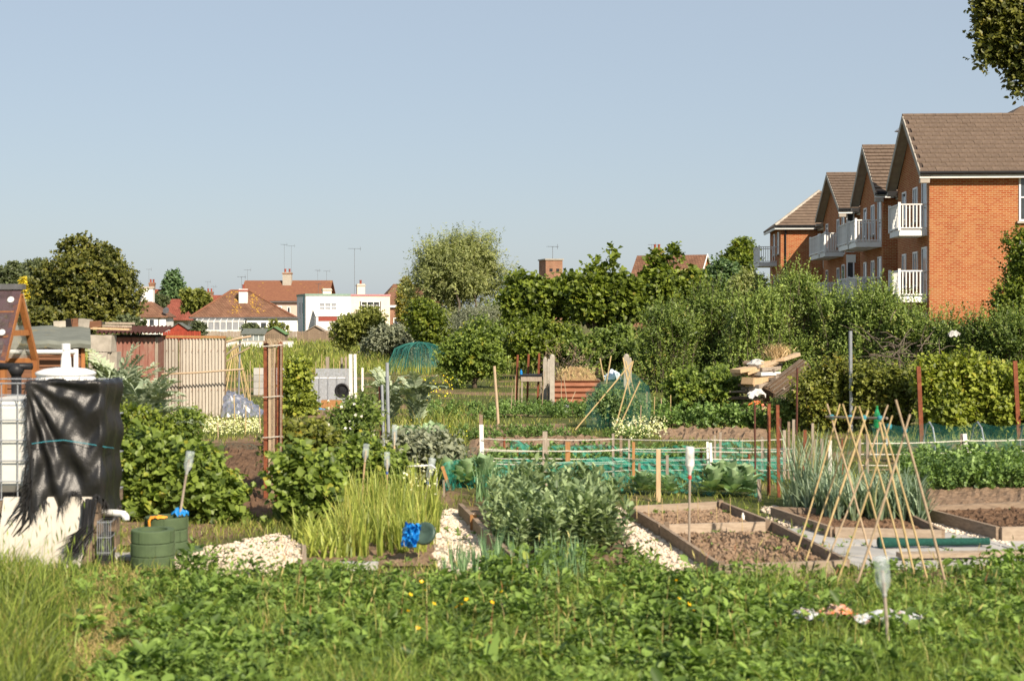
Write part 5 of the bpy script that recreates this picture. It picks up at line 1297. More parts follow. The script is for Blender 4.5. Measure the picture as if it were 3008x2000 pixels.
# plastic sheeting heap
hp_ = MB(); rg = np.random.default_rng(31); n = 16
hh = np.zeros((n, n))
for j in range(n):
    for i in range(n):
        u, v = i / (n - 1), j / (n - 1)
        hp_.v.append((u * .9 + rg.normal() * .02, v * .6, max(0, .55 * math.sin(min(1, v * 1.6) * 1.57) * (1 - .85 * u ** 1.6) + rg.normal() * .03) * (1 if 0 < v else .05)))
for j in range(n - 1):
    for i in range(n - 1): hp_.f.append((j * n + i, j * n + i + 1, (j + 1) * n + i + 1, (j + 1) * n + i)); hp_.m.append(0)
M['poly_blue'] = clear_mat('polythene_blue', (.16, .18, .25), .85, .22)
o = hp_.build('polythene_sheet', M['poly_blue'], None, smooth=False, loc=GX(650, 34.2)); props(o, 'heap of bluish grey polythene at the foot of the corrugated screen', 'sheet')
# ---- tied bundle of rusty posts
PD = 18.6
bp = thing('post_bundle', 'two rusty steel posts with wooden strips tied between them', 'post', GX(803, PD), R(-2)); k = PD / FPX; h = ZY(1002, PD)
for x, w_, lean in ((-21, 14, -2), (17, 16, 2)):
    m = MB(); m.beam((x * k, 0, -.1), ((x + lean) * k, .02, h), w_ * k, .012, up=(0, 1, 0)); m.beam((x * k - w_ * k * .45, .03, -.1), ((x + lean) * k - w_ * k * .45, .05, h), .012, .055, up=(0, 1, 0))
    m.build('steel_post', M['rust'], bp)
for i, (x, w_, mt, dh) in enumerate(((-9, 8, 'bamboo_old', -.01), (-2, 5, 'wood_board', -.05), (4, 6, 'bamboo_old', .0), (9, 4, 'rust_dark', -.1), (24, 5, 'wood_board', -.06))):
    MB().beam((x * k, -.02 - .01 * i, .0), ((x + i % 3 - 1) * k, -.02, h + dh), w_ * k, .014, up=(0, 1, 0)).build('wooden_strip', M[mt], bp)
for z in (.35, .8, 1.3, 1.93):
    MB().tube([(-30 * k, -.03, z), (0, -.06, z + .01), (27 * k, -.03, z + .02), (27 * k, .07, z), (-30 * k, .07, z), (-30 * k, -.03, z)], .006, 5).build('tie', M['twine'], bp)
for i in range(16):
    a = random.Random(i).uniform(-1, 1); MB().tube([(a * .05, -.04, h - .05), (a * .1, -.06, h + .03), (a * .13, -.05, h - .02)], .007, 5).build('tie_end', M['bamboo_old'], bp)
# ================================================================== POSTS, NETS, COMPOST, TIMBER
def stake(name, lab, cat, top, base, D, w, mat, group=None, round_=False, depth=None, point=False):
    """upright post given by photo pixels of top and foot at distance D"""
    a = P(*base, D); b = P(*top, D)
    if abs(a.z) < .25 or base[1] > top[1]: a = a + (a - b).normalized() * max(0, a.z + .03)
    m = MB(); t = b - a; n_ = 7
    if round_: m.tube([Vector(), t * .33 + Vector((.004, 0, 0)), t * .66, t], w / 2, 8)
    else:
        m.beam((0, 0, 0), t, w, depth or w * .6, up=(0, 1, 0))
        if point: m.v = m.v
    o = m.build(name, mat, None, loc=a); props(o, lab, cat, group)
    return o
WS = 'wooden stakes of the twine fence'
def fst(x, y0, y1, w, mt, D, lab=None, x2=None): stake('fence_stake', lab or 'thin weathered wooden stake of the twine and net fence', 'stake', (x, y0), (x2 or x, y1), D, w * D / FPX, M[mt], WS if not lab else None)
FD = 20.3
for (x, y0, w, mt, D) in ((1346, 1318, 7, 'wood_grey', 20.6), (1610, 1290, 7, 'wood_grey', 22), (1801, 1273, 7, 'wood_grey', 21.6), (1824, 1280, 8, 'wood_board', 22), (1848, 1291, 6, 'wood_grey', 21.5),
                          (1960, 1336, 8, 'wood_grey', 20), (2100, 1278, 6, 'wood_grey', 21.2), (2116, 1269, 7, 'wood_grey', 21.6), (2239, 1282, 8, 'wood_grey', 21.8), (2304, 1263, 9, 'wood_grey', 21.2), (2387, 1243, 7, 'wood_grey', 22),
                          (2394, 1290, 9, 'wood_grey', 21.5), (2414, 1288, 9, 'wood_grey', 21.5), (2525, 1287, 8, 'wood_grey', 22), (2548, 1274, 8, 'wood_grey', 22), (1878, 1360, 7, 'wood_board', 20), (2331, 1232, 8, 'wood_grey', 20.4), (2317, 1238, 7, 'wood_board', 21)):
    fst(x, y0, 930 + 10120 / D, w, mt, D)
fst(1414, 1247, 1384, 12, 'wood_white', 20.6, 'tall white painted stake at the corner of the twine fence', 1417)
fst(1406, 1330, 1405, 8, 'wood_grey', 20.7, 'short grey stake touching the tall white stake')
fst(1601, 1267, 1396, 14, 'wood_grey', 20.4, 'broad grey board stake in the middle of the twine fence')
fst(1668, 1298, 1400, 14, 'wood_orange', 20.6, 'broad orange brown stake in the twine fence')
fst(1861, 1298, 1409, 8, 'wood_orange', 20.8, 'narrow orange stake in the twine fence')
fst(2078, 1297, 1398, 7, 'wood_white', 20.8, 'slim pale stake beside the white painted one', 2081)
fst(2087, 1300, 1396, 8, 'wood_white', 20.6, 'white painted stake near the rusty rods of the twine fence', 2091)
fst(2438, 1293, 1380, 10, 'wood_white', 21.8, 'yellowish white stake behind the leek bed')
fst(1319, 1307, 1374, 9, 'wood_white', 21.5, 'short yellow and white stake before the broad bean bush')
fst(1299, 1369, 1440, 9, 'wood_orange', 19.9, 'slanting brown stake at the corner of the teal net', 1323)
fst(1304, 1409, 1465, 6, 'wood_grey', 19.2, 'thin short stake below the slanting brown stake')
fst(1934, 1320, 1476, 13, 'wood_new', 18.6, 'pale wooden stake with white foot behind the raised bed')
fst(2229, 1407, 1480, 10, 'wood_grey', 18.6, 'short grey stake beside the cabbage leaves', 2232)
fst(2833, 1274, 1372, 12, 'wood_white', 23.0, 'white stake holding twine above the potato row', 2842)
fst(2825, 1274, 1372, 8, 'wood_grey', 23.02, 'grey stake tied to the white stake above the potato row')
fst(1088, 1306, 1440, 7, 'wood_new', 19.8, 'bare pale stick beside the bottles on sticks')
fst(1030, 1040, 1330, 10, 'wood_white', 25.5, 'taller of two white posts behind the climbing rose', 1033)
fst(1043, 1040, 1250, 8, 'wood_white', 25.6, 'shorter of two white posts behind the climbing rose', 1046)
fst(1056, 1205, 1330, 14, 'rust', 24.0, 'short rusty post in the climbing rose')
fst(1065, 1080, 1215, 6, 'wood_white', 32, 'thin white stake near the silvery cardoon')
for (x, y0, yb, w, D, mt, lab, x2) in ((2217, 1182, 1405, 6, 20.5, 'rust_dark', 'thin dark rusty rod below the red and white bag', 2218), (2259, 1186, 1455, 9, 19.3, 'rust', 'bright rusty rod between cabbages and leek bed', 2258), (2284, 1189, 1463, 9, 19.1, 'rust', 'rusty rod with bent foot next to the leek bed', 2288),
                                       (2291, 1228, 1340, 8, 21.5, 'rust_dark', 'short dark rusty rod behind the rusty rods', None), (2342, 1080, 1250, 6, 29, 'rust_dark', 'thin dark rod standing below the old log', 2340), (2364, 1263, 1390, 10, 21.5, 'rust', 'short red rusty bar behind the leeks', None), (2473, 1290, 1420, 6, 21.0, 'rust', 'rusty rod hidden among the bean canes', None),
                                       (2698, 1076, 1310, 12, 26.5, 'rust', 'tall rusty steel post before the raspberry thicket', 2708), (2981, 1060, 1250, 12, 28.0, 'rust', 'rusty steel post with white band in the raspberry thicket', 2991), (1481, 1285, 1375, 7, 22.5, 'rust', 'red rusty peg behind the white stake of the fence', None), (1520, 1313, 1375, 7, 22.5, 'rust', 'short red peg in the teal net', None), (2060, 1316, 1380, 8, 22, 'rust', 'short red peg beside the white painted stake', None), (2200, 1330, 1385, 7, 22, 'rust', 'short rust coloured peg near the rusty rods', None), (2180, 1290, 1352, 3, 22.5, 'bamboo', 'thin yellow cane in the teal net', None)):
    stake('metal_rod', lab, 'rod', (x, y0), (x2 or x, yb), D, w * D / FPX, M[mt], None, w < 9)
stake('grey_pole', 'tall thin grey pole rising above the bramble thicket', 'pole', (2498, 972), (2500, 1250), 29.5, 11 * 29.5 / FPX, M['galv'], None, True)
stake('grey_pole', 'bluish grey galvanised pole next to the tall grey bottle', 'pole', (1137, 1065), (1143, 1400), 21.5, 10 * 21.5 / FPX, M['galv'], None, True)
stake('grey_pole', 'thinner grey pole paired with a red strip behind the climbing rose', 'pole', (1122, 1130), (1128, 1370), 23, 8 * 23 / FPX, M['galv'], None, True)
stake('red_strip', 'dark red strip standing against the thinner grey pole', 'strip', (1115, 1135), (1121, 1370), 23.05, 6 * 23 / FPX, M['rust_dark'])
stake('rough_stick', 'crooked bare stick standing in the grass before the compost bay', 'stick', (1452, 1075), (1465, 1270), 30, .055, M['bamboo_old'], None, True)
stake('short_post', 'short dark wooden post behind the white stake', 'post', (1413, 1218), (1413, 1270), 29.5, .07, M['wood_board'])
# string lines and the teal net
def line(pts, D, r, mat, lab, name='twine_line', group=None, sag=3):
    q = []
    for (a, b) in zip(pts[:-1], pts[1:]):
        for i in range(6):
            t = i / 6; q.append(P(a[0] + (b[0] - a[0]) * t, a[1] + (b[1] - a[1]) * t + sag * math.sin(t * math.pi), a[2] + (b[2] - a[2]) * t if len(a) > 2 else D))
    q.append(P(pts[-1][0], pts[-1][1], pts[-1][2] if len(pts[-1]) > 2 else D))
    o = MB().tube(q, r, 5).build(name, M[mat], None); props(o, lab, 'twine', group)
LG = 'white twine lines of the fence'
for y in (1288, 1322, 1344, 1360):
    line([(1416, y, 20.55), (1601, y + 2, 20.38), (1801, y + 1, 21.5), (2090, y + 4, 20.6), (2304, y + 2, 21.1)], 20.5, .0065, 'twine', 'white twine strung between the stakes above the teal net', group=LG)
for y in (1318, 1352, 1380):
    line([(1416, y, 20.62), (1668, y + 6, 20.55), (1848, y, 21.45), (2100, y - 4, 21.15), (2331, y, 20.5)], 20.5, .0055, 'twine', 'slack second strand of twine crossing the teal net', group='slack twine strands of the fence')
for i, y in enumerate((1302, 1334, 1366)):
    line([(2525, y, 22), (2833, y - 8 + i * 2, 22.95), (3060, y - 14, 23.2)], 23, .007, 'twine', 'twine strung from the white stake across the potato row', group='twine lines above the potato row')
line([(2548, 1380, 22), (2833, 1366, 22.9), (3060, 1352, 23)], 23, .005, 'bamboo_old', 'straw coloured twine along the top of the potato row')
def net(lab, path, y_top, y_bot, seed, mat='net', rip=.03, n=80, m_=9, name='garden_net'):
    """path: list of (px, D); top and bottom heights in metres"""
    rg = np.random.default_rng(seed); mb = MB(); xs = np.array([p[0] for p in path], float); Ds = np.array([p[1] for p in path], float)
    tt = np.linspace(0, len(path) - 1, n); X = np.interp(tt, range(len(path)), xs); DD = np.interp(tt, range(len(path)), Ds)
    zt = y_top + np.interp(tt, np.linspace(0, len(path) - 1, 14), rg.normal(size=14)) * .035; zb = y_bot
    for j in range(m_):
        for i in range(n):
            v = j / (m_ - 1); p = GX(X[i], DD[i] + rip * math.sin(i * .9 + v * 4) + rip * rg.normal() * .5)
            mb.v.append((p.x, p.y, zb + (zt[i] - zb) * (1 - v) + .02 * math.sin(i * .35 + j)))
    for j in range(m_ - 1):
        for i in range(n - 1): mb.f.append((j * n + i, j * n + i + 1, (j + 1) * n + i + 1, (j + 1) * n + i)); mb.m.append(0)
    o = mb.build(name, M[mat], None); props(o, lab, 'net')
    return o
def zpx(y, D): return ZY(y, D)
net('teal garden net slung low along the front of the twine fence', [(1300, 19.9), (1420, 20.6), (1610, 20.4), (1850, 20.8), (2090, 20.7), (2300, 20.9)], zpx(1352, 20.5), zpx(1425, 20.5), 1, rip=.06)
net('teal garden net bunched along the ground before the raised bed', [(1690, 19.6), (1850, 19.5), (1990, 19.4), (2230, 19.2)], zpx(1412, 19.5), .01, 2, rip=.08)
net('thin teal net hanging from the back stakes of the twine fence', [(1500, 22.6), (1700, 22.4), (1850, 22.2), (2060, 22.2), (2240, 22), (2340, 21.8)], zpx(1308, 22.2), zpx(1356, 22.2), 3, rip=.06)
net('sheer net panel stretched between short stakes at the twine fence corner', [(1318, 21.4), (1346, 20.7), (1415, 20.7)], zpx(1318, 21), zpx(1420, 20.5), 4, 'net_thin', n=24)
net('crumpled teal net on the ground beside the grey pole corner', [(1310, 19.6), (1350, 20.2), (1430, 19.9), (1560, 19.8)], zpx(1395, 20), .0, 5, rip=.1, n=50)
# ---- net dome
nd = thing('net_dome', 'rounded cage of dark green netting over hoops in the far grass', 'net cage', GX(1232, 52)); k = 52 / FPX
rgd = np.random.default_rng(41); m = MB()
hT = ZY(1005, 52)
for i in range(34):
    a = rgd.uniform(0, 6.283); r0 = 1.08 + rgd.normal() * .04
    pts = []
    for q in range(9):
        f = q / 8 * 2 - 1; rr = r0 * f; z = .75 + (hT - .75) * math.sqrt(max(0, 1 - f * f)) if abs(f) < .98 else rgd.uniform(.3, .7)
        pts.append((math.cos(a) * rr + rgd.normal() * .02, math.sin(a) * rr * .7, z))
    m.tube(pts, .008, 4)
m.build('hoop_strands', pmat('net_strand', (.03, .16, .13), (.02, .1, .09)), nd)
sk = MB(); nu, nv = 28, 10
for j in range(nv + 1):
    for i in range(nu):
        a = 6.283 * i / nu; f = j / nv; r_ = 1.06 * math.sin(f * 1.57 + .001); z = .55 + (hT - .55) * math.cos(f * 1.57) + rgd.normal() * .015
        sk.v.append((math.cos(a) * r_, math.sin(a) * r_ * .7, z))
for j in range(nv):
    for i in range(nu): sk.f.append((j * nu + i, j * nu + (i + 1) % nu, (j + 1) * nu + (i + 1) % nu, (j + 1) * nu + i)); sk.m.append(0)
sk.build('net_skin', net_mat('net_dark', (.02, .13, .12), .2), nd)
# ---- compost bay
CD = 38.5
cb = thing('compost_bay', 'compost bay walled with rusty brown corrugated sheets', 'compost bin', GX(1626, CD)); k = CD / FPX
def hsheet(x0, x1, y, z0, z1, per=.14, amp=.028):
    m = MB(); N_ = int((z1 - z0) / per * 10)
    for i in range(N_ + 1):
        z = z0 + (z1 - z0) * i / N_; a = amp * math.sin(2 * math.pi * z / per); m.v += [(x0, y + a, z), (x1, y + a, z)]
    for i in range(N_): m.f.append((2 * i, 2 * i + 1, 2 * i + 3, 2 * i + 2)); m.m.append(0)
    return m
zt = ZY(1117, CD)
M['rust_sheet'] = pmat('rust_sheet', (.25, .105, .06), (.16, .06, .036), 5, (.5, 1, 3), .8, .3, .004, c3=(.32, .15, .09))
hsheet(0, 136 * k, 0, .02, zt).build('corrugated_sheet', M['rust_sheet'], cb)
hsheet(0, 136 * k, 1.3, .02, zt).build('corrugated_sheet', M['rust_sheet'], cb)
for x in (0, 136 * k): MB().b2((x - .02, .03, .0), (x + .02, 1.27, zt)).build('side_board', M['wood_board'], cb)
hm = MB(); n = 22; rgc = np.random.default_rng(44)
for j in range(n):
    for i in range(n):
        u, v = i / (n - 1), j / (n - 1); e = abs(math.sin(u * 3.1416)) ** .5 * abs(math.sin(v * 3.1416)) ** .5
        hm.v.append((136 * k * (.01 + .98 * u), .04 + 1.22 * v, zt - .12 + .42 * e + rgc.normal() * .035))
for j in range(n - 1):
    for i in range(n - 1): hm.f.append((j * n + i, j * n + i + 1, (j + 1) * n + i + 1, (j + 1) * n + i)); hm.m.append(0)
M['compost'] = pmat('compost', (.34, .23, .12), (.19, .12, .06), 12, None, .95, .7, .02, 60, c3=(.30, .26, .10))
ch_ = hm.build('compost_heap', M['compost'], None, loc=cb.location); props(ch_, 'heap of rotting brown and green garden waste in the compost bay', 'compost')
lv = Leaves(); lv.blades(*(lambda p: (p, rgc.uniform(0, 6.28, 500), rgc.uniform(.03, .10, 500), rgc.uniform(.01, .02, 500), rgc.uniform(.6, 1.2, 500), rgc.random(500)))(np.stack([rgc.uniform(.1, 136 * k - .1, 500), rgc.uniform(.05, 1.1, 500), zt + rgc.uniform(.0, .28, 500)], 1)))
o = lv.build('straw', leaf_mat('straw', (.20, .16, .07), (.42, .34, .16), (.25, .30, .10), .1), ch_)
o['kind'] = 'stuff'
rag('white_sack', 'torn white and blue plastic sack lying on the compost beside the concrete posts', 'sack', P(1800, 1118, 38.2), (.42, .35, .42), pmat('sack_white', (.66, .70, .72), (.35, .48, .62), 4), 12, 10)
GC = 'concrete posts of the compost bay'
for (x, y0, w, D, lab) in ((1601, 1050, 11, 39.5, 'shorter concrete post beside the raised tray at the compost bay'), (1612, 1056, 9, 40, 'slim middle concrete post at the compost bay'), (1622, 1042, 14, 37.8, 'tall rounded concrete post at the front of the compost bay'), (1840, 1041, 16, 37.5, 'broad concrete post beside the netted peas at the compost bay'), (1851, 1052, 9, 38.2, 'slim concrete post behind the broad one by the netted peas')):
    a = GX(x, D); h = ZY(y0, D); w_ = w * D / FPX
    m = MB(); m.box((0, 0, h / 2 - .03), (w_, w_ * .9, h + .02 - .04)); m.lathe([(w_ * .5, h - .05), (w_ * .46, h - .02), (w_ * .25, h + .01), (0, h + .02)], 10)
    o = m.build('concrete_post', M['concrete'], None, loc=a); props(o, lab, 'post', GC)
for (x, y0, D, lab) in ((1521, 1042, 41, 'rusty post with orange top beside the raised tray'), (1553, 1040, 40.5, 'tall rusty post nearest the long dark tray'), (1584, 1037, 40, 'tall rusty post beside the slim concrete post')):
    stake('rusty_post', lab, 'post', (x, y0), (x - 4, 1172), D, .055, M['rust'])
tr = thing('raised_tray', 'dark raised tray on legs beside the compost bay', 'tray', GX(1530, 39.5)); k = 39.5 / FPX
MB().b2((0, 0, ZY(1120, 39.5)), (62 * k, .5, ZY(1105, 39.5))).build('tray', M['wood_grey'], tr); MB().b2((-.02, -.02, ZY(1105, 39.5)), (63 * k, .52, ZY(1100, 39.5))).build('rim', M['black_plastic'], tr)
for x in (.03, 60 * k): MB().b2((x - .02, .02, 0), (x + .02, .06, ZY(1120, 39.5))).build('leg', M['wood_grey'], tr)
o = MB().lathe([(0, 0), (.035, 0), (.035, .09), (.012, .12), (.012, .15), (0, .15)], 10).build('blue_bottle', M['blue'], None, loc=P(1531, 1104, 39.5) + Vector((0, .1, .02))); props(o, 'small blue bottle standing on the dark raised tray', 'bottle')
for i, (x, y0, x2, D) in enumerate(((1649, 1108, 1648, 37.6), (1655, 1100, 1668, 37.5), (1690, 1150, 1668, 37.4), (1600, 1090, 1590, 36), (1514, 1105, 1512, 36), (1525, 1112, 1522, 35.5), (1505, 1140, 1500, 35))):
    stake('thin_cane', 'thin bamboo cane stuck in the ground before the compost bay', 'cane', (x, y0), (x2, 930 + 10120 / D), D, .018, M['bamboo_old'], 'thin canes before the compost bay', True)
o = MB().lathe([(0, 0), (.09, 0), (.10, .16), (.095, .17)], 16).build('pot', M['galv'], None, loc=GX(1660, 36.2)); props(o, 'small silvery pot before the compost bay', 'pot')
# ---- netted pea frame
pf = thing('pea_trellis', 'crossed canes carrying teal net over climbing peas', 'plant support', GX(1815, 30.5))
L0 = pf.location; rgp = random.Random(7)
for (a, b, D) in (((1858, 1062), (1690, 1262), 30.2), ((1830, 1050), (1870, 1262), 30.4), ((1762, 1052), (1800, 1250), 31), ((1795, 1045), (1760, 1250), 31.2), ((1860, 1060), (1805, 1265), 29.8), ((1880, 1120), (1815, 1262), 29.6), ((1838, 1060), (1890, 1250), 31)):
    MB().tube([P(*b, D) - L0, P(*a, D) - L0], .014, 6).build('cane', M['bamboo'], pf)
m = MB(); rgn = np.random.default_rng(71); nu, nv = 22, 12
for j in range(nv + 1):
    for i in range(nu + 1):
        u, v = i / nu, j / nv; xw = -.65 + 1.3 * u; top = 1.22 - .55 * abs(u - .58) ** 1.2 * 1.6
        side = (v - .5) * 2; z = top * max(0, 1 - abs(side) ** 1.4) ; m.v.append((xw + rgn.normal() * .02, side * (.38 + .05 * math.sin(i)) + rgn.normal() * .015, max(.01, z + rgn.normal() * .02)))
for j in range(nv):
    for i in range(nu): m.f.append((j * (nu + 1) + i, j * (nu + 1) + i + 1, (j + 1) * (nu + 1) + i + 1, (j + 1) * (nu + 1) + i)); m.m.append(0)
m.build('net', M['net_thin'], pf)
LM['pea'] = leaf_mat('leaf_pea', (.05, .085, .03), (.17, .23, .075), None, .35)
b = clump(np.random.default_rng(72), (L0.x, L0.y, .42), (.55, .3, .4), 12)
tree('pea_plants', 'dense climbing peas growing inside the netted cane frame', 'plant', GX(1815, 30.5), b, LM['pea'], M['stem_green'], 1300, 73, (.15, .3), 7, (.05, .035), .01, crown='foliage', stem='stem')
# ---- timber heap with log
TH = 31.9
M['sack'] = pmat('sack', (.54, .53, .50), (.40, .40, .39), 6)
def tpt(x, y, d=0): return P(x, y, TH + d)
for i, (a, b, w_, h_, mt, lab) in enumerate(((((2155, 1100)), ((2345, 1040)), .18, .05, 'bamboo_old', 'long rough plank on top of the timber heap'), ((2190, 1095), (2300, 1055), .16, .06, 'wood_new', 'pale plank lying under the long rough plank'), ((2230, 1085), (2285, 1080), .14, .05, 'wood_grey', 'short grey plank in the timber heap'), ((2225, 1098), (2282, 1096), .16, .05, 'wood_white', 'short pale board in the middle of the timber heap'), ((2200, 1125), (2270, 1100), .18, .09, 'wood_new', 'sawn block end low in the timber heap'), ((2195, 1118), (2235, 1135), .2, .1, 'wood_new', 'tan block at the foot of the timber heap'), ((2215, 1140), (2262, 1128), .18, .1, 'wood_grey', 'grey block resting on the log'), ((2160, 1090), (2225, 1078), .2, .05, 'wood_new', 'broken plank end sticking out beside the white sack'))):
    a_, b_ = tpt(*a, -.1 - .03 * i), tpt(*b, .1); o = MB().beam(Vector(), b_ - a_, w_ * 1.5, h_ * 1.5).build('timber_plank', M[mt], None, loc=a_); props(o, lab, 'plank', 'planks of the timber heap')
rh_ = random.Random(12)
for i in range(34):                        # offcuts that fill the heap down to the ground
    z = .04 + .038 * i; cx_, cy_ = GX(2245 + rh_.uniform(-60, 65) * (1.2 - i / 34), TH + .15).xy; an = rh_.uniform(-.5, .5); L_ = rh_.uniform(.55, 1.15) * (1.15 - .3 * i / 34)
    o = MB().beam((-L_ / 2, 0, 0), (L_ / 2, 0, rh_.uniform(-.04, .08)), rh_.uniform(.12, .3), rh_.uniform(.035, .06)).build('timber_offcut', M[rh_.choice(('wood_new', 'wood_grey', 'wood_board', 'wood_grey'))], None, loc=(cx_, cy_ + rh_.uniform(-.2, .2), z), rot=(rh_.uniform(-.15, .15), rh_.uniform(-.28, .28), an * 1.9))
    props(o, 'rough sawn offcut stacked low in the timber heap', 'plank', 'offcuts in the timber heap')
lg = thing('log', 'thick rough barked log leaning against the timber heap', 'log', tpt(2255, 1158, -.35)); e = tpt(2365, 1075, .2) - lg.location
m = MB(); rl_ = np.random.default_rng(3)
pts = [e * t for t in np.linspace(0, 1, 6)]; m.tube(pts, [.16, .18, .19, .18, .17, .16], 14)
m.v = [tuple(Vector(p) + Vector(rl_.normal(size=3)) * .012) for p in m.v]
m.build('bark', pmat('log_bark', (.24, .16, .10), (.07, .045, .03), 6, (14, 14, 1), .95, .9, .03), lg)
for i in range(14):
    a = i * .45; d = e.normalized(); x = d.cross(Vector((0, 0, 1))).normalized(); u = x.cross(d); o_ = (x * math.cos(a) + u * math.sin(a)) * .18
    MB().beam(o_ + e * .02, o_ + e * .98, .03, .016).build('bark_ridge', M['bark_grey'], lg)
rag('white_bag', 'smooth white plastic sack on top of the timber heap', 'sack', tpt(2225, 1072, .1), (.42, .35, .3), M['sack'], 21, 8, crump=.12)
M['bag_red'] = pmat('bag_red', (.75, .05, .05), (.8, .35, .05), 5, None, .4, .1)
rag('plastic_bag', 'crumpled white plastic bag below the timber heap', 'bag', tpt(2222, 1172, -.5), (.36, .2, .36), M['sack'], 22, 9)
rag('plastic_bag', 'red and yellow plastic bag hanging under the white bag', 'bag', tpt(2222, 1195, -.6), (.3, .1, .22), M['bag_red'], 23, 8)
hay = thing('hay_tuft', 'dry straw bundle on top of the timber heap', 'straw', tpt(2285, 1045, .2)); lv = Leaves(); rgh = np.random.default_rng(9)
n = 600; pp = np.stack([rgh.normal(size=n) * .12, rgh.normal(size=n) * .12, rgh.uniform(-.1, .12, n)], 1); lv.blades(pp, rgh.uniform(0, 6.28, n), rgh.uniform(.1, .25, n), rgh.uniform(.006, .012, n), rgh.uniform(.5, 1.4, n), rgh.random(n))
lv.build('straw', leaf_mat('hay', (.22, .15, .07), (.46, .34, .18), None, .1), hay)
# green bottle behind canes, hanging
o = MB().lathe([(0, 0), (.045, 0), (.05, .03), (.05, .2), (.02, .28), (.02, .33), (0, .33)], 14).build('green_bottle', clear_mat('bottle_green', (.02, .28, .10), .8, .1), None, loc=P(2576, 1256, 22.5)); props(o, 'green plastic bottle standing on a stick behind the bean canes', 'bottle')
stake('thin_cane', 'thin cane carrying the green plastic bottle', 'cane', (2576, 1256), (2578, 1378), 22.52, .014, M['bamboo'], None, True)
rag('plastic_bag', 'pale grey plastic bag caught high in the hedge', 'bag', P(2803, 990, 40.3), (.3, .2, .35), M['sack'], 25, 8)
# ---- far plot clutter left of the climbing bean
fb = thing('cold_frame', 'low cold frame of translucent grey sheets in the far plot', 'cold frame', GX(912, 38)); k = 38 / FPX
M['milky'] = clear_mat('milky_sheet', (.38, .40, .43), .85, .25)
MB().b2((0, 0, 0), (104 * k, .02, ZY(1112, 38))).build('front_sheet', M['milky'], fb); MB().b2((0, 1.0, 0), (104 * k, 1.02, ZY(1100, 38) + .12)).build('back_sheet', M['milky'], fb)
for i in range(5): MB().b2((104 * k * i / 4 - .015, -.02, 0), (104 * k * i / 4 + .015, .0, ZY(1108, 38))).build('upright', M['galv'], fb)
MB().beam((0, 0, ZY(1110, 38)), (104 * k, 0, ZY(1110, 38)), .03, .03).build('top_rail', M['white_paint'], fb)
o = MB().box((0, 0, .12), (.5, .3, .24)).build('wooden_box', M['wood_orange'], None, loc=GX(975, 37)); props(o, 'small brown wooden box beside the far cold frame', 'box')
o = MB().lathe([(.16, -.03), (.19, -.02), (.19, .02), (.16, .03), (.13, .0), (.16, -.03)], 20, rot=Matrix.Rotation(R(80), 3, 'X')).build('tyre', M['black_plastic'], None, loc=GX(1005, 37.2, .46)); props(o, 'small black wheel propped on the far wooden box', 'wheel')
rag('blue_bag', 'blue plastic bag lying by the far cold frame', 'bag', GX(935, 36.6), (.4, .25, .12), M['blue'], 27)
bl = thing('block_stack', 'stack of grey hollow blocks beyond the climbing bean', 'blocks', GX(745, 44))
for r_ in range(4):
    for i in range(2): MB().b2((i * .45, 0, r_ * .2), (i * .45 + .43, .2, r_ * .2 + .19)).build('block', M['slab'], bl)
for i, (x, y0, D) in enumerate(((730, 1085, 42), (735, 1060, 41), (760, 1070, 43), (960, 1050, 44), (945, 1040, 43), (1012, 1045, 42), (1000, 1060, 41), (720, 1090, 40), (948, 1060, 46), (955, 1070, 45), (980, 1052, 47), (925, 1062, 48), (900, 1080, 44), (640, 1240, 28), (720, 1190, 29), (765, 1195, 28), (975, 1190, 27), (1000, 1185, 26), (690, 1160, 31), (1900, 1150, 31), (1920, 1165, 31.5), (1945, 1170, 32), (1970, 1160, 32), (1880, 1190, 30))):
    stake('thin_cane', 'thin upright cane standing in the far vegetable plots', 'cane', (x + (i % 3 - 1) * 3, y0), (x, 930 + 10120 / D), D, .02, M['bamboo_old' if i % 2 else 'bamboo'], 'thin canes of the far plots', True)
for i, (x, y0, w) in enumerate(((962, 1048, .1), (1004, 1050, .06), (1016, 1048, .06))): stake('grey_post', 'weathered grey post standing in the far grass', 'post', (x, y0), (x, 1160), 44 - i * .3, w, M['wood_grey'], 'grey posts of the far plots')
# ================================================================== RAISED BEDS, PATHS, PAVING
def board(parent, a, b, h, th=.035, mat='wood_board', z0=-.02, name='board'):
    a, b = Vector(a), Vector(b); c0 = Vector(parent.location)
    MB().beam((a.x - c0.x, a.y - c0.y, (h + z0) / 2), (b.x - c0.x, b.y - c0.y, (h + z0) / 2), th, h - z0, up=(0, 0, 1)).build(name, M[mat], parent)
def ext(a, b, d): return a + (b - a).normalized() * d
# twin bed with bare soil
h = .15
bA, bB, bC = G(1848, 1486, h), G(1942, 1540, h), G(2120, 1658, h)
bD, bE, bF = G(2118, 1472, h), G(2270, 1531, h), G(2492, 1644, h)
rbd = thing('raised_bed', 'twin wooden raised bed filled with bare brown soil', 'raised bed', (bB.x, bB.y, 0))
M['plank_bed'] = pmat('plank_bed', (.30, .225, .16), (.17, .125, .09), 3, (3, 3, 14), .85, .4, .004)
M['plank_bed_l'] = pmat('plank_bed_l', (.40, .32, .24), (.27, .205, .15), 3, (3, 3, 14), .85, .4, .004)
for a, b_, mt in ((bA, bB, 'plank_bed'), (bB, bC, 'plank_bed'), (bA, bD, 'plank_bed_l'), (bB, bE, 'plank_bed_l'), (bC, bF, 'plank_bed_l'), (bD, bE, 'plank_bed'), (bE, bF, 'plank_bed')):
    d = (b_ - a).normalized() * .022; board(rbd, a + d, b_ - d, h, .04, mt)
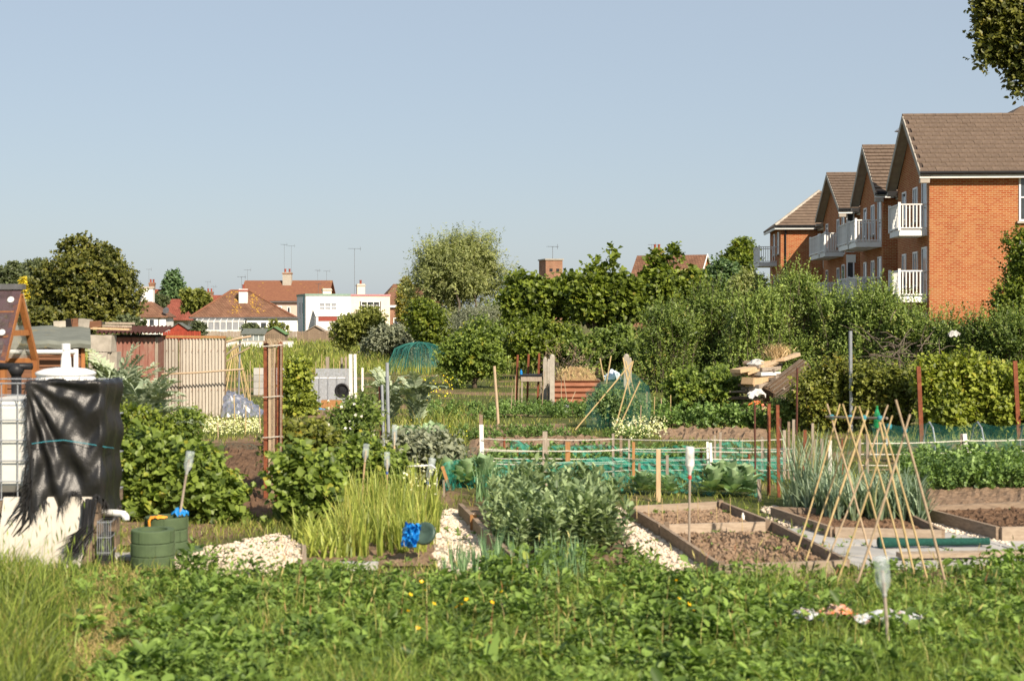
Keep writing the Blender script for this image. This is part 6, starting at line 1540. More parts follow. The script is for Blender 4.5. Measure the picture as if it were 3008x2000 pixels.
for q in (bA, bB, bC, bD, bE, bF):
    qi = q + ((bB + bE) / 2 - q).normalized() * .06; MB().b2((qi.x - rbd.location.x - .025, qi.y - rbd.location.y - .025, 0), (qi.x - rbd.location.x + .025, qi.y - rbd.location.y + .025, h + .02)).build('corner_post', M['wood_board'], rbd)
def q4(a, b, c, d, s=.03): 
    m_ = (a + b + c + d) / 4
    return [p + (m_ - p).normalized() * s for p in (a, b, c, d)]
soil_patch('soil_fill', q4(bB, bE, bD, bA), 62, 60, .035, .05, M['soil'], 3)
soil_patch('soil_fill', q4(bC, bF, bE, bB), 66, 66, .04, .045, M['soil'], 4)
for i, (x, y) in enumerate(((1905, 1510), (1945, 1500), (1990, 1520), (2050, 1498), (2105, 1525), (2145, 1500), (2180, 1545), (1870, 1495))):
    stake('seed_marker', 'thin cane marker in the bare raised bed', 'marker', (x, y - 38), (x, y), 15.9 + (1520 - y) * .02, .007, M['bamboo'], 'markers in the bare raised bed', True)
o = MB().lathe([(0, 0), (.02, 0), (.02, .05), (.008, .07), (.008, .085)], 8).build('seed_bottle', M['white_plastic'], None, loc=G(2182, 1528, .07)); props(o, 'tiny white bottle standing in the bare raised bed', 'bottle')
# leek bed
h = .13
l1, l2, l3, l4 = G(2447, 1548, h), G(2772, 1556, h), G(2655, 1500, h), G(2266, 1488, h)
lb = thing('raised_bed', 'wooden raised bed planted with leeks behind the bean canes', 'raised bed', (l1.x, l1.y, 0))
for a, b_, mt in ((l4, l1, 'plank_bed'), (l1, l2, 'plank_bed_l'), (l2, l3, 'plank_bed'), (l3, l4, 'plank_bed')):
    d = (b_ - a).normalized() * .022; board(lb, a + d, b_ - d, h, .04, mt)
soil_patch('soil_fill', q4(l1, l2, l3, l4), 50, 40, .03, .05, M['soil_dark'], 5)
# bed at the right
r1, r2, r3, r4 = G(2935, 1556, h), G(3200, 1552, h), G(3080, 1478, h), G(2700, 1494, h)
rbr = thing('raised_bed', 'wooden raised bed of dark soil below the potato row', 'raised bed', (r1.x, r1.y, 0))
for a, b_, mt in ((r4, r1, 'plank_bed'), (r1, r2, 'plank_bed_l'), (r2, r3, 'plank_bed'), (r3, r4, 'plank_bed')):
    d = (b_ - a).normalized() * .022; board(rbr, a + d, b_ - d, h + .03, .045, mt)
soil_patch('soil_fill', q4(r1, r2, r3, r4), 50, 40, .035, .09, M['soil_dark'], 6)
# bean bed boards left
h = .16
e1, e2, e3 = G(1352, 1478, h), G(1395, 1520, h), G(1432, 1562, h)
bb = thing('raised_bed', 'dark timber edged bed of broad beans between the gravel paths', 'raised bed', (e2.x, e2.y, 0))
e4, e5, e6 = G(1560, 1672, h), G(1905, 1668, h), G(1812, 1500, h)
for a, b_, mt in ((e1, e2, 'plank_bed'), (e2, e3, 'plank_bed'), (e3, e4, 'plank_bed'), (e5, e6, 'plank_bed')): board(bb, a, b_, h if b_ is not e6 else .05, .05, mt)
MB().b2((-.05, -.02, 0), (.02, .05, h + .03)).build('corner_post', M['wood_orange'], bb)
soil_patch('soil', q4(G(1440, 1660), G(1860, 1660), G(1800, 1500), G(1370, 1490)), 30, 24, .02, .004, M['soil'], 8)
# soil around
SP = [((2300, 1790), (2850, 1790), (2830, 1680), (2310, 1675), 40, 20, .03, 'soil', 11), ((2640, 1512), (3060, 1492), (3060, 1430), (2660, 1440), 40, 14, .03, 'soil', 12), ((1370, 1345), (1800, 1340), (1790, 1285), (1380, 1290), 50, 14, .07, 'soil', 13),
      ((655, 1520), (800, 1520), (800, 1300), (660, 1300), 20, 40, .05, 'soil_dark', 14), ((1940, 1292), (2260, 1292), (2250, 1262), (1930, 1262), 40, 10, .06, 'soil', 15), ((1380, 1285), (1680, 1275), (1660, 1245), (1400, 1250), 30, 8, .02, 'soil', 16),
      ((880, 1670), (1290, 1665), (1270, 1600), (890, 1600), 40, 12, .03, 'soil', 17), ((260, 1610), (560, 1600), (640, 1540), (330, 1535), 30, 10, .015, 'soil', 18), ((880, 1230), (1040, 1230), (1040, 1175), (890, 1175), 20, 8, .03, 'soil', 19), ((1240, 1400), (1330, 1395), (1340, 1310), (1250, 1310), 12, 12, .06, 'soil', 20)]
for (a, b_, c_, d_, nx_, ny_, am, mt, sd) in SP:
    soil_patch('soil', [G(*a), G(*b_), G(*c_), G(*d_)], nx_, ny_, am, .004 + .0015 * (sd - 10), M[mt], sd, bare=sd not in (11, 16, 18))
# black mesh laid on the dark soil
net('fine black mesh edge lying across the dark soil', [(640, 24), (700, 23.8), (780, 23.6)], zpx(1302, 23.8), zpx(1316, 23.8), 6, 'net_thin', n=20)
# gravel
M['gravel'] = pmat('gravel', (.70, .58, .46), (.44, .35, .26), 9, None, .85, .3, .01, c3=(.80, .71, .60), which='Object')
M['gravel_bed'] = pmat('gravel_bed', (.42, .35, .27), (.26, .20, .15), 20, None, .9, .5, .01)
GV = [[(500, 1648), (590, 1618), (730, 1592), (810, 1578), (850, 1584), (884, 1608), (884, 1694), (700, 1698), (540, 1682)], [(1300, 1502), (1362, 1498), (1395, 1528), (1425, 1568), (1436, 1680), (1296, 1705), (1270, 1590)],
      [(1808, 1500), (1846, 1500), (2100, 1672), (1960, 1690), (1880, 1655), (1832, 1610)], [(2252, 1500), (2280, 1492), (2450, 1560), (2640, 1562), (2620, 1574), (2380, 1570), (2272, 1532)], [(2690, 1516), (2750, 1520), (2960, 1572), (2960, 1606), (2860, 1580), (2740, 1562)]]
ico_v = np.array([(0, 0, 1), (.894, 0, .447), (.276, .851, .447), (-.724, .526, .447), (-.724, -.526, .447), (.276, -.851, .447), (.724, .526, -.447), (-.276, .851, -.447), (-.894, 0, -.447), (-.276, -.851, -.447), (.724, -.526, -.447), (0, 0, -1)])
ico_f = np.array([(0, 1, 2), (0, 2, 3), (0, 3, 4), (0, 4, 5), (0, 5, 1), (1, 6, 2), (2, 7, 3), (3, 8, 4), (4, 9, 5), (5, 10, 1), (6, 7, 2), (7, 8, 3), (8, 9, 4), (9, 10, 5), (10, 6, 1)])
rgv = np.random.default_rng(77)
def stones(name, poly, dens, size, mat, seed, z=.012):
    rg = np.random.default_rng(seed); pl = [tuple(q[:2]) for q in poly]; pa = np.array(pl); lo, hi = pa.min(0), pa.max(0)
    n = int(dens * (hi - lo).prod()); xy = rg.uniform(lo, hi, (n, 2)); xy = xy[inpoly(xy[:, 0], xy[:, 1], pl)]; cen = pa.mean(0); xy = (xy - cen) * (1 + (vnoise(xy[:, 0], xy[:, 1], seed, .25) - .45)[:, None] * .3) + cen; xy = xy[rg.random(len(xy)) < .35 + 1.3 * vnoise(xy[:, 0] + 9, xy[:, 1], seed + 1, .2)]; n = len(xy)
    s = rg.uniform(size[0], size[1], n) * rg.uniform(.7, 1.2, n)
    an = rg.uniform(0, 6.28, n); v = ico_v[None] * (1 + rg.normal(size=(n, 12, 1)) * .18) * np.stack([s, s * rg.uniform(.6, 1, n), s * rg.uniform(.4, .75, n)], 1)[:, None]
    c, s_ = np.cos(an)[:, None], np.sin(an)[:, None]
    v = np.stack([v[:, :, 0] * c - v[:, :, 1] * s_, v[:, :, 0] * s_ + v[:, :, 1] * c, v[:, :, 2]], 2) + np.concatenate([xy, rg.uniform(.004, z + .018, (n, 1))], 1)[:, None]
    me = bpy.data.meshes.new(name); V = v.reshape(-1, 3).astype(np.float32); F = (np.arange(n)[:, None, None] * 12 + ico_f[None]).reshape(-1, 3).astype(np.int32)
    me.vertices.add(len(V)); me.vertices.foreach_set('co', V.ravel()); me.loops.add(F.size); me.loops.foreach_set('vertex_index', F.ravel()); me.polygons.add(len(F)); me.polygons.foreach_set('loop_start', np.arange(0, F.size, 3, dtype=np.int32)); me.update(calc_edges=True)
    me.materials.append(mat); o = mobj(name, me); return o
GL = ['pale stone chips of the broad path beside the green ring stacks', 'pale stone chips of the path between the garlic and broad beans', 'pale stone chips of the path along the bare raised bed', 'pale stone chips between the bare bed and leek bed', 'pale stone chips beside the bed of dark soil']
for i, pg in enumerate(GV):
    w_ = [G(*q) for q in pg]; c_ = sum(w_, Vector()) / len(w_)
    MB().add([(q.x, q.y, .0185 + .0001 * i) for q in w_], [tuple(range(len(w_)))]).build('gravel_path', M['gravel_bed'])['kind'] = 'structure'
    o = stones('gravel', w_, 2100, (.011, .025), M['gravel'], 80 + i, .014); props(o, GL[i], 'gravel', kind='stuff'); BARE.append([q[:2] for q in w_])
# paving of large slabs
pv = bpy.data.objects.new('paving', None); COL.objects.link(pv); pv['kind'] = 'structure'
rgs = random.Random(5); c0 = G(2320, 1552); 
ax = (G(2880, 1562) - G(2360, 1562)).normalized(); ay = (G(2270, 1544) - G(2490, 1640)).normalized() * 1.0
org = G(2520, 1672)
for j in range(4):
    for i in range(5):
        w_, d_ = .62, .62; o0 = org + Vector((ax.x, ax.y, 0)) * (i * w_ * 1.02) + Vector((ay.x, ay.y, 0)) * (j * d_ * 1.04) + Vector((0, 0, .02))
        m = MB(); a = Vector((ax.x, ax.y, 0)) * w_; b_ = Vector((ay.x, ay.y, 0)) * (d_ * .99); t_ = rgs.uniform(0, .012)
        m.add([(0, 0, t_), a * .99 + Vector((0, 0, t_)), a * .99 + b_ + Vector((0, 0, t_ * .3)), b_ + Vector((0, 0, t_ * .6)), (0, 0, -.03), a * .99 - Vector((0, 0, .03)), a * .99 + b_ - Vector((0, 0, .03)), b_ - Vector((0, 0, .03))], [(0, 1, 2, 3), (0, 4, 5, 1), (1, 5, 6, 2), (2, 6, 7, 3), (3, 7, 4, 0)])
        m.build('paving_slab', M['slab'], pv, loc=o0)
o0 = org; o1 = org + Vector((ax.x, ax.y, 0)) * 3.2; o2 = o1 + Vector((ay.x, ay.y, 0)) * 2.6; o3 = org + Vector((ay.x, ay.y, 0)) * 2.6
BARE.append([q[:2] for q in (o0, o1, o2, o3)])
a_, b_ = G(2640, 1636, .05), G(3080, 1628, .05)
o = MB().beam(Vector(), b_ - a_, .14, .045).build('timber_plank', M['plank_bed_l'], None, loc=a_ + Vector((0, 0, .02))); props(o, 'long weathered plank lying on the paving', 'plank')
# green plastic grass mat, rolled edge
mt_ = MB(); 
ma, mb2 = G(2580, 1602, .05), G(2905, 1598, .05)
o = MB().tube([ma, ma.lerp(mb2, .3), ma.lerp(mb2, .6), mb2], [.055, .04, .036, .036], 12).build('rolled_mat', pmat('mat_green', (.02, .10, .075), (.012, .06, .05), 40, None, .9, .9, .02, 120), None); o.location.z = .03
props(o, 'rolled dark green plastic grass mat lying on the paving', 'mat')
# blue plastic and dark round lid in the garlic
bm = rag('blue_sheet', 'crumpled bright blue plastic propped up in the garlic bed', 'plastic sheet', P(1203, 1575, 13.85), (.15, .22, .12), M['blue'], 31, 12, crump=.9)
bm.rotation_euler = (R(70), R(15), R(10))
o = MB().lathe([(0, .0), (.07, .005), (.09, .02), (.105, .015), (.11, -.01), (.095, -.02), (0, -.015)], 28, rot=Matrix.Rotation(R(66), 3, 'X') @ Matrix.Rotation(R(-18), 3, 'Y')).build('round_lid', pmat('lid_green', (.06, .10, .08), (.03, .05, .04), 9, None, .35), None, loc=P(1247, 1566, 13.9), smooth=True)
props(o, 'dark green round plastic lid standing beside the blue plastic', 'lid')
o = MB().tube([P(1203, 1369, 18.6), P(1240, 1368, 18.6), P(1268, 1366, 18.6), P(1280, 1375, 18.6), P(1282, 1400, 18.6), P(1283, 1478, 18.6)], .012, 8).build('white_hoop', M['white_plastic'], None, smooth=True); props(o, 'bent white plastic pipe behind the tilted bottle', 'pipe')
stake('edge_stake', 'grey stake at the corner of the broad gravel path', 'stake', (893, 1600), (897, 1690), 13.4, .035, M['wood_grey'])
o = MB().box((0, 0, .03), (.36, .12, .07)).build('edging_stone', M['slab'], None, loc=G(1052, 1672)); props(o, 'pale edging stone at the front of the garlic bed', 'stone')
ho = thing('net_hoop', 'teal netted hoop tunnel over brassicas above the potato row', 'net tunnel', GX(2690, 24.2))
for i, x in enumerate((-.55, .22, 1.0, 1.8)):
    MB().tube([(x, -.35, 0), (x, -.33, .3), (x, -.2, .52), (x, 0, .6), (x, .2, .52), (x, .33, .3), (x, .35, 0)], .013, 6).build('hoop', M['galv'], ho)
m = MB()
for i in range(33):
    for j in range(11):
        a = math.pi * j / 10; x = -.75 + 2.9 * i / 32; sg = .07 * abs(math.sin((x + .55) / .78 * math.pi)); m.v.append((x, -math.cos(a) * .37, max(.005, abs(math.sin(a)) ** .7 * (.6 - sg))))
for i in range(32):
    for j in range(10): m.f.append((i * 11 + j, i * 11 + j + 1, (i + 1) * 11 + j + 1, (i + 1) * 11 + j)); m.m.append(0)
m.build('net', M['net_thin'], ho)
# ---- bean frame of crossed canes
bf = thing('bean_frame', 'A-shaped frame of crossed bamboo canes over the paving', 'plant support', G(2545, 1700))
L0 = bf.location
lft = [(2327, 1647), (2352, 1672), (2402, 1697), (2447, 1727), (2498, 1752)]; rgt = [(2565, 1650), (2618, 1675), (2672, 1702), (2735, 1728), (2792, 1754)]
lt_ = [(2467, 1186), (2514, 1193), (2608, 1189), (2621, 1220), (2673, 1216)]; rt_ = [(2429, 1186), (2475, 1186), (2523, 1193), (2590, 1232), (2631, 1174)]
cmat = ['bamboo', 'bamboo', 'bamboo_old', 'bamboo', 'bamboo_old']; cm2 = ['bamboo_old', 'bamboo', 'bamboo', 'bamboo', 'bamboo_old']
cross = []
for i in range(5):
    gl, gr = G(*lft[i]), G(*rgt[i]); Dm = (gl.y + gr.y) / 2
    tl, tr_ = P(*lt_[i], Dm + .02), P(*rt_[i], Dm - .02)
    for (g_, t_, mt) in ((gl, tl, cmat[i]), (gr, tr_, cm2[i])):
        a = g_ - L0 - Vector((0, 0, .05)); b_ = t_ - L0; m = MB(); r_ = .0115 if i == 4 else .0092
        pts = []; rr = []
        for q in range(13):
            t = q / 12; pts.append(a.lerp(b_, t) + Vector((math.sin(t * 3.1) * .012, 0, 0))); rr.append(r_ * (1.12 if q % 3 == 0 else 1) * (1 - .25 * t))
        m.tube(pts, rr, 8); m.build('cane', M[mt], bf)
    cr_ = (gl.lerp(tl, .9) + gr.lerp(tr_, .9)) / 2; cross.append(cr_)
for i, (x, y, x2, y2) in enumerate(((2550, 1205, 2400, 1640), (2583, 1239, 2693, 1713))):
    MB().tube([G(x2, y2 + 6) - L0, P(x, y, G(x2, y2).y + .05) - L0], .011, 8).build('cane', M['bamboo'], bf)
ca, cb_ = P(2427, 1224, 14.1), P(2606, 1228, 13.3)
MB().tube([ca - L0, ca.lerp(cb_, .5) - L0 + Vector((0, 0, -.004)), cb_ - L0], .011, 8).build('crossbar', M['wood_grey'], bf)
for (x, y, D) in ((2443, 1224, 14.05), (2497, 1226, 13.8), (2538, 1226, 13.55), (2584, 1227, 13.35), (2612, 1252, 12.8), (2657, 1262, 12.35)):
    p = P(x, y, D) - L0; MB().lathe([(0, -.022), (.02, -.018), (.024, 0), (.02, .018), (0, .022)], 10, p).build('tie', M['twine_blue'], bf)
# plastic litter bag in the front grass
M['bag_print'] = pmat('bag_print', (.42, .46, .50), (.50, .15, .05), 18, None, .35, .2, .005, spec=.5, c3=(.78, .80, .82))
for i, (x, y, sx, lab) in enumerate(((2368, 1862, .20, 'small torn piece of printed white plastic in the front grass'), (2462, 1850, .24, 'orange printed piece of torn plastic bag in the front grass'), (2610, 1868, .50, 'long crumpled white printed plastic bag in the front grass'))):
    o = rag('torn_bag', lab, 'plastic bag', G(x, y) + Vector((0, 0, .10)), (sx, .22, .14), M['bag_print'] if i != 1 else pmat('bag_orange', (.62, .16, .04), (.55, .52, .48), 14, None, .35), 41 + i, 12); o['group'] = 'torn plastic bags in the grass'
# ================================================================== CROPS
LM['bean'] = leaf_mat('leaf_bean', (.075, .11, .05), (.25, .30, .15), None, .25, .5)
LM['potato'] = leaf_mat('leaf_potato', (.05, .09, .025), (.18, .255, .07), None, .3)
LM['leek'] = leaf_mat('leaf_leek', (.085, .125, .085), (.26, .31, .20), (.36, .33, .16), .25)
LM['onion'] = leaf_mat('leaf_onion', (.06, .12, .055), (.20, .29, .14), None, .25)
LM['garlic'] = leaf_mat('leaf_garlic', (.12, .155, .03), (.33, .35, .078), (.42, .39, .11), .35)
LM['cabbage'] = leaf_mat('leaf_cabbage', (.13, .20, .10), (.34, .42, .24), None, .25, .4)
LM['cardoon'] = leaf_mat('leaf_cardoon', (.17, .205, .13), (.34, .37, .26), (.34, .33, .11), .2, .6)
LM['grass'] = leaf_mat('grass_blade', (.075, .10, .018), (.25, .265, .055), (.42, .34, .13), .35, .5, pscale=.6)
LM['grass_tall'] = leaf_mat('grass_tall', (.07, .105, .018), (.225, .285, .055), (.36, .32, .10), .35, .5, pscale=.8)
LM['grass_left'] = leaf_mat('grass_left', (.045, .07, .012), (.21, .25, .045), (.36, .31, .10), .35, .5, pscale=2.5, patch=.5)
LM['grass_dry'] = leaf_mat('grass_dry', (.20, .16, .06), (.44, .33, .15), (.20, .21, .05), .25, .6, pscale=1.5)
LM['weed'] = leaf_mat('weed_leaf', (.042, .075, .016), (.185, .26, .055), (.31, .35, .07), .35, .5, pscale=1.6)
LM['flower_w'] = leaf_mat('petal_white', (.66, .62, .50), (.85, .82, .74), None, .2)
LM['flower_y'] = leaf_mat('petal_yellow', (.75, .50, .01), (.90, .66, .02), None, .2)

def strap(lv, rng, base, az, L_, w, lean, bend, seg=6, rnd=None, twist=.3):
    p = np.array(base, float); d = np.array([math.cos(az), math.sin(az), 0]); pts = [p.copy()]; th = lean
    for i in range(seg):
        p = p + (d * math.sin(th) + np.array([0, 0, math.cos(th)])) * (L_ / seg); th += bend / seg * (.5 + i / seg); pts.append(p.copy())
    t = np.linspace(0, 1, seg + 1); wid = w * np.clip(1.05 - t ** 2.2, .06, 1)
    a = az + math.pi / 2 + rng.normal() * twist; lv.ribbon(pts, wid, (math.cos(a), math.sin(a), 0), rng.random() if rnd is None else rnd)
def strap_plant(seed, n, L, w, lean, bend, mat, name, spread=.03):
    rng = np.random.default_rng(seed); lv = Leaves()
    for i in range(n): strap(lv, rng, (rng.normal() * spread, rng.normal() * spread, -.01), rng.uniform(0, 6.283), rng.uniform(*L), rng.uniform(*w), abs(rng.normal()) * lean, rng.uniform(*bend))
    return lv.mesh(name, mat)
def field(name, lab, cat, meshes, pts, group, rng, sc=(.85, 1.2)):
    for p in pts:
        o = mobj(name, meshes[int(rng.integers(len(meshes)))], None, p, (0, 0, float(rng.uniform(0, 6.28))), float(rng.uniform(*sc))); props(o, lab, cat, group)
def rows(quad, nu, nv, rng, jit=.05, z=0):
    a, b, c, d = [G(*q) for q in quad]; out = []
    for j in range(nv):
        for i in range(nu):
            u, v = (i + .5) / nu, (j + .5) / nv
            p = a * (1 - u) * (1 - v) + b * u * (1 - v) + c * u * v + d * (1 - u) * v; out.append(p + Vector((rng.normal() * jit, rng.normal() * jit, z)))
    return out
rng = np.random.default_rng(500)
# broad beans
def bean_mesh(seed):
    rg = np.random.default_rng(seed); lv = Leaves(); Pp, T, N, L_, W, r_ = [], [], [], [], [], []
    for s_ in range(5):
        b0 = np.array([rg.normal() * .06, rg.normal() * .06, 0]); lean = rg.normal(size=2) * .10; h = rg.uniform(.5, .74)
        lv.ribbon([b0, b0 + np.array([lean[0] * .5, lean[1] * .5, h * .5]), b0 + np.array([lean[0], lean[1], h])], [.016, .014, .008], (1, 0, 0), .3)
        for i in range(30):
            z = h * (.12 + .88 * (i + rg.random()) / 30); a = i * 2.4 + rg.normal() * .3; el = rg.uniform(.05, .75) + .6 * (z / h) ** 3
            Pp.append(b0 + np.array([lean[0] * z / h, lean[1] * z / h, z]) + np.array([math.cos(a), math.sin(a), .3]) * .02); T.append([math.cos(a) * math.cos(el), math.sin(a) * math.cos(el), math.sin(el)])
            N.append([-math.cos(a) * .4 + rg.normal() * .3, -math.sin(a) * .4 + rg.normal() * .3, 1]); L_.append(rg.uniform(.085, .135)); W.append(rg.uniform(.045, .068)); r_.append(rg.random())
    lv.hexes(np.array(Pp), nrm(np.array(T)), nrm(np.array(N)), np.array(L_), np.array(W), np.array(r_))
    return lv.mesh('broad_bean_plant', LM['bean'])
bm_ = [bean_mesh(s_) for s_ in (1, 2, 3, 4)]
pts = rows([(1500, 1652), (1805, 1640), (1770, 1515), (1440, 1510)], 8, 7, rng, .06)
field('broad_bean_plant', 'grey green broad bean plant in the bed between the gravel paths', 'plant', bm_, pts, 'broad bean plants', rng, (.55, 1.0))
fl = Leaves(); n = 150; q = np.array([pts[i] for i in rng.integers(0, len(pts), n)]) + np.stack([rng.normal(size=n) * .12, rng.normal(size=n) * .12 - .05, rng.uniform(.15, .45, n)], 1)
# flowers as small white specks on the beans
fl.diamonds(q, nrm(rng.normal(size=(n, 3)) + [0, -.6, .2]), nrm(rng.normal(size=(n, 3))), rng.uniform(.02, .035, n), rng.uniform(.012, .022, n), rng.random(n))
props(fl.build('bean_flowers', LM['flower_w']), 'small white flowers scattered over the broad bean plants', 'flowers', kind='stuff')
# potatoes
def potato_mesh(seed, r=.26, h=.22):
    rg = np.random.default_rng(seed); lv = Leaves(); lv.hexes(*sprays(rg, [(0, 0, h, r, r, h), (r * .4, 0, h * .8, r * .6, r * .6, h * .7), (-r * .4, r * .2, h * .8, r * .6, r * .6, h * .7)], 46, (.12, .22), 7, (.075, .055), .7, .6, .4, (.5, 1.0), zmin=.01))
    for i in range(14):
        a = i * 2.4; q = rg.uniform(.5, .95); lv.ribbon([(0, 0, -.01), (math.cos(a) * r * q * .5, math.sin(a) * r * q * .5, h * .9), (math.cos(a) * r * q, math.sin(a) * r * q, h * 1.3)], [.014, .012, .006], (-math.sin(a), math.cos(a), 0), .2)
    return lv.mesh('potato_plant', LM['potato'])
pm = [potato_mesh(s_) for s_ in (11, 12, 13, 14)]
field('potato_plant', 'leafy potato plant in the row before the netted brassicas', 'plant', pm, rows([(2680, 1452), (3060, 1440), (3060, 1375), (2640, 1380)], 9, 4, rng, .06), 'potato plants before the brassicas', rng, (.6, .82))
field('potato_plant', 'leafy potato plant in the far row before the currant bush', 'plant', pm, rows([(1925, 1265), (2260, 1262), (2250, 1222), (1930, 1222)], 9, 3, rng, .08), 'potato plants before the currant bush', rng, (.8, 1.05))
field('potato_plant', 'leafy potato plant in the row below the compost bay', 'plant', pm, rows([(1440, 1232), (1740, 1232), (1730, 1200), (1470, 1200)], 10, 3, rng, .08), 'potato plants below the compost bay', rng, (.45, .65))
field('low_crop_plant', 'low leafy plant in the strip behind the twine fence', 'plant', pm, rows([(1370, 1300), (1640, 1296), (1640, 1272), (1380, 1276)], 9, 2, rng, .1) + rows([(1640, 1300), (1900, 1296), (1900, 1275), (1660, 1275)], 7, 1, rng, .1), 'low plants behind the twine fence', rng, (.35, .5))
field('low_crop_plant', 'small green crop plant under the teal net of the twine fence', 'plant', pm, rows([(1440, 1400), (2060, 1395), (2050, 1350), (1450, 1355)], 16, 3, rng, .1), 'small plants under the teal net', rng, (.45, .75))
field('low_crop_plant', 'leafy plant growing among dead sticks below the net dome', 'plant', pm, rows([(1200, 1250), (1460, 1245), (1450, 1205), (1230, 1205)], 7, 2, rng, .15), 'plants below the net dome', rng, (.45, .65))
# leeks and onions
lk = [strap_plant(20 + s_, 13, (.35, .62), (.02, .034), .22, (.2, 1.5), LM['leek'], 'leek_plant', .015) for s_ in range(5)]
field('leek_plant', 'blue green leek in the raised bed behind the bean canes', 'plant', lk, rows([(2440, 1546), (2735, 1548), (2655, 1505), (2300, 1495)], 15, 8, rng, .035, .06), 'leeks in the raised bed', rng, (.65, 1.1))
tl_ = [strap_plant(30 + s_, 12, (.6, .95), (.012, .022), .25, (.1, .8), LM['leek'], 'tall_leek', .02) for s_ in range(3)]
field('flowering_leek', 'tall leek gone to seed at the back of the leek bed', 'plant', tl_, rows([(2330, 1510), (2480, 1500), (2460, 1480), (2310, 1480)], 6, 2, rng, .05, .05), 'tall leeks at the back', rng, (.9, 1.2))
on = [strap_plant(40 + s_, 8, (.22, .42), (.010, .016), .16, (.05, .6), LM['onion'], 'onion_plant', .012) for s_ in range(5)]
field('onion_plant', 'upright green onion at the front of the broad bean bed', 'plant', on, rows([(1290, 1745), (1540, 1735), (1520, 1640), (1330, 1660)], 11, 5, rng, .05), 'onions before the broad beans', rng, (.45, 1.05))
field('onion_plant', 'upright green onion between broad beans and the front weeds', 'plant', on, rows([(1560, 1740), (1740, 1735), (1720, 1650), (1560, 1650)], 7, 4, rng, .05), 'onions between beans and weeds', rng, (.5, 1.1))
field('onion_plant', 'upright green onion behind the broad beans', 'plant', on, rows([(1400, 1500), (1540, 1490), (1530, 1450), (1390, 1450)], 8, 3, rng, .05), 'onions behind the broad beans', rng, (1.1, 1.5))
ga = [strap_plant(50 + s_, 11, (.38, .68), (.014, .024), .16, (.1, .9), LM['garlic'], 'garlic_plant', .02) for s_ in range(5)]
field('garlic_plant', 'tall yellow green garlic plant in the bed beside the broad gravel path', 'plant', ga, rows([(990, 1650), (1270, 1640), (1275, 1480), (1010, 1490)], 11, 12, rng, .06), 'garlic plants', rng, (.65, 1.0))
gy = [strap_plant(60 + s_, 12, (.2, .38), (.014, .024), .4, (.3, 1.2), LM['garlic'], 'low_strap_plant', .03) for s_ in range(3)]
field('low_garlic_plant', 'low spreading yellowish garlic at the edge of the gravel path', 'plant', gy, rows([(890, 1660), (1020, 1655), (1010, 1570), (880, 1570)], 6, 5, rng, .06), 'low garlic at the path edge', rng, (.9, 1.2))
# cabbages
def cabbage_mesh(seed):
    rg = np.random.default_rng(seed); lv = Leaves(); n = 26; a = np.arange(n) * 2.4 + rg.normal(size=n) * .2; el = np.linspace(1.25, .35, n) + rg.normal(size=n) * .12; h = np.linspace(.24, .08, n)
    Pp = np.stack([np.cos(a) * .02, np.sin(a) * .02, h], 1); T = np.stack([np.cos(a) * np.cos(el), np.sin(a) * np.cos(el), np.sin(el)], 1); N = nrm(np.stack([-np.cos(a) * np.sin(el), -np.sin(a) * np.sin(el), np.cos(el)], 1))
    lv.hexes(Pp, nrm(T), N, rg.uniform(.2, .32, n), rg.uniform(.14, .22, n), rg.random(n), .3); return lv.mesh('cabbage_plant', LM['cabbage'])
cm = [cabbage_mesh(s_) for s_ in (71, 72, 73)]
field('cabbage_plant', 'large leaved cabbage beside the teal net before the rusty rods', 'plant', cm, rows([(2070, 1470), (2230, 1470), (2220, 1430), (2080, 1430)], 4, 2, rng, .05), 'cabbages before the rusty rods', rng, (.65, .95))
field('cabbage_plant', 'leafy cabbage behind the pale stake of the bare bed', 'plant', cm, rows([(1870, 1470), (1990, 1470), (1980, 1440), (1880, 1440)], 3, 1, rng, .05), 'cabbages behind the bare bed', rng, (.5, .75))
field('brassica_plant', 'pale brassica growing under the teal hoop net', 'plant', cm, rows([(2620, 1370), (3030, 1362), (3030, 1340), (2620, 1345)], 9, 1, rng, .08), 'brassicas under the hoop net', rng, (.5, .8))
field('brassica_plant', 'low brassica beside the tall white stake', 'plant', cm, rows([(1310, 1450), (1420, 1445), (1420, 1420), (1320, 1420)], 4, 1, rng, .05) + rows([(1180, 1345), (1290, 1340), (1290, 1310), (1190, 1310)], 4, 2, rng, .1), 'brassicas beside the white stake', rng, (.7, 1.0))
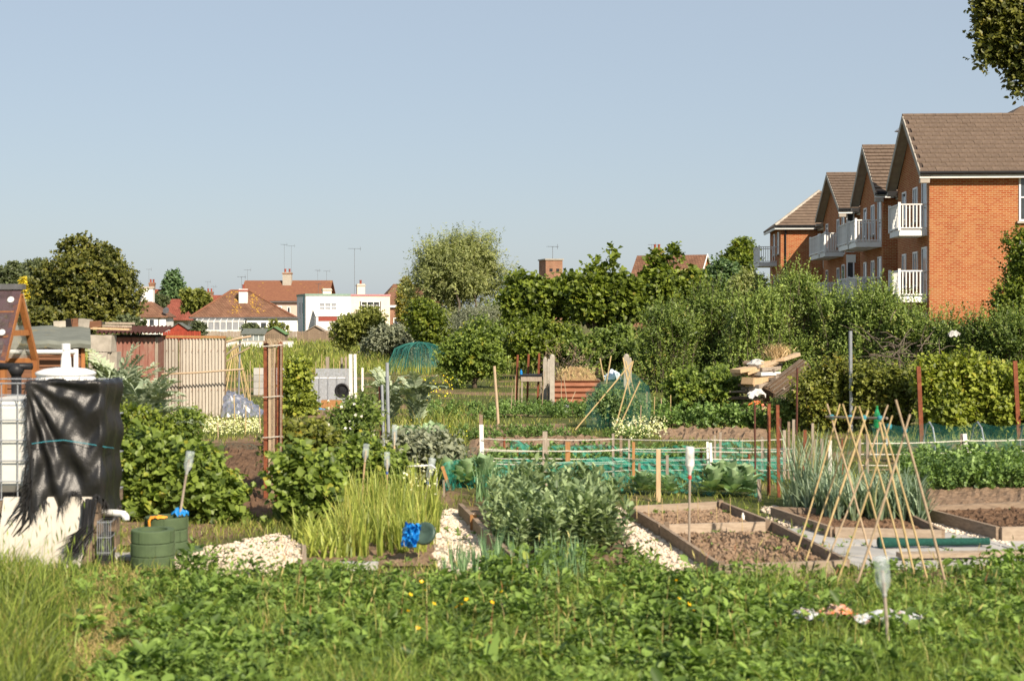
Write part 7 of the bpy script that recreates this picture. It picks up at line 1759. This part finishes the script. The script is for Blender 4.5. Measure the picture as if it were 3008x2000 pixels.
# cardoons
def cardoon(lab, loc, n, Lr, seed, azs=None):
    rg = np.random.default_rng(seed); t = thing('cardoon_plant', lab, 'plant', loc)
    st_ = MB(); st_.tube([(0, 0, -.02), (.02, 0, .4), (.0, .02, 1.1)], [.04, .03, .02], 7); st_.build('stem', M['stem_green'], t)
    for i in range(n):
        lv = Leaves(); az = azs[i % len(azs)] + rg.normal() * .25 if azs else i * 2.4 + rg.normal() * .3; L_ = rg.uniform(*Lr); th = rg.uniform(.05, .45); bend = rg.uniform(.7, 1.9); d = np.array([math.cos(az), math.sin(az), 0]); sd = np.array([-math.sin(az), math.cos(az), 0])
        p = np.array([rg.normal() * .04, rg.normal() * .04, rg.uniform(.0, Lr[0] * .85)]); pts = [p.copy()]; tang = []; sg = 14
        for k_ in range(sg):
            tv = d * math.sin(th) + np.array([0, 0, math.cos(th)]); tang.append(tv); p = p + tv * L_ / sg; th += bend / sg * (.4 + 1.2 * k_ / sg); pts.append(p.copy())
        r_ = rg.random(); lv.ribbon(pts, np.linspace(.03, .006, sg + 1), sd, r_)
        Pp, T, N, LL, WW = [], [], [], [], []
        for k_ in range(2, sg + 1):
            tv = tang[min(k_, sg - 1)]; up_ = np.cross(sd, tv); up_ = -up_ if up_[2] < 0 else up_; fr_ = k_ / sg; le = .17 * L_ / .8 * math.sin(min(1, fr_ * 1.15 + .12) * 2.7) + .035
            for s_ in (-1, 1):
                for q_ in range(2):
                    Pp.append(pts[k_] - tv * L_ / sg * .5 * q_); T.append(sd * s_ * .85 + tv * .6 + up_ * .15 + rg.normal(size=3) * .12); N.append(up_ + rg.normal(size=3) * .2); LL.append(le * rg.uniform(.8, 1.15)); WW.append(le * .36)
        lv.diamonds(np.array(Pp), nrm(np.array(T)), nrm(np.array(N)), np.array(LL), np.array(WW), np.full(len(Pp), r_) * .6 + rg.random(len(Pp)) * .4)
        lv.build('leaf', LM['cardoon'], t)
    return t
cardoon('tall silvery cardoon with jagged arching leaves beside the black sheeted tank', GX(345, 23.5), 40, (.95, 1.4), 81)
cardoon('silvery cardoon with leaves reaching over the currant bush', GX(420, 22.0), 34, (.9, 1.25), 82)
cardoon('silvery grey cardoon close to the two white posts', GX(1140, 32.5), 24, (.6, .9), 83)
cardoon('silvery grey cardoon beside the yellow flowering greens', GX(1225, 32.0), 24, (.6, .95), 84)
# ================================================================== GRASS, WEEDS, FLOWERS
def scatter(rng, n, ya, yb, xa=-600, xb=3750, keep_bare=True, poly=None):
    """ground points, even over the photo rows ya..yb (denser near the eye)"""
    y = rng.uniform(ya, yb, n); x = rng.uniform(xa, xb, n); D = FPX * CH / (y - HY); X = (x - CX) / FPX * D
    ok = np.ones(n, bool)
    if keep_bare:
        for b in BARE: ok &= ~inpoly(X, D, b)
    return np.stack([X, D, np.zeros(n)], 1)[ok], x[ok], y[ok]
rng = np.random.default_rng(900)
# foreground: leafy weeds
lv = Leaves(); lvb = Leaves()
p, x, y = scatter(rng, 16500, 1635, 2150)
nz = vnoise(p[:, 0], p[:, 1], 1, .55); nz2 = vnoise(p[:, 0], p[:, 1], 2, .22)
edge = np.clip((y - (1678 - 35 * ((x > 1440) & (x < 1930)) + 26 * np.sin(x / 170) + 18 * np.sin(x / 61))) / 40, 0, 1)
path = np.exp(-((x - (330 - (y - 1700) * .25)) / 95) ** 2)             # worn dry track beside the long grass
right = np.clip((x - 2350) / 400, 0, 1) * np.clip((y - 1700) / 200, 0, 1)
keep = rng.random(len(p)) < (.18 + .8 * nz) * (.15 + .85 * edge) * (1 - .85 * path) * (1 - .45 * right) * (x > 200)
p, x, y, nz, nz2, edge = p[keep], x[keep], y[keep], nz[keep], nz2[keep], edge[keep]
n = len(p); k = 13
tallw = np.exp(-(((x - 2260) / 120) ** 2 + ((y - 1690) / 45) ** 2)) + .6 * np.exp(-(((x - 1700) / 160) ** 2 + ((y - 1690) / 40) ** 2))
hgt = (.06 + .26 * nz2 * nz + .05 * rng.random(n)) * (.5 + .5 * edge) * (1 + 1.3 * tallw)
az = rng.uniform(0, 6.283, (n, k)); el = rng.uniform(-.1, .95, (n, k)); zz = rng.random((n, k)) * hgt[:, None]
base = p[:, None, :] + np.stack([np.cos(az) * .035, np.sin(az) * .035, zz], 2) + rng.normal(size=(n, 1, 3)) * [.03, .03, 0]
T = np.stack([np.cos(az) * np.cos(el), np.sin(az) * np.cos(el), np.sin(el)], 2); N = nrm(rng.normal(size=(n, k, 3)) * .4 + [0, 0, 1])
size = (.028 + .055 * rng.random((n, 1)) ** 2.5 + .02 * nz[:, None])
L_ = size * rng.uniform(.7, 1.3, (n, k)); W_ = L_ * rng.uniform(.34, .62, (n, 1)); rr = np.clip(rng.random((n, 1)) * .65 + rng.random((n, k)) * .35, 0, 1)
f = lambda a: a.reshape(-1, *a.shape[2:])
lv.hexes(f(base), f(T), f(N), f(L_), f(W_), f(rr), .2)
props(lv.build('weeds', LM['weed']), 'leafy green weeds covering the front of the plot', 'weeds', kind='stuff')
# short grass through the front
p, x, y = scatter(rng, 160000, 1670, 2150)
nz = vnoise(p[:, 0], p[:, 1], 3, .6); edge = np.clip((y - 1680) / 60, 0, 1); path = np.exp(-((x - (330 - (y - 1700) * .25)) / 110) ** 2)
right = np.clip((x - 2100) / 500, 0, 1)
keep = rng.random(len(p)) < (.16 + .42 * nz + .6 * right * nz) * (.3 + .7 * edge) * (1 - .55 * path)
p, x, y, nz = p[keep], x[keep], y[keep], nz[keep]; n = len(p)
lv = Leaves(); lv.blades(p, rng.uniform(0, 6.28, n), rng.uniform(.05, .20, n) * (.6 + .8 * nz), rng.uniform(.004, .008, n), rng.uniform(.2, 1.1, n), rng.random(n))
props(lv.build('grass', LM['grass_tall']), 'fine green grass growing through the front weeds', 'grass', kind='stuff')
# dry grass on the worn track
p, x, y = scatter(rng, 90000, 1560, 2150, -150, 900)
path = np.exp(-((x - (340 - (y - 1700) * .25)) / 110) ** 2) * np.clip((y - 1640) / 60, .25, 1)
keep = rng.random(len(p)) < path * .55
p = p[keep]; n = len(p); lv = Leaves(); lv.blades(p, rng.uniform(0, 6.28, n), rng.uniform(.03, .10, n), rng.uniform(.003, .007, n), rng.uniform(.5, 1.5, n), rng.random(n))
props(lv.build('dry_grass', LM['grass_dry']), 'straw coloured dry grass on the worn track beside the long grass', 'grass', kind='stuff')
# long grass at the left, before the tank
p, x, y = scatter(rng, 60000, 1640, 2200, -300, 420)
d = np.clip(1.15 - (x - 40) / (215 - .0 * y), 0, 1); keep = (rng.random(len(p)) < d ** 1.3 * .20 * (.25 + 1.5 * vnoise(p[:, 0], p[:, 1], 31, .16)))
p, x, y = p[keep], x[keep], y[keep]; n = len(p); d = d[keep]
lv = Leaves(); lv.blades(p, rng.uniform(0, 6.28, n), rng.uniform(.14, .54, n) * (.35 + .65 * d) * np.where(y < 1720, .5, 1), rng.uniform(.005, .013, n), rng.uniform(.15, .8, n), rng.random(n))
props(lv.build('long_grass', LM['grass_left']), 'tall tufted grass growing before the water tank', 'grass', kind='stuff')
# seed stalks standing in the long grass
p, x, y = scatter(rng, 70, 1665, 1830, -20, 360); n = len(p)
lv = Leaves(); lv.blades(p, rng.uniform(0, 6.28, n), rng.uniform(.35, .62, n), rng.uniform(.004, .006, n), rng.uniform(.05, .3, n), rng.random(n) * .8 + .2)
t_ = p + np.stack([rng.normal(size=n) * .02, rng.normal(size=n) * .02, rng.uniform(.36, .55, n)], 1); lv.diamonds(t_, nrm(rng.normal(size=(n, 3)) * .2 + [0, 0, 1]), nrm(rng.normal(size=(n, 3))), rng.uniform(.06, .11, n), rng.uniform(.008, .014, n), rng.random(n))
props(lv.build('grass_stalks', LM['grass_tall']), 'thin seeding grass stalks before the white leaning board', 'grass', kind='stuff')
# tufts at front: bright blades lower left of centre and lower right
p, x, y = scatter(rng, 34000, 1660, 2200, 900, 3160)
m1 = np.exp(-((x - 1120) / 160) ** 2) * np.clip((y - 1780) / 150, 0, 1) + .9 * np.clip((x - 2250) / 300, 0, 1) * np.clip((y - 1820) / 150, 0, 1) + .9 * np.exp(-(((x - 2270) / 120) ** 2 + ((y - 1700) / 50) ** 2))
keep = rng.random(len(p)) < m1 * .5; p, x = p[keep], x[keep]; n = len(p); lv = Leaves()
lv.blades(p, rng.uniform(0, 6.28, n), rng.uniform(.12, .34, n), rng.uniform(.005, .010, n), rng.uniform(.1, .8, n), rng.random(n))
props(lv.build('grass_tufts', LM['grass_tall']), 'bright upright grass tufts among the front weeds', 'grass', kind='stuff')
# grass of the middle plots
p, x, y = scatter(rng, 200000, 1085, 1690)
D = p[:, 1]; nz = vnoise(p[:, 0], p[:, 1], 5, 1.8); nz2 = vnoise(p[:, 0], p[:, 1], 6, .6)
strip = .25 + .9 * np.clip((nz - .35) * 2.2, 0, 1)
strip *= np.where((y > 1440) & (x > 1300), .35, 1)
keep = rng.random(len(p)) < strip * .72
p, x, y, nz, nz2 = p[keep], x[keep], y[keep], nz[keep], nz2[keep]; n = len(p); D = p[:, 1]
tall = 1.5 * np.exp(-(((x - 1290) / 140) ** 2 + ((y - 1265) / 60) ** 2)) + np.exp(-(((x - 2850) / 230) ** 2 + ((y - 1290) / 28) ** 2)) * 1.3 + np.clip((1150 - y) / 60, 0, 1) + .6 * np.exp(-(((x - 590) / 140) ** 2 + ((y - 1235) / 25) ** 2))
lv = Leaves(); lv.blades(p, rng.uniform(0, 6.28, n), rng.uniform(.04, .13, n) * (1 + 2.2 * tall) * (.6 + .7 * nz2), rng.uniform(.0045, .008, n) * (1 + D / 28), rng.uniform(.2, 1.1, n), rng.random(n))
props(lv.build('plot_grass', LM['grass']), 'green and straw grass between the vegetable plots', 'grass', kind='stuff')
# far long grass up to the houses
p, x, y = scatter(rng, 75000, 985, 1100, -600, 3750)
n = len(p); D = p[:, 1]; lv = Leaves(); lv.blades(p, rng.uniform(0, 6.28, n), rng.uniform(.15, .55, n), .012 * D / 22, rng.uniform(.1, .7, n), rng.random(n))
props(lv.build('meadow', LM['grass']), 'long meadow grass between the plots and the houses', 'grass', kind='stuff')
# buttercups
bc = MB(); 
for i in range(5):
    a = i * 1.2566; bc.add([(0, 0, 0), (math.cos(a - .5) * .014, math.sin(a - .5) * .014, .006), (math.cos(a) * .019, math.sin(a) * .019, .010), (math.cos(a + .5) * .014, math.sin(a + .5) * .014, .006)], [(0, 1, 2, 3)])
M['petal'] = pmat('petal_gold', (.85, .55, .01), (.75, .42, .01), 20, None, .35, 0)
pet = bc.mesh('petals', M['petal']); stm = MB().tube([(0, 0, -.26), (.005, 0, -.1), (0, 0, 0)], .0022, 4).mesh('stem', M['stem_green'])
for (x, y) in ((1238, 1709), (1249, 1734), (1274, 1774), (1371, 1761), (1354, 1776), (1199, 1796), (1445, 1770), (1342, 1783), (1474, 1739), (1832, 1721), (1986, 1706), (1996, 1775), (2023, 1776), (2037, 1796), (1227, 1845), (1205, 1747), (1995, 1760)):
    g = G(x, y + 60); Dg = g.y; t = thing('buttercup', 'yellow buttercup flower on a thin stem among the front weeds', 'flower', P(x, y, Dg - .3), float(rng.uniform(0, 6)), 'buttercups in the weeds')
    mobj('petals', pet, t, (0, 0, 0), (R(38), 0, 0), 1.05); mobj('stem', stm, t)
# drifts of white and yellow flowers
def drift(name, lab, xa, xb, ya, yb, n, mat, hz, sz, seed):
    rg = np.random.default_rng(seed); p, x, y = scatter(rg, n, ya, yb, xa, xb, False); n = len(p)
    p[:, 2] = rg.uniform(hz[0], hz[1], n); l = Leaves(); l.diamonds(p, nrm(rg.normal(size=(n, 3)) * .7 + [0, -.5, .3]), nrm(rg.normal(size=(n, 3)) * .4 + [0, -.4, 1]), rg.uniform(sz * .7, sz * 1.3, n), rg.uniform(sz * .7, sz * 1.2, n), rg.random(n))
    props(l.build(name, mat), lab, 'flowers', kind='stuff')
LM['cream'] = leaf_mat('petal_cream', (.55, .55, .20), (.80, .76, .38), None, .2)
drift('cream_flowers', 'drift of creamy yellow flowers before the corrugated screen', 600, 765, 1250, 1285, 900, LM['cream'], (.05, .22), .035, 3)
drift('white_flowers', 'drift of small white and yellow daisies before the netted peas', 1800, 1960, 1268, 1300, 500, LM['cream'], (.08, .35), .04, 4)
drift('white_roses', 'small white blooms scattered over the climbing rose', 960, 1110, 1400, 1440, 90, LM['flower_w'], (.55, 1.15), .045, 5)
drift('yellow_greens', 'yellow flowering greens beside the silvery cardoons', 1240, 1330, 1225, 1250, 80, LM['flower_y'], (.5, 1.0), .04, 6)
drift('garlic_flowers', 'small cream blossoms above the garlic bed', 1180, 1280, 1520, 1560, 40, LM['cream'], (.35, .65), .03, 7)
drift('yellow_meadow_flowers', 'sprinkle of yellow flowers in the grass beside the net fence', 1150, 1420, 1250, 1320, 60, LM['flower_y'], (.1, .25), .025, 8)
# docks and other broad rosettes among the weeds
def rosette(seed, n, Lr, wr):
    rg = np.random.default_rng(seed); lv = Leaves()
    for i in range(n): strap(lv, rg, (0, 0, 0), i * 2.4 + rg.normal() * .3, rg.uniform(*Lr), rg.uniform(*wr), rg.uniform(.25, .8), rg.uniform(.5, 1.4), 6, None, .2)
    return lv.mesh('dock_plant', LM['weed'])
dk = [rosette(300 + i, 11, (.14, .30), (.045, .08)) for i in range(4)]
for (x, y) in ((640, 1930), (820, 1910), (905, 1975), (1050, 1820), (1330, 1900), (1500, 1840), (1620, 1960), (1760, 1810), (1900, 1900), (2120, 1860), (560, 1840), (760, 1790), (2420, 1730), (2330, 1750), (1180, 1960), (2240, 1960), (2900, 1760), (1440, 1985)):
    o = mobj('dock_plant', dk[int(rng.integers(4))], None, G(x, y), (0, 0, float(rng.uniform(0, 6))), float(rng.uniform(.8, 1.3))); props(o, 'broad leaved dock rosette among the front weeds', 'plant', 'docks among the front weeds')
# reddish seed stalks and dead thatch
p, x, y = scatter(rng, 420, 1700, 2000, 700, 3100); keep = rng.random(len(p)) < .25 + .6 * vnoise(p[:, 0], p[:, 1], 44, .7); p = p[keep]; n = len(p); H_ = rng.uniform(.2, .48, n); lv = Leaves(); az = rng.uniform(0, 6.28, n); ln_ = rng.uniform(.05, .35, n)
lv.blades(p, az, H_, rng.uniform(.003, .005, n), ln_, rng.random(n))
tp = p + np.stack([np.cos(az) * H_ * ln_ * .8, np.sin(az) * H_ * ln_ * .8, H_ * .86], 1); lv.diamonds(tp, nrm(rng.normal(size=(n, 3)) * .25 + [0, 0, 1]), nrm(rng.normal(size=(n, 3))), rng.uniform(.05, .10, n), rng.uniform(.006, .014, n), rng.random(n))
LM['stalk'] = leaf_mat('seed_stalk', (.22, .16, .06), (.40, .36, .14), (.30, .12, .06), .2)
props(lv.build('seed_stalks', LM['stalk']), 'thin pale seed heads standing above the front weeds', 'grass', kind='stuff')
p, x, y = scatter(rng, 60000, 1670, 2150, 400, 3160); k_ = vnoise(p[:, 0], p[:, 1], 45, .5) * (.5 + .8 * np.clip((x - 2300) / 500, 0, 1)); keep = rng.random(len(p)) < np.clip((k_ - .42) * 2.2, 0, 1) * .5; p = p[keep]; n = len(p)
lv = Leaves(); lv.blades(p, rng.uniform(0, 6.28, n), rng.uniform(.03, .12, n), rng.uniform(.003, .006, n), rng.uniform(.6, 1.6, n), rng.random(n))
props(lv.build('dead_thatch', LM['grass_dry']), 'straw coloured dead grass in patches among the front weeds', 'grass', kind='stuff')
# seedlings on soil and gravel
rg2 = np.random.default_rng(77); pts_ = []
for (xa, xb, ya, yb, m) in ((1900, 2200, 1500, 1530, 26), (2050, 2420, 1560, 1640, 60), (540, 870, 1590, 1690, 50), (1300, 1420, 1520, 1680, 20), (1880, 2080, 1560, 1680, 24), (2760, 3000, 1500, 1545, 30), (2350, 2900, 1570, 1665, 30), (1400, 1840, 1640, 1672, 50), (890, 1280, 1640, 1672, 50)):
    q, _, _ = scatter(rg2, m, ya, yb, xa, xb, False); q[:, 2] = .06 if xa in (1900, 2050, 2760) else .02; pts_.append(q)
q = np.concatenate(pts_); n = len(q); k = 7; az = rg2.uniform(0, 6.28, (n, k)); el = rg2.uniform(.1, 1.1, (n, k)); T = np.stack([np.cos(az) * np.cos(el), np.sin(az) * np.cos(el), np.sin(el)], 2); L_ = rg2.uniform(.02, .06, (n, 1)) * rg2.uniform(.7, 1.3, (n, k)); f = lambda a: a.reshape(-1, *a.shape[2:])
lv = Leaves(); lv.diamonds(f(np.repeat(q[:, None], k, 1) + T * .008), f(T), f(nrm(rg2.normal(size=(n, k, 3)) * .3 + [0, 0, 1])), f(L_), f(L_ * .45), f(rg2.random((n, k)) * .6 + .3))
props(lv.build('seedlings', LM['weed']), 'tiny weed seedlings dotted over bare soil and gravel', 'weeds', kind='stuff')
